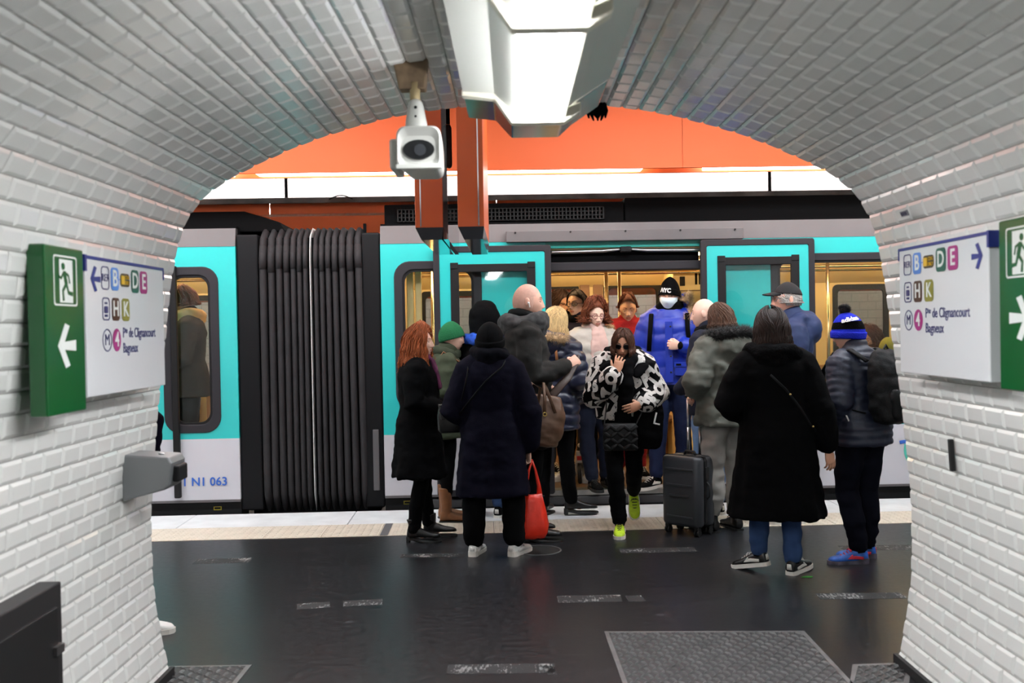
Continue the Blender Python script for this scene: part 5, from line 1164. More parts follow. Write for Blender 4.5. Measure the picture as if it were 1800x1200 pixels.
# ================================================================== CAST
def hgt(px, py, Y, fz=0.0): return at(px, py, Y).z-fz
C_black = cloth('black_wool', (5, 5, 6), var=0.2, sheen=0.02); C_black2 = cloth('black_cotton', (9, 9, 10), var=0.15, sheen=0.02); C_navy = cloth('navy_wool', (11, 10, 22), var=0.2, sheen=0.06)
C_blackleather = mat('black_leather', (18, 17, 17), 0.35, bump=0.08, bscale=160); C_jean = cloth('blue_denim', (44, 66, 104), var=0.2, bscale=400); C_djean = cloth('dark_denim', (20, 25, 42), var=0.2, bscale=400); C_ljean = cloth('light_denim', (104, 128, 164), var=0.2, bscale=400)
C_white = mat('white_shoe_leather', (224, 222, 218), 0.45); C_sole = mat('white_rubber', (214, 210, 202), 0.6); C_blackrub = mat('black_rubber', (18, 18, 18), 0.6); C_lime = mat('lime_mesh', (176, 208, 24), 0.6, var=0.1, vscale=40, bump=0.2, bscale=300)
C_brownl = mat('tan_leather', (112, 68, 34), 0.5, var=0.2, vscale=12, bump=0.1, bscale=90); C_bag = mat('brown_bag_leather', (92, 66, 48), 0.45, var=0.12, vscale=10, bump=0.1, bscale=60); C_metal = mat('gold_buckle', (190, 160, 96), 0.3, metal=1.0)
FURB = mat('black_fur', (20, 18, 18), 0.7); FURT = mat('tan_fur', (176, 146, 108), 0.75, var=0.35, vscale=25)
SK1, SK2, SK3 = (226, 182, 160), (206, 156, 128), (186, 136, 108)
# --- woman with red hair
L = ground(742, 948); P = Person('red-haired woman in black coat with colourful scarf seen from the side', (L.x, L.y), 92, hgt(725, 577, L.y), dict(head=(-8, 0, 0), armR=((-0.225, 0.03, 1.11), (-0.13, -0.20, 1.06)), armL=((0.225, 0.03, 1.11), (0.13, -0.20, 1.06)), handR={'hide': 1}, handL={'hide': 1}, fat=1.08, legR=((-0.09, -0.01, 0.48), (-0.09, 0.06, 0.085), -5, 0), legL=((0.09, -0.02, 0.48), (0.09, -0.06, 0.085), 5, 0)), skin=SK1, brow=(120, 66, 36))
P.trousers(C_black2, (0.088, 0.062, 0.052)); P.top('coat', C_black, hem=0.52, bulk=0.038, flare=0.055, sleeve=0.012, amp=0.007, vert=0.014, body_rx=0.92)
P.shoes('heel', 'black_leather', 'black_rubber', 'black_rubber'); P.hair(hairmat('copper_hair', (150, 78, 40)), 0.215, 170, 0.012, 0.014, 0.036, 58, flip=0.03, seed=2, dens=3.4)
P.scarf(cloth('purple_red_scarf', (86, 36, 66), var=0.6, vscale=22), 2, 0.026, 0.085, 1.44, tails=True, tailz=1.22)
# --- green beanie
L = ground(786, 914); P = Person('person in dark green knit beanie and olive jacket behind the red-haired woman', (L.x, L.y), 98, hgt(780, 566, L.y)-0.01, dict(head=(0, 8, 0), handR={'hide': 1}, handL={'hide': 1}, armR=((-0.225, 0.03, 1.11), (-0.13, -0.20, 1.02)), armL=((0.225, 0.03, 1.11), (0.13, -0.20, 1.02)), lean=4), skin=SK1)
P.trousers(C_black2, (0.09, 0.062, 0.05), hemz=0.16); P.top('jacket', cloth('olive_jacket', (52, 58, 42), var=0.2), hem=0.72, bulk=0.034, flare=0.02, amp=0.008)
P.shoes('tallboot', 'tan_leather', 'black_rubber', 'black_rubber'); P.beanie(cloth('green_knit', (24, 92, 54), bscale=120, bump=0.6), brim=0.03, roll=False, slouch=0.012, top=0.0, back=-0.06, wide=1.06)
P.scarf(cloth('olive_hood', (46, 52, 38)), 1, 0.042, 0.092, 1.445, tails=False, name='hood_roll')
P.strap([P.T((0.14, 0.13, 1.32)), P.T((0.135, 0.05, 1.455)), P.T((0.14, -0.12, 1.36)), P.T((0.14, -0.14, 1.15))], C_brownl, 0.018, 0.006, 'backpack_strap'); P.strap([P.T((-0.14, 0.13, 1.32)), P.T((-0.135, 0.05, 1.455)), P.T((-0.14, -0.12, 1.36)), P.T((-0.14, -0.14, 1.15))], C_brownl, 0.018, 0.006, 'backpack_strap')
# --- hooded person
L = ground(858, 908); 
def hood_up(mb, s):
    mb.ball(s.hp(V(0, 0.012, 0.008)), (0.128, 0.135, 0.150), 20, 0, s.HM); mb.chain([s.hp(V(0, 0.04, -0.06)), s.T((0, 0.03, 1.42))], [0.11, 0.12], 18)
P = Person('person with black hood up and blue scarf standing before the train door', (L.x, L.y), 165, hgt(862, 530, L.y)-0.03, dict(handR={'hide': 1}, handL={'hide': 1}, armR=((-0.23, 0.0, 1.11), (-0.12, -0.2, 1.05)), armL=((0.23, 0.0, 1.11), (0.12, -0.2, 1.05))), skin=SK2)
P.trousers(C_jean); P.top('hooded_jacket', C_black2, hem=0.75, bulk=0.035, amp=0.007, hood=hood_up, collar=False); P.shoes('sneaker', 'black_cotton', 'white_rubber', 'white_rubber')
P.scarf(cloth('bright_blue_scarf', (32, 70, 160), var=0.5, vscale=30), 1, 0.040, 0.150, 1.42, tails=False, amp=0.014)
# --- navy coat woman, back view
L = ground(868, 975); P = Person('person in long navy coat and black beanie with white shoes, seen from behind', (L.x, L.y), 180, hgt(866, 562, L.y)-0.04, dict(fat=1.06, headk=1.12, armR=((-0.275, 0.03, 1.05), (-0.275, -0.03, 0.765)), shoulders=0.150, armL=((0.285, 0.03, 1.07), (0.19, -0.20, 1.0)), handL={'hide': 1}, handR={'curl': 'grip', 'palm': (0.9, 0.3, 0)}, legR=((-0.15, 0.0, 0.48), (-0.155, 0.03, 0.085), -30, 0), legL=((0.14, 0.0, 0.48), (0.145, 0.0, 0.085), -14, 0)), skin=SK1)
P6 = P; P.trousers(C_black2, (0.105, 0.088, 0.080), hemz=0.0); P.top('coat', C_navy, hem=0.455, bulk=0.044, flare=0.05, sleeve=0.022, amp=0.006, vert=0.012)
P.shoes('chunky', 'white_shoe_leather', 'white_rubber', 'white_shoe_leather'); P.beanie(C_black2, brim=0.0, roll=True, top=0.0, back=-0.05, wide=1.08)
P.scarf(cloth('black_navy_scarf', (9, 9, 15)), 3, 0.042, 0.094, 1.435, tails=False, amp=0.005)
# --- bald man with brown bag
L = at(926, 700, 7.5); P = Person('balding man in dark grey coat and scarf, in profile behind the navy coat', (L.x, L.y), 98, hgt(930, 500, 7.5), dict(head=(-2, 3, 0), armR=((-0.24, 0.0, 1.09), (-0.10, -0.27, 1.16)), armL=((0.24, 0.04, 1.10), (0.17, -0.20, 1.0)), handR={'curl': 'fist', 'f': (0.35, -0.8, 0.45), 'palm': (0.7, 0.1, -0.3)}, handL={'hide': 1}), skin=(220, 172, 150), male=True, brow=(120, 92, 72))
P7 = P; P.trousers(C_black2); P.top('coat', cloth('charcoal_coat', (34, 33, 31), var=0.2), hem=0.62, bulk=0.036, flare=0.015, amp=0.011, vert=0.010, shoulder=0.006); P.shoes('heel', 'black_leather', 'black_rubber', 'black_rubber')
P.scarf(cloth('black_grey_scarf', (62, 62, 62), var=0.3, vscale=30), 3, 0.046, 0.118, 1.405, tails=False, amp=0.009); P.scarf(cloth('black_inner_scarf', (20, 22, 22)), 1, 0.034, 0.080, 1.49, tails=False, name='inner_scarf')
P.hair(mat('shaved_hair', (200, 158, 140), 0.7, var=0.06, vscale=60), n=0, vol=0.0016, face=64)
mb = MB(); mb.ball(P.hp(V(-0.087, 0.004, -0.008)), 0.008, 10); mb.chain([P.hp(V(-0.09, 0.0, -0.012)), P.hp(V(-0.09, -0.004, -0.034))], 0.0035, 8); P.mesh('earphone', mb, C_white)
# --- blonde woman in navy puffer
L = at(972, 700, 8.35); P = Person('blonde woman in navy quilted jacket with fur-trimmed hood, seen from behind', (L.x, L.y), 152, hgt(975, 540, 8.35), dict(head=(-20, 14, 0), handR={'hide': 1}, handL={'hide': 1}, armR=((-0.25, 0.02, 1.10), (-0.20, -0.16, 0.95)), armL=((0.25, 0.02, 1.10), (0.2, -0.18, 0.98)), legR=((-0.1, -0.02, 0.48), (-0.10, -0.10, 0.10), -55, 0)), skin=SK1)
P8 = P; P.trousers(C_black2, (0.092, 0.064, 0.054)); P.top('quilted_jacket', mat('navy_nylon', (26, 30, 50), 0.38, var=0.1, bump=0.1, bscale=60), hem=0.72, bulk=0.05, sleeve=0.012, style='puffer', period=0.085, depth=0.02)
P.shoes('heel', 'black_leather', 'black_rubber', 'black_rubber'); P.hair(hairmat('blonde_hair', (200, 170, 120)), 0.11, 150, 0.012, 0.005, 0.014, 50, seed=5, dens=3.0)
mb = MB(); mb.ball(P.T((0, 0.13, 1.40)), (0.14, 0.07, 0.12), 18); mb.chain([P.T((-0.1, 0.06, 1.44)), P.T((0, 0.12, 1.45)), P.T((0.1, 0.06, 1.44))], 0.06, 14); me = P.S(fuse(mb, 0.012, 4, MATS['navy_nylon'], 'hood')); folds(me, 0.008); hood = P.add('hood', me)
P.fur([P.T((0.15*math.cos(t), 0.075+0.115*math.sin(t), 1.435+0.02*math.sin(t))) for t in np.linspace(-0.5, PI+0.5, 14)], 0.036, FURT, 1000, 0.045, base=hood)
P.strap([P.T((-0.12, 0.165, 1.28)), P.T((-0.10, 0.15, 1.40)), P.T((-0.11, 0.03, 1.47))], mat('orange_strap', (186, 122, 76), 0.5), 0.012, 0.004, 'bag_strap')
# --- people inside the train
def ipos(px, off): x, _ = tp(px, 600, off); return TRAIN_MAT @ V(x, off, 0)
L = ipos(979, 1.15); P = Person('dark-haired passenger holding a hand to the face, half hidden by the door edge', (L.x, L.y), 40, hgt(980, 506, L.y, FZ), dict(head=(-5, 25, 0), armL=((0.25, -0.05, 1.12), (0.07, -0.20, 1.40)), handL={'curl': 'face', 'f': (-0.3, 0.2, 1), 'palm': (-0.3, 0.9, 0)}, handR={'hide': 1}), skin=SK3, floor_z=FZ, gaze_down=True)
P.trousers(C_djean); P.top('coat', C_black2, hem=0.72, bulk=0.03); P.shoes('sneaker', 'black_cotton', 'white_rubber', 'white_rubber'); P.hair(hairmat('dark_brown_hair', (46, 26, 18)), 0.14, 120, 0.012, 0.006, 0.012, 48, seed=9)
L = ipos(1017, 0.62); P = Person('woman in dark round glasses and dark coat standing just inside the train', (L.x, L.y), -28, hgt(1019, 512, L.y, FZ), dict(head=(-8, 2, 0), handR={'hide': 1}, handL={'hide': 1}, legR=((-0.1, -0.01, 0.48), (-0.12, -0.05, 0.085), -20, 0)), skin=SK2, floor_z=FZ, brow=(40, 26, 20))
P.trousers(C_black2); P.top('coat', cloth('plum_coat', (28, 18, 30)), hem=0.65, bulk=0.035); P.shoes('sneaker', 'white_shoe_leather', 'white_rubber', 'white_rubber'); P.hair(hairmat('dark_hair', (40, 24, 18)), 0.0, 110, 0.012, 0.006, 0.014, 78, seed=11, th_hi=1.6); P.glasses(mat('tortoise_frame', (44, 22, 16), 0.3)); P.scarf(C_black2, 1, 0.036, 0.085, 1.46, tails=False)
L = ipos(1104, 0.72); P = Person('woman in dark red coat with wide lapels and pinned-up auburn hair', (L.x, L.y), 0, hgt(1103, 514, L.y, FZ)-0.035, dict(head=(-3, 14, 0), handR={'hide': 1}, handL={'hide': 1}, fat=1.06, armR=((-0.26, 0.0, 1.1), (-0.16, -0.2, 0.98)), armL=((0.26, 0.0, 1.1), (0.18, -0.2, 0.98))), skin=(216, 164, 134), floor_z=FZ, brow=(70, 34, 22), gaze_down=True)
C_red = cloth('red_teddy_wool', (150, 22, 24), var=0.25, bump=0.7, bscale=110, sheen=0.5)
P.trousers(cloth('red_check', (150, 30, 38), var=0.6, vscale=40)); P.top('coat', C_red, hem=0.62, bulk=0.045, sleeve=0.02, amp=0.007, shoulder=0.01); P.shoes('sneaker', 'black_cotton', 'white_rubber', 'white_rubber')
P.hair(hairmat('auburn_hair', (88, 42, 24)), 0.0, 110, 0.012, 0.006, 0.012, 82, seed=13, top_lift=0.03, th_hi=1.45)
mb = MB(); rd = random.Random(4)
for i in range(46):
    a, b = rd.random()*6.3, rd.random()*6.3; mb.chain([P.hp(V(0.03*math.cos(a+q*.5)*(1+.3*math.sin(b)), 0.02+0.03*math.sin(a+q*.5), 0.115+0.035*math.sin(b+q*0.5))) for q in range(5)], 0.010, 6)
P.mesh('hair_bun', mb, MATS['auburn_hair'])
mb = MB()
for sg in (-1, 1):
    mb.chain([P.T((sg*0.02, -0.10, 1.26)), P.T((sg*0.10, -0.10, 1.36)), P.T((sg*0.11, -0.02, 1.46)), P.T((sg*0.06, 0.07, 1.49))], [(0.02, 0.018), (0.062, 0.022), (0.055, 0.024), (0.04, 0.024)], 12, flat=(1, 0, 0.4))
me = P.S(fuse(mb, 0.010, 3, C_red, 'lapels')); folds(me, 0.004); P.add('lapels', me)
P.strap([P.T((0.10, -0.135, 1.42)), P.T((0.085, -0.175, 1.30)), P.T((0.03, -0.19, 1.12))], C_metal, 0.004, 0.004, 'chain_strap')
# --- woman in white jacket
L = ipos(1043, 0.08); P = Person('woman in off-white jacket with curly auburn hair, glasses and pale scarf at the door', (L.x, L.y), 14, hgt(1043, 530, L.y, FZ), dict(head=(2, 12, 0), fat=1.10, lean=2, armR=((-0.27, 0.02, 1.09), (-0.20, -0.17, 0.98)), armL=((0.26, 0.02, 1.10), (0.16, -0.18, 1.0)), handR={'curl': 'grip'}, handL={'hide': 1}, legR=((-0.09, -0.02, 0.48), (-0.05, -0.06, 0.085), 0, 0), legL=((0.1, -0.03, 0.48), (0.11, 0.05, 0.085), 6, 0)), skin=(230, 188, 166), floor_z=FZ, brow=(96, 52, 34), gaze_down=True)
C_wj = cloth('offwhite_parka', (172, 166, 156), rough=0.6, var=0.05, bump=0.15, bscale=60); P.trousers(C_djean, (0.108, 0.075, 0.058)); P.top('jacket', C_wj, hem=0.80, bulk=0.046, sleeve=0.014, amp=0.010, flare=0.02)
P.shoes('sneaker', 'black_cotton', 'black_rubber', 'black_rubber'); P.hair(hairmat('curly_auburn', (112, 58, 34)), 0.03, 240, 0.010, 0.030, 0.030, 66, seed=15, top_lift=0.012, dens=3.0); P.glasses(mat('wine_frame', (96, 40, 52), 0.3))
P.scarf(cloth('pale_pink_scarf', (196, 166, 156), var=0.1), 2, 0.026, 0.078, 1.455, tails=True, tailz=1.2)
P.fur([P.T((0.17*math.cos(t), 0.03+0.10*math.sin(t), 1.455)) for t in np.linspace(-0.9, 0.9, 8)], 0.026, FURT, 350, 0.035)
# --- blue parka
L = ipos(1178, 0.10); P = Person('passenger in bright blue parka, white face mask and black beanie reading NYC', (L.x, L.y), -12, hgt(1165, 488, L.y, FZ)-0.025, dict(head=(-6, 8, 4), fat=1.04, armR=((-0.25, 0.02, 1.10), (-0.19, -0.15, 0.98)), armL=((0.26, 0.0, 1.13), (0.09, -0.21, 1.165)), handR={'hide': 1}, handL={'curl': 'fist', 'f': (-1, -0.3, 0.1), 'palm': (0, 1, 0)}, legR=((-0.1, -0.03, 0.48), (-0.13, -0.10, 0.085), -35, 0), legL=((0.09, 0.0, 0.48), (0.10, 0.05, 0.085), 10, 0)), skin=SK1, floor_z=FZ)
C_bl = mat('royal_blue_nylon', (20, 48, 160), 0.42, var=0.08, bump=0.1, bscale=50, sheen=0.1)
P.trousers(C_djean if False else cloth('indigo_denim', (22, 32, 62), var=0.2, bscale=400)); jk = P.top('parka', C_bl, hem=0.845, bulk=0.044, sleeve=0.012, flare=0.012, style='puffer', period=0.14, depth=0.012); P.shoes('sneaker', 'black_cotton', 'white_rubber', 'white_rubber')
mb = MB(); mb.box(0.045, 0.15, -0.196, -0.14, 0.925, 1.02); mb.box(0.04, 0.155, -0.203, -0.15, 0.995, 1.03); P.mesh('pocket', mb, C_bl, jk, False); 
mb = MB(); mb.box(0.055, 0.095, -0.2055, -0.202, 1.004, 1.02); P.mesh('label_patch', mb, C_black2, jk, False)
mb = MB(); mb.box(-0.005, 0.006, -0.185, -0.16, 0.87, 1.36); mb.box(-0.03, 0.03, -0.187, -0.16, 0.87, 1.36); P.mesh('front_flap', mb, C_bl, jk, False)
d_ = (P.J['wrL']-P.J['elL']).normalized(); mb = MB(); mb.chain([P.J['wrL']-d_*0.045, P.J['wrL']-d_*0.005], [0.040, 0.034], 14); P.mesh('knit_cuff', mb, C_black2, jk)
for zz in (0.95, 1.08, 1.2, 1.32):
    mb = MB(); mb.ball((0.014, -0.189, zz), (0.008, 0.004, 0.008), 8); P.mesh('snap', mb, C_blackrub, jk)
for sg in (-1, 1): P.strap([P.T((sg*0.15, 0.06, 1.44)), P.T((sg*0.145, -0.10, 1.42)), P.T((sg*0.15, -0.165, 1.30)), P.T((sg*0.165, -0.15, 1.12))], C_black2, 0.019, 0.006, 'backpack_strap')
bn = P.beanie(cloth('black_knit', (8, 8, 9), bscale=120, bump=0.6), brim=0.024, roll=True, top=0.02, back=-0.04)
P.scarf(C_black2, 3, 0.032, 0.074, 1.435, tails=False, name='neck_warmer', tilt=0.008)
def wrap_text(P, txt, size, z0, kk, m, parent, ph0=0.0, name='lettering', lift=0.0, thick=0.0016, bold=0.0018):
    mb = text_mb(txt, size, 0, bold, ext=0.0012); out = []
    # refine long edges is not needed: letters are small
    for (x, y, z) in mb.v:
        ph = ph0+x/0.090; zz = z0+z; th = math.acos(max(-1, min(1, zz/0.117))); p = head_surface(ph, th, 1.0); out.append(tuple(P.hp(V(p.x*kk, p.y*kk, p.z+lift)+V(math.sin(ph), -math.cos(ph), 0)*(-y))))
    mb.v = out; return P.mesh(name, mb, m, parent, False)
wrap_text(P, 'NYC', 0.046, 0.046, 1.20, C_white, bn, -0.22)
def face_mask(P, m):
    mb = MB(); rows = []
    for i in range(9):
        z = -0.012-0.092*i/8; row = []
        for j in range(17):
            u = -1+2*j/16; x = 0.072*math.sin(u*1.25)*(1-0.18*(i/8)**2); yy = -0.098*math.cos(u*1.25)*(1.0+0.10*math.sin(i/8*PI))-0.022*(1-abs(u))*math.exp(-((z+0.035)/0.03)**2)+0.012*(i/8)**3+0.002*math.sin(i*PI); row.append(P.hp(V(x*1.06, yy, z)))
        rows.append(row)
    n = 17; mb.v = [tuple(p) for r in rows for p in r]; mb.f = [(i*n+j, i*n+j+1, (i+1)*n+j+1, (i+1)*n+j) for i in range(8) for j in range(16)]; mb.m = [0]*len(mb.f); o = P.mesh('face_mask', mb, m)
    mb = MB()
    for sg in (-1, 1):
        for zz in (-0.018, -0.095): mb.chain([P.hp(V(sg*0.068, -0.03, zz)), P.hp(V(sg*0.086, 0.015, -0.01))], 0.0016, 6)
    P.mesh('ear_loop', mb, m, o)
face_mask(P, mat('mask_white', (214, 228, 234), 0.8, bump=0.1, bscale=80))
mb = MB(); mb.chain([P.T((-0.08, 0.08, 1.46)), P.T((0.02, 0.14, 1.44)), P.T((0.13, 0.06, 1.50)), P.T((0.125, 0.0, 1.56))], [0.06, 0.08, 0.055, 0.035], 14); me = P.S(fuse(mb, 0.012, 4, C_bl, 'hood')); folds(me, 0.006); hd = P.add('hood', me)
P.fur([P.T((0.12, -0.05, 1.52)), P.T((0.145, -0.02, 1.58)), P.T((0.16, 0.02, 1.56)), P.T((0.175, 0.03, 1.48)), P.T((0.16, -0.05, 1.42)), P.T((0.14, -0.10, 1.36))], 0.024, FURT, 600, 0.042, base=hd)
# --- bald person beside the door
L = at(1246, 700, 8.25); P = Person('bald person in navy jacket and light jeans, mostly hidden behind the grey parka', (L.x, L.y), -125, hgt(1250, 524, 8.25), dict(head=(10, 6, 0), handR={'hide': 1}, handL={'hide': 1}, armL=((0.24, 0, 1.1), (0.2, -0.18, 0.98)), armR=((-0.24, 0, 1.1), (-0.2, -0.18, 0.98))), skin=(228, 186, 166), male=True)
P.trousers(C_ljean); P.top('jacket', cloth('midnight_jacket', (24, 27, 42)), hem=0.80, bulk=0.035); P.shoes('sneaker', 'black_cotton', 'white_rubber', 'black_rubber'); P.scarf(C_black2, 1, 0.036, 0.085, 1.45, tails=False)
# --- grey parka woman with suitcase
L = ground(1277, 933)
def to_ref(w, loc, rz, H): return (Matrix.Rotation(-math.radians(rz), 3, 'Z') @ (Vector(w)-Vector((loc[0], loc[1], 0))))*(1.70/H)
SC_POS = ground(1211, 936); SC_RZ = -46; GRIP = V(SC_POS.x, SC_POS.y, 1.04)+Matrix.Rotation(math.radians(SC_RZ), 3, 'Z') @ V(0, 0.085, 0)
GW = to_ref(GRIP+V(0.03, 0.0, 0.035), L, -152, hgt(1272, 534, L.y)-0.01)
def hood_down(mb, s): mb.ball(s.T((0, 0.135, 1.37)), (0.15, 0.085, 0.12), 18); mb.chain([s.T((-0.115, 0.05, 1.43)), s.T((0, 0.13, 1.45)), s.T((0.115, 0.05, 1.43))], 0.06, 14)
P = Person('woman in grey-green parka with black fur hood and grey trousers holding the suitcase', (L.x, L.y), -152, hgt(1272, 534, L.y)-0.01, dict(head=(18, 4, 0), fat=1.05, armL=((0.285, 0.02, 1.12), tuple(GW)), handL={'curl': 'grip', 'f': tuple(to_ref(GRIP, L, -152, 1.7)-to_ref(GRIP+V(0.05, 0.0, 0.035), L, -152, 1.7)), 'palm': (0.0, 0.0, -1)}, armR=((-0.25, -0.02, 1.10), (-0.15, -0.2, 1.0)), handR={'hide': 1}, legR=((-0.10, -0.01, 0.48), (-0.10, 0.0, 0.085), -10, 0), legL=((0.1, -0.02, 0.48), (0.11, -0.03, 0.085), 10, 0)), skin=SK1)
P16 = P; P.trousers(cloth('stone_grey_twill', (156, 153, 147), var=0.12, bscale=300), (0.108, 0.084, 0.070), amp=0.015, hemz=0.05); P.top('parka', cloth('grey_green_parka', (96, 98, 90), var=0.12, rough=0.7), hem=0.80, bulk=0.046, sleeve=0.020, flare=0.012, amp=0.015, hood=hood_down, shoulder=0.008)
P.shoes('boot', 'black_leather', 'black_rubber', 'black_rubber'); P.hair(hairmat('brown_hair', (78, 54, 40)), 0.03, 130, 0.012, 0.006, 0.012, 55, seed=21, top_lift=0.01)
P.fur([P.T((0.155*math.cos(t), 0.045+0.125*math.sin(t), 1.465+0.025*math.sin(t))) for t in np.linspace(-0.9, PI+0.9, 18)], 0.048, FURB, 2400, 0.048)
# --- long black coat woman
L = ground(1366, 1004); P = Person('woman in long black coat and thick black scarf walking away, black-and-white sneakers', (L.x, L.y), 172, hgt(1366, 543, L.y)-0.03, dict(fat=1.10, lean=2, headk=1.12, head=(4, 0, 3), armR=((-0.275, 0.05, 1.06), (-0.335, 0.01, 0.80)), armL=((0.30, 0.02, 1.10), (0.17, -0.2, 1.02)), handL={'hide': 1}, handR={'curl': 'relaxed', 'palm': (0.4, -0.6, 0)}, legR=((-0.09, 0.0, 0.48), (-0.095, 0.06, 0.085), -35, -3), legL=((0.11, 0.0, 0.48), (0.115, 0.0, 0.12), 55, 12)), skin=SK2)
P17 = P; P.trousers(C_jean, (0.095, 0.066, 0.058)); P.top('long_coat', C_black, hem=0.375, bulk=0.042, flare=0.075, sleeve=0.026, amp=0.007, vert=0.016); P.shoes('sneaker', 'black_leather', 'white_rubber', 'white_shoe_leather')
P.hair(hairmat('dark_chestnut', (38, 24, 18)), 0.10, 190, 0.012, 0.005, 0.024, 50, seed=23, dens=2.6); P.scarf(cloth('black_knit_scarf', (6, 6, 7), bump=0.6, bscale=90), 3, 0.052, 0.125, 1.385, tails=False, amp=0.010)
# --- man with cap
L = at(1390, 700, 8.0); P = Person('man in black baseball cap and glasses with a navy hooded jacket, facing left', (L.x, L.y), -98, hgt(1380, 503, 8.0)+0.02, dict(head=(4, 0, 0), handR={'hide': 1}, handL={'hide': 1}), skin=(222, 168, 146), male=True, brow=(150, 140, 130))
P.trousers(C_djean); P.top('jacket', cloth('navy_raincoat', (38, 50, 84), var=0.12, rough=0.65), hem=0.80, bulk=0.035, amp=0.009, hood=hood_down); P.shoes('sneaker', 'black_cotton', 'white_rubber', 'black_rubber')
P.hair(hairmat('grey_hair', (170, 164, 158)), 0.0, 90, 0.009, 0.003, 0.004, 70, th_lo=1.2, seed=25); cp = P.beanie(cloth('charcoal_cap', (34, 32, 33), rough=0.7), brim=0.052, roll=False, top=0.0, back=0.03, name='cap'); P.glasses(mat('silver_frame', (150, 150, 152), 0.3, metal=0.8), w=0.022, h=0.015)
mb = MB(); rows = []
for i in range(6):
    u = i/5; rows.append([P.hp(V(0.072*math.sin(t)*(1-0.25*u*abs(math.sin(t))), -0.094*math.cos(t)-0.085*u*math.cos(t)**0.5, 0.060-0.016*u-0.012*abs(math.sin(t)))) for t in np.linspace(-1.3, 1.3, 17)])
n = 17; mb.v = [tuple(p) for r in rows for p in r]+[tuple(Vector(p)+V(0, 0, -0.005)) for r in rows for p in r]; f = [(i*n+j, i*n+j+1, (i+1)*n+j+1, (i+1)*n+j) for i in range(5) for j in range(16)]; N = len(rows)*n
mb.f = f+[tuple(q+N for q in reversed(a)) for a in f]+[(5*n+j, 5*n+j+1, N+5*n+j+1, N+5*n+j) for j in range(16)]; mb.m = [0]*len(mb.f); P.mesh('visor', mb, MATS['charcoal_cap'], cp)
# --- backpack man
L = ground(1517, 984); P = Person('person in blue-black pompom hat and navy quilted jacket carrying a black backpack', (L.x, L.y), -150, hgt(1488, 553, L.y), dict(head=(26, 12, 0), lean=5, armL=((0.245, 0.04, 1.10), (0.20, -0.16, 0.96)), armR=((-0.245, 0.02, 1.10), (-0.2, -0.18, 0.98)), handL={'hide': 1}, handR={'hide': 1}, legL=((0.09, -0.06, 0.49), (0.09, 0.05, 0.085), 62, 0), legR=((-0.09, -0.04, 0.48), (-0.07, -0.02, 0.085), 58, 0)), skin=SK1, male=True)
P19 = P; P.trousers(cloth('midnight_denim', (11, 12, 21), var=0.2, bscale=400), (0.108, 0.078, 0.060), amp=0.009); P.top('quilted_jacket', mat('dark_navy_nylon', (26, 32, 50), 0.55, var=0.1, bump=0.1, bscale=50), hem=0.80, bulk=0.042, sleeve=0.010, style='puffer', period=0.05, depth=0.010)
mat('blue_mesh_shoe', (30, 86, 170), 0.5, var=0.5, vscale=22); mat('red_lace', (196, 40, 60), 0.5); mat('dark_mixed_sole', (70, 66, 78), 0.5, var=0.7, vscale=18); P.shoes('chunky', 'blue_mesh_shoe', 'dark_mixed_sole', 'red_lace')
kb, kk = cloth('royal_knit', (28, 44, 196), bscale=120, bump=0.6), MATS['black_knit']
hat = P.beanie([kb, kk], brim=0.0, roll=True, top=0.02, m2=kb, back=-0.06, wide=1.06, name='pompom_hat', bands=lambda u: 1 if (0.22 < u < 0.42 or u > 0.86) else 0)
wrap_text(P, 'adidas', 0.044, 0.068, 1.27, C_white, hat, 2.12, lift=0.020, bold=0.0022)
P.fur([P.hp(V(-0.006, 0.01, 0.165)), P.hp(V(0.006, 0.01, 0.17)), P.hp(V(0, 0.014, 0.18))], 0.03, FURB, 700, 0.028, name='pompom', base=hat)
# --- heads behind the window glass
L = ipos(1535, 0.95); P = Person('seated passenger with curly brown hair behind the train window', (L.x, L.y), -60, 1.62, dict(head=(0, 15, 0), handR={'hide': 1}, handL={'hide': 1}), skin=SK2, floor_z=hgt(1535, 575, L.y)-1.62)
P.hair(hairmat('curly_brown', (74, 40, 24)), 0.05, 150, 0.012, 0.03, 0.03, 55, seed=31); P.top('jumper', cloth('rust_jumper', (96, 50, 34)), hem=0.90, bulk=0.02, voxel=0.016)
L = ipos(1566, 0.55); P = Person('passenger in yellow-green cap behind the train window', (L.x, L.y), -70, 1.60, dict(head=(0, 10, 0), handR={'hide': 1}, handL={'hide': 1}), skin=SK2, floor_z=hgt(1562, 592, L.y)-1.62)
P.beanie(cloth('yellow_green_knit', (150, 146, 54)), brim=0.02, roll=False); P.top('jacket', cloth('ochre_jacket', (150, 118, 40)), hem=0.90, bulk=0.025, voxel=0.016)
L = ipos(330, 0.55); P = Person('passenger in brown jacket with cream hood inside the front car window', (L.x, L.y), -75, hgt(322, 503, L.y, FZ), dict(head=(0, 5, 0), handR={'hide': 1}, handL={'hide': 1}, armR=((-0.24, -0.02, 1.1), (-0.15, -0.22, 1.05)), armL=((0.24, -0.02, 1.1), (0.15, -0.22, 1.05))), skin=SK3, floor_z=FZ)
P.trousers(C_black2); P.top('jacket', cloth('brown_jacket', (44, 36, 27)), hem=0.78, bulk=0.035); P.hair(hairmat('ginger_dark', (110, 56, 26)), 0.02, 100, 0.012, 0.01, 0.014, 55, seed=33); P.scarf(cloth('cream_hood', (206, 172, 128)), 2, 0.045, 0.10, 1.42, tails=False, name='hood'); P.shoes('sneaker', 'black_cotton', 'white_rubber', 'black_rubber')
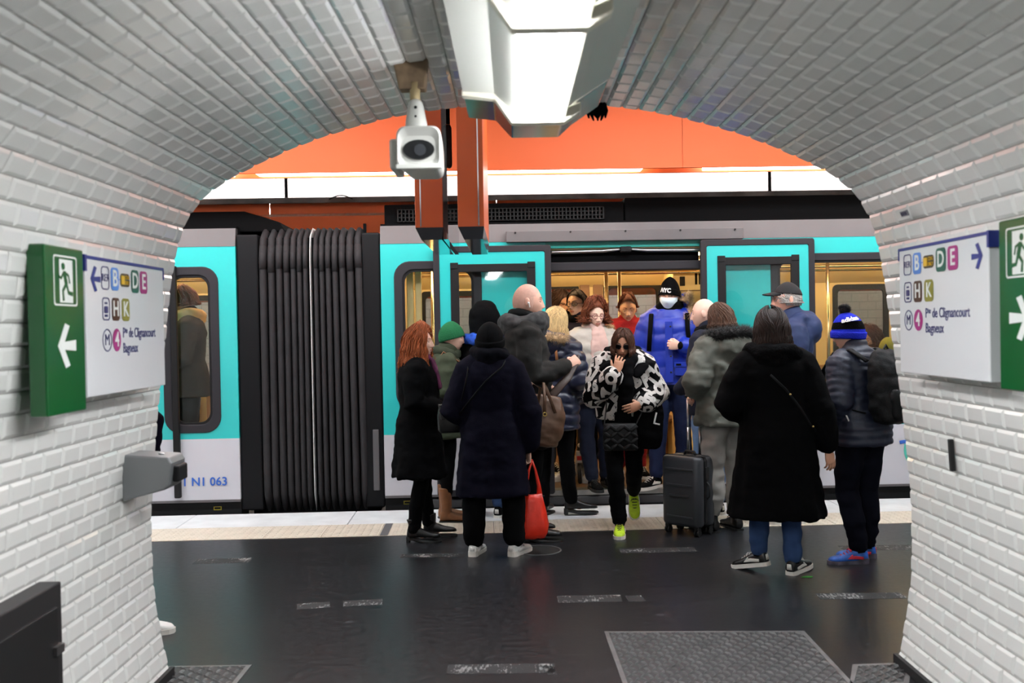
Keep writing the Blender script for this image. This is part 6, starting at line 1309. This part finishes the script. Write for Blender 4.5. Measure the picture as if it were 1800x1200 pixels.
# --- person just past the left jamb, only sleeve and shoe tip visible
L = ground(216, 1105); P = Person('person in dark navy coat and white shoes, nearly hidden behind the tiled wall edge', (L.x, L.y), 92, 1.70, dict(armR=((-0.235, -0.255, 1.14), (-0.20, -0.20, 0.90)), armL=((0.235, -0.02, 1.10), (0.20, -0.12, 0.9)), handR={'hide': 1}, handL={'hide': 1}, legR=((-0.09, -0.06, 0.48), (-0.09, -0.085, 0.085), 0, 0), legL=((0.09, 0.03, 0.48), (0.09, 0.20, 0.085), 0, 0)), skin=SK2)
P.trousers(C_black2); P.top('coat', C_navy, hem=0.70, bulk=0.035); P.shoes('sneaker', 'white_shoe_leather', 'white_rubber', 'white_shoe_leather'); P.hair(hairmat('dark_hair', (40, 24, 18)), 0.05, 90, seed=35)
# --- woman in front, black and white patterned jacket
from mathutils.bvhtree import BVHTree
def letter_print(P, jacket, m, step=0.072, size=0.132, seed=5):
    """bold white letters printed flat over the jacket surface"""
    me = jacket.data; co, no = arrays(me); fs = [tuple(p.vertices) for p in me.polygons]; bvh = BVHTree.FromPolygons([Vector(c) for c in co], fs)
    rd = random.Random(seed); glyphs = []
    for ch in 'APOTKLMEBSRD':
        g = text_mb(ch, size, 0, 0.0105, ext=0.0, sx=0.85); bm = bmesh.new(); vs_ = [bm.verts.new((v[0], v[2], 0)) for v in g.v]
        for f in g.f:
            try: bm.faces.new([vs_[i] for i in f])
            except ValueError: pass
        bmesh.ops.remove_doubles(bm, verts=bm.verts, dist=1e-5); bmesh.ops.triangulate(bm, faces=bm.faces)
        for _ in range(3):
            long = [e for e in bm.edges if e.calc_length() > 0.016]
            if long: bmesh.ops.subdivide_edges(bm, edges=long, cuts=1); bmesh.ops.triangulate(bm, faces=bm.faces)
        bm.verts.index_update(); glyphs.append(([v.co.copy() for v in bm.verts], [[v.index for v in f.verts] for f in bm.faces])); bm.free()
    order = list(range(len(co))); rd.shuffle(order); used = []; mb = MB()
    for i in order:
        p = Vector(co[i])
        if any((p-q).length < step for q in used): continue
        used.append(p); n = Vector(no[i]); up = V(0, 0, 1)-n*n.z
        if up.length < 0.2: up = V(0, 1, 0)-n*n.y
        up.normalize(); a_ = rd.choice((0.5, 0.35, 0.7, -0.4))+rd.uniform(-.2, .2); up = Matrix.Rotation(a_, 3, n) @ up; rt = up.cross(n)
        vs_, fc = rd.choice(glyphs); out = []
        for v in vs_:
            q = p+rt*v.x+up*v.y; hit, nn, _, _ = bvh.find_nearest(q); out.append(hit+nn*0.0018)
        keep = [f for f in fc if max((out[f[0]]-out[f[1]]).length, (out[f[1]]-out[f[2]]).length) < 0.03]
        mb.add(out, keep)
    o = link('letter_print', mb.mesh('letter_print', m, True), jacket); o['kind'] = 'stuff'; return o
L = at(1096, 700, 7.78); P = Person('woman in black-and-white patterned jacket, sunglasses and lime shoes stepping off, hand at mouth', (L.x, L.y), -4, 1.605, dict(lean=12, head=(-6, 20, 3), fat=1.02, dz=0,
    armR=((-0.245, -0.15, 1.11), (-0.062, -0.345, 1.325)), armL=((0.275, -0.05, 1.12), (0.125, -0.285, 1.06)), handR={'curl': 'face', 'f': (0.22, 0.22, 0.95), 'palm': (0.2, 0.95, -0.1)}, handL={'curl': 'flat', 'f': (-0.95, -0.15, -0.35), 'palm': (0.05, 0.95, 0.1)},
    legR=((-0.085, -0.16, 0.50), (-0.055, -0.19, 0.085), -4, 0), legL=((0.075, -0.04, 0.50), (0.085, 0.24, 0.27), 4, 62)), skin=(190, 140, 112), brow=(40, 26, 20))
P13 = P; P.trousers(C_black2, (0.092, 0.070, 0.060), amp=0.008); pj = P.top('patterned_jacket', cloth('black_nylon_cloth', (12, 12, 13), rough=0.6), hem=0.93, bulk=0.055, sleeve=0.012, amp=0.012, flare=0.012, shoulder=0.006, collar=False)
letter_print(P, pj, cloth('print_white', (200, 196, 190), rough=0.7, bump=0.1))
P.shoes('sneaker', 'lime_mesh', 'white_rubber', 'black_rubber'); P.hair(hairmat('bob_brown', (70, 42, 28)), 0.055, 210, 0.012, 0.003, 0.012, 38, seed=41); P.glasses(mat('black_frame', (14, 13, 14), 0.3), mat('dark_lens', (16, 14, 16), 0.08), w=0.027, h=0.020, name='sunglasses')
mb = MB()
for sg in (-1, 1): mb.chain([P.T((sg*0.145, -0.03, 1.44)), P.T((sg*0.11, 0.07, 1.48)), P.T((sg*0.02, 0.12, 1.49))], [(0.02, 0.05), (0.022, 0.055), (0.022, 0.05)], 12, flat=(0, 1, 0))
for sg in (-1, 1): mb.chain([P.T((sg*0.09, -0.165, 1.33)), P.T((sg*0.15, -0.12, 1.40)), P.T((sg*0.15, -0.02, 1.44))], [(0.04, 0.018), (0.06, 0.02), (0.055, 0.02)], 12, flat=(1, 0, 0.5))
me = P.S(fuse(mb, 0.011, 3, C_black2, 'collar')); folds(me, 0.005); P.add('collar', me)
mb = MB(); mb.chain([P.T((0.06, -0.10, 1.46)), P.T((0.015, -0.185, 1.36)), V(0.02, -0.275, 1.22), V(0.0, -0.25, 1.05), V(-0.03, -0.215, 0.86)], [(0.05, 0.04), (0.06, 0.035), (0.062, 0.03), (0.066, 0.026), (0.07, 0.02)], 14, flat=(1, 0, 0)); mb.chain([P.T((-0.07, -0.09, 1.45)), P.T((0.0, -0.15, 1.42)), P.T((0.07, -0.09, 1.45))], 0.04, 12)
me = P.S(fuse(mb, 0.010, 3, C_black2, 'scarf')); folds(me, 0.007, 0.004, 3, 0.006); P.add('scarf', me)
mb = MB(); M_, sg_, _ = P.hand_M('R'); q = [M_ @ V(-0.012+0.0105*math.cos(t), -0.008+0.0105*math.sin(t), -0.100) for t in np.linspace(0, 2*PI, 12)]; mb.tube(q, 0.003, 6); P.mesh('finger_ring', mb, C_metal)
# ================================================================== CARRIED THINGS
C_strap = mat('dull_black_strap', (9, 9, 10), 0.7, spec=0.15)
def thing(name, loc, rz, label, cat): return empty(name, loc, math.radians(rz), label, cat)
# red plastic carrier bag in the hand of the navy-coated person
hw = P6.W(P6.J['wrR']+V(0.0, -0.02, -0.075)); zb = 0.108
t = thing('carrier_bag', (hw.x+0.02, hw.y-0.02, zb), 8, 'bright red-orange plastic carrier bag hanging from the navy-coated person', 'bag')
M_red = mat('red_plastic', (222, 46, 22), 0.38, var=0.08, vscale=12, bump=0.15, bscale=25); M_red.node_tree.nodes['Principled BSDF'].inputs['Transmission Weight'].default_value = 0.08
Ht = hw.z-zb; rows = []
for (z, rx, ry) in ((0.0, 0.06, 0.03), (0.004, 0.084, 0.05), (0.04, 0.104, 0.064), (0.10, 0.108, 0.064), (0.18, 0.094, 0.05), (0.26, 0.076, 0.034), (0.31, 0.066, 0.024)):
    rows.append(superring(0, 0, z, rx, ry, 40, 3.0))
mb = MB(); mb.loft(rows, cap=True); me = mb.mesh('bag_body', M_red, True); co, no = arrays(me); a = np.arctan2(co[:, 1], co[:, 0]); set_co(me, co+no*(0.006*np.sin(a*9+co[:, 2]*14)*np.clip(co[:, 2]/0.1, 0.2, 1)+0.004*vnoise(co*40))[:, None]); link('bag_body', me, t)
for sx in (-1, 1):
    mb = MB(); mb.tube([(sx*0.050, 0, 0.295), (sx*0.046, 0, 0.37), (sx*0.024, 0, Ht-0.07), (0, 0, Ht), (-sx*0.004, 0.012, Ht+0.005)], [(0.022, 0.006), (0.014, 0.006), (0.009, 0.006), (0.008, 0.006), (0.006, 0.006)], 8, flat=(1, 0, 0)); mb.build('bag_handle', M_red, t, smooth=True)
# small black shoulder bag of the navy-coated person, strap across the back
c = at(793, 735, P6.root.location.y+0.02); t = thing('shoulder_bag', (c.x, c.y, c.z-0.10), 20, 'small black leather shoulder bag with a thin strap at the navy coat\'s hip', 'bag')
mb = MB(); mb.loft([superring(0, 0, z, rx, ry, 20, 3.2) for z, rx, ry in ((0, 0.08, 0.035), (0.02, 0.095, 0.045), (0.12, 0.10, 0.045), (0.19, 0.085, 0.03), (0.20, 0.07, 0.02))]); mb.build('pouch', C_blackleather, t, smooth=True)
mb = MB(); mb.add([(-0.10, -0.05, 0.20), (0.10, -0.05, 0.20), (0.09, -0.062, 0.10), (-0.09, -0.062, 0.10), (-0.10, -0.02, 0.205), (0.10, -0.02, 0.205), (0.09, -0.05, 0.10), (-0.09, -0.05, 0.10)], [(0, 1, 2, 3), (0, 4, 5, 1), (3, 2, 6, 7), (0, 3, 7, 4), (1, 5, 6, 2)]); mb.build('flap', C_blackleather, t, bevel=0.004)
TI = (Matrix.Translation(t.location) @ Matrix.Rotation(t.rotation_euler.z, 4, 'Z')).inverted()
mb = MB(); pts = [TI @ P6.W(q) for q in ((0.235, 0.10, 1.05), (0.15, 0.175, 1.16), (0.03, 0.185, 1.30), (-0.09, 0.155, 1.40), (-0.13, 0.06, 1.47))]; mb.tube(pts, [(0.004, 0.007)]*5, 8, flat=(0, 1, 0)); mb.build('strap', C_strap, t, smooth=True)
mb = MB(); pts = [TI @ P6.W(q) for q in ((0.25, 0.02, 1.00), (0.20, 0.14, 1.20), (0.165, 0.155, 1.34), (0.15, 0.06, 1.47))]; mb.tube(pts, [(0.004, 0.006)]*4, 8, flat=(0, 1, 0)); mb.build('strap', C_strap, t, smooth=True)
# brown leather bag of the balding man
c = at(944, 737, 7.22); t = thing('leather_bag', (c.x, c.y, c.z-0.19), 10, 'large soft brown leather bag at the side of the balding man', 'bag')
mb = MB(); mb.loft([superring(cx, 0, z, rx, ry, 26, 3.0) for z, rx, ry, cx in ((0, 0.10, 0.05, -0.01), (0.02, 0.15, 0.075, -0.01), (0.12, 0.165, 0.085, 0), (0.25, 0.15, 0.07, 0.0), (0.34, 0.125, 0.045, -0.01), (0.37, 0.11, 0.03, -0.01))]); me = fuse(mb, 0.010, 3, C_bag, 'bag_body'); folds(me, 0.010, 0.004, 4); bo = link('bag_body', me, t)
bo.rotation_euler = (0, 0.22, 0)
for sx in (-0.07, 0.07):
    mb = MB(); mb.tube([(sx-0.03, -0.08, 0.22), (sx-0.025, -0.075, 0.35), (sx*0.6, -0.05, 0.46), (sx*0.3+0.04, -0.05, 0.42), (sx+0.05, -0.08, 0.24)], [(0.012, 0.005)]*5, 8, flat=(1, 0, 0)); mb.build('handle', C_bag, t, smooth=True)
    mb = MB(); mb.ring([(sx-0.03+0.016*math.cos(q), -0.094, 0.235+0.016*math.sin(q)) for q in np.linspace(0, 2*PI, 14, endpoint=False)], [(sx-0.03+0.010*math.cos(q), -0.094, 0.235+0.010*math.sin(q)) for q in np.linspace(0, 2*PI, 14, endpoint=False)], (0, 0.006, 0)); mb.build('buckle', C_metal, t)
TI = (Matrix.Translation(t.location) @ Matrix.Rotation(t.rotation_euler.z, 4, 'Z')).inverted()
hd_ = TI @ P7.W(P7.J['wrR']+V(0.03, -0.07, 0.03)); sh = TI @ P7.W(P7.J['shR']+V(0.04, -0.10, 0.09))
mb = MB(); mb.tube([(0.08, -0.02, 0.33), Vector((0.08, -0.02, 0.33)).lerp(hd_, 0.55)+V(0.02, 0, 0), hd_, hd_+V(-0.005, 0, 0.04)], [(0.034, 0.008), (0.030, 0.008), (0.018, 0.008), (0.012, 0.006)], 10, flat=(1, 0, 0)); mb.build('strap', mat('dark_brown_strap', (58, 42, 34), 0.5, bump=0.2, bscale=60), t, smooth=True)
# quilted black crossbody bag and tote of the woman in front
c = P13.W((-0.005, -0.30, 0.80)); c = at(1090, 765, 7.45); C_mattl = mat('matt_black_leather', (12, 12, 12), 0.55, spec=0.25, bump=0.1, bscale=120); t = thing('crossbody_bag', (c.x, c.y, c.z-0.11), -4, 'black woven-leather crossbody bag in front of the patterned jacket woman', 'bag')
mb = MB(); mb.loft([superring(0, 0, z, rx, ry, 24, 4.0) for z, rx, ry in ((0, 0.115, 0.03), (0.012, 0.128, 0.042), (0.10, 0.130, 0.045), (0.19, 0.122, 0.036), (0.20, 0.115, 0.025))]); mb.build('pouch', C_mattl, t, smooth=True)
for i in range(5):
    for j in range(4):
        cx, cz = -0.10+0.05*i, 0.03+0.045*j; d = 1 if (i+j) % 2 else -1
        mb = MB(); mb.chain([(cx-0.022, -0.043, cz-0.018*d), (cx, -0.049, cz), (cx+0.022, -0.043, cz+0.018*d)], [(0.014, 0.006)]*3, 8, flat=(0.3, 0, 1)); mb.build('woven_strip', C_mattl, t, smooth=True)
TI = (Matrix.Translation(t.location) @ Matrix.Rotation(t.rotation_euler.z, 4, 'Z')).inverted()
for sx in (-1, 1):
    mb = MB(); mb.tube([(sx*0.118, 0, 0.185), TI @ P13.W((sx*0.15, -0.215, 1.02)), TI @ P13.W((sx*0.14, -0.16, 1.2))], 0.005, 8); mb.build('strap', C_blackleather, t, smooth=True)
c = at(1140, 745, 7.62); t = thing('tote_bag', (c.x, c.y, c.z-0.19), 12, 'black cloth tote bag with thin white lettering under the woman\'s elbow', 'bag')
mb = MB(); mb.loft([superring(0, 0, z, rx, ry, 24, 3.0) for z, rx, ry in ((0, 0.06, 0.03), (0.015, 0.085, 0.045), (0.12, 0.105, 0.05), (0.26, 0.115, 0.045), (0.36, 0.105, 0.03))]); me = fuse(mb, 0.010, 3, C_black2, 'bag_body'); folds(me, 0.008, 0.004, 9); link('bag_body', me, t)
text_mb('L', 0.13, 0, 0.0, M=Matrix.Translation((0.045, -0.064, 0.23)) @ Matrix.Rotation(0.25, 4, 'Y'), ext=0.002).build('lettering', C_white, t)
TI = (Matrix.Translation(t.location) @ Matrix.Rotation(t.rotation_euler.z, 4, 'Z')).inverted()
for dx in (-0.05, 0.05):
    mb = MB(); mb.tube([(dx, -0.02, 0.35), TI @ (P13.W(P13.J['elL']+V(-0.02, -0.08, 0.02))), TI @ P13.W(P13.J['shL']+V(0.0, 0.0, 0.10))], [(0.010, 0.004)]*3, 8, flat=(1, 0, 0)); mb.build('strap', C_black2, t, smooth=True)
# suitcase
c = SC_POS; t = thing('suitcase', (c.x, c.y, 0), SC_RZ, 'dark grey hard-shell cabin suitcase with raised handle on four wheels', 'suitcase')
M_shell = mat('suitcase_shell', (52, 54, 58), 0.42, bump=0.06, bscale=220); hx, hy = 0.175, 0.115
def rbox(x0, x1, y0, y1, z0, z1, r, n=5): return [[(p[0], p[2], z) for p in rrect(x0+i, x1-i, y0+i, y1-i, r, n=n)] for z, i in ((z0, 0.02), (z0+0.012, 0.005), (z0+0.03, 0), (z1-0.03, 0), (z1-0.012, 0.005), (z1, 0.02))]
for (y0, y1, nm) in ((-hy, -0.012, 'shell_half'), (0.012, hy, 'shell_half')):
    mb = MB(); mb.loft(rbox(-hx, hx, y0, y1, 0.065, 0.60, 0.045)); sh_ = mb.build(nm, M_shell, t, smooth=True); sh_.modifiers.new('e', 'EDGE_SPLIT').split_angle = 0.9
    yy = y0 if y0 < 0 else y1; s_ = -1 if y0 < 0 else 1
    for zz, w_ in ((0.14, 0.12), (0.30, 0.09), (0.38, 0.12), (0.50, 0.13)):
        mb = MB(); mb.box(-w_, w_, min(yy, yy+s_*0.006), max(yy, yy+s_*0.006), zz-0.008, zz+0.008); mb.build('shell_ridge', M_shell, sh_, bevel=0.005)
mb = MB(); mb.loft(rbox(-hx+0.004, hx-0.004, -0.014, 0.014, 0.07, 0.595, 0.012)); mb.build('zip_band', C_blackrub, t)
for sx in (-1, 1):
    for sy in (-1, 1):
        wx, wy = sx*0.135, sy*0.075
        mb = MB(); mb.box(wx-0.02, wx+0.02, wy-0.02, wy+0.02, 0.045, 0.075); wf = mb.build('wheel_fork', C_blackrub, t, bevel=0.006)
        for d in (-0.013, 0.013):
            mb = MB(); mb.tube([(wx+d-0.007, wy, 0.027), (wx+d+0.007, wy, 0.027)], 0.027, 16); mb.build('wheel', C_blackrub, wf, smooth=False, bevel=0.004)
hwp = P16.W(P16.J['wrL']+V(0, -0.05, -0.05)); zt_ = 1.04
for sx in (-1, 1):
    mb = MB(); mb.tube([(sx*0.055, hy-0.03, 0.58), (sx*0.055, hy-0.03, zt_)], 0.0085, 10); mb.build('handle_tube', M_steel, t, smooth=True)
    mb = MB(); mb.tube([(sx*0.055, hy-0.03, 0.58), (sx*0.055, hy-0.03, 0.80)], 0.0115, 10); mb.build('handle_sleeve', M_steel, t, smooth=True)
mb = MB(); mb.chain([(-0.062, hy-0.03, zt_), (0.062, hy-0.03, zt_)], 0.016, 12); mb.build('grip', C_blackrub, t, smooth=True)
mb = MB(); mb.chain([(-0.05, 0.03, 0.60), (-0.04, 0.03, 0.622), (0.04, 0.03, 0.622), (0.05, 0.03, 0.60)], 0.010, 8); mb.build('top_handle', C_blackrub, t, smooth=True)
mb = MB(); mb.box(hx-0.004, hx+0.006, -0.02, 0.02, 0.42, 0.52); mb.build('lock', C_blackrub, t, bevel=0.004)
mb = MB(); mb.chain([(hx, 0, 0.28), (hx+0.02, 0, 0.30), (hx+0.02, 0, 0.38), (hx, 0, 0.40)], 0.008, 8); mb.build('side_handle', C_blackrub, t, smooth=True)
# black backpack on the pompom-hat person
R = P19.root.rotation_euler.z; b = P19.W(P19.T((0, 0.27, 1.01))); t = empty('backpack', (b.x, b.y, b.z), R, 'large matt black backpack on the back of the pompom-hat person', 'backpack')
M_bp = mat('black_nylon', (10, 10, 11), 0.65, spec=0.2, bump=0.2, bscale=120); mb = MB()
mb.loft([superring(0, cy, z, rx, ry, 28, 3.0) for z, rx, ry, cy in ((-0.06, 0.10, 0.05, 0), (-0.04, 0.145, 0.085, 0), (0.08, 0.158, 0.105, 0.005), (0.22, 0.152, 0.095, 0), (0.34, 0.128, 0.07, -0.015), (0.41, 0.09, 0.045, -0.03), (0.43, 0.05, 0.025, -0.035))]); me = fuse(mb, 0.011, 3, M_bp, 'pack_body'); folds(me, 0.009, 0.004, 12); o = link('pack_body', me, t); o.rotation_euler = (math.radians(5), 0, 0)
mb = MB(); mb.loft([superring(0, 0.085, z, rx, ry, 24, 3.4) for z, rx, ry in ((-0.02, 0.10, 0.03), (0.0, 0.12, 0.04), (0.13, 0.12, 0.04), (0.17, 0.10, 0.02))]); me = fuse(mb, 0.010, 3, M_bp, 'front_pocket'); folds(me, 0.006, 0.003, 14); link('front_pocket', me, t)
mb = MB(); mb.chain([(-0.03, -0.05, 0.41), (0, -0.05, 0.45), (0.03, -0.05, 0.41)], 0.008, 8); mb.build('grab_loop', M_bp, t, smooth=True)
TI = (Matrix.Translation(t.location) @ Matrix.Rotation(R, 4, 'Z')).inverted()
for sg in (-1, 1):
    mb = MB(); mb.tube([TI @ P19.W(P19.T(q)) for q in ((sg*0.10, 0.18, 1.37), (sg*0.135, 0.08, 1.455), (sg*0.14, -0.06, 1.445), (sg*0.145, -0.165, 1.33), (sg*0.165, -0.165, 1.18), (sg*0.20, -0.05, 1.08), (sg*0.15, 0.17, 1.03))], [(0.026, 0.010)]*4+[(0.014, 0.005)]*3, 8, flat=(1, 0, 0)); mb.build('shoulder_strap', M_bp, t, smooth=True)
mb = MB(); mb.tube([TI @ P19.W(q) for q in ((0.205, 0.02, 1.10), (0.21, 0.05, 1.03), (0.20, 0.07, 0.98))], [(0.008, 0.003)]*3, 6); mb.build('strap_end', C_white, t, smooth=True)
# crossbody bag of the long black coat (strap across the back, pouch in front)
t = empty('crossbody_bag', P17.W((0.0, -0.22, 0.9)), P17.root.rotation_euler.z, 'thin black crossbody strap with gold rings across the long black coat', 'bag')
TI = (Matrix.Translation(t.location) @ Matrix.Rotation(t.rotation_euler.z, 4, 'Z')).inverted()
pts = [(0.05, 0.225, 1.31), (-0.04, 0.232, 1.22), (-0.13, 0.225, 1.10), (-0.19, 0.20, 1.00), (-0.25, 0.10, 0.93), (-0.22, -0.10, 0.90), (-0.10, -0.24, 0.88)]
mb = MB(); mb.tube([TI @ P17.W(q) for q in pts], [(0.003, 0.0075)]*7, 8, flat=(0, 1, 0)); mb.build('strap', C_strap, t, smooth=True)
for q in ((-0.07, 0.235, 1.185), (-0.215, 0.185, 0.975)):
    mb = MB(); c = TI @ P17.W(q); mb.ball(c, (0.007, 0.005, 0.007), 10); mb.build('strap_ring', C_metal, t, smooth=True)
mb = MB(); mb.loft([superring(0, -0.06, z, rx, 0.04, 18, 3.4) for z, rx in ((-0.12, 0.08), (-0.10, 0.10), (0.02, 0.10), (0.04, 0.08))]); mb.build('pouch', C_blackleather, t, smooth=True)
# kick scooter folded against the doorway
x, _ = tp(1019, 800, 0.35); c = TRAIN_MAT @ V(x, 0.35, 0); t = thing('kick_scooter', (c.x, c.y, FZ), -6, 'small kick scooter with red reflector standing in the train doorway', 'scooter')
M_scw = mat('scooter_silver', (186, 180, 170), 0.35, metal=0.4); n = 24
mb = MB(); mb.tube([(0, -0.02, 0.095), (0, 0.02, 0.095)] if False else [(-0.018, 0, 0.095), (0.018, 0, 0.095)], 0.095, 24); mb.build('front_wheel', C_blackrub, t, bevel=0.012)
mb = MB(); mb.tube([(-0.022, 0, 0.095), (0.022, 0, 0.095)], 0.05, 20); mb.build('wheel_hub', M_scw, t)
for sx in (-1, 1):
    mb = MB(); mb.tube([(sx*0.032, 0, 0.09), (sx*0.034, 0.0, 0.20), (sx*0.026, 0.0, 0.27)], [(0.010, 0.016)]*3, 8); mb.build('fork_leg', M_scw, t, smooth=True)
mb = MB(); mb.box(-0.034, 0.034, -0.045, 0.03, 0.20, 0.31); mb.build('fork_crown', M_scw, t, bevel=0.012)
mb = MB(); mb.box(-0.024, 0.024, -0.052, -0.044, 0.225, 0.265); mb.build('reflector', mat('reflector_red', (190, 34, 28), 0.3), t, bevel=0.004)
mb = MB(); mb.chain([(0, 0, 0.30), (0, 0.05, 0.42), (0, 0.12, 0.92)], [0.026, 0.022, 0.018], 12); mb.build('steering_tube', C_blackrub, t, smooth=True)
mb = MB(); mb.chain([(-0.2, 0.13, 0.93), (0.2, 0.13, 0.93)], 0.014, 10); mb.build('handlebar', C_blackrub, t, smooth=True)
mb = MB(); mb.ball((0, -0.012, 0.36), (0.018, 0.02, 0.02), 12); mb.build('headlight', M_scw, t, smooth=True)
mb = MB(); mb.box(-0.06, 0.06, 0.08, 0.66, 0.10, 0.13); mb.build('deck', C_blackrub, t, bevel=0.01)
mb = MB(); mb.tube([(-0.018, 0.72, 0.095), (0.018, 0.72, 0.095)], 0.095, 24); mb.build('rear_wheel', C_blackrub, t, bevel=0.012)
# a bit of green litter on the floor
c = ground(1418, 1014); mb = MB(); mb.prism([(-0.035, -0.01, 0), (0.03, -0.018, 0), (0.04, 0.005, 0), (0.0, 0.016, 0)], (0, 0, 0.004)); o = mb.build('paper_scrap', mat('green_paper', (60, 150, 56), 0.6)); o.location = (c.x, c.y, 0.001); tag(o, 'tiny scrap of green paper on the floor beside the black-and-white sneaker', 'litter')
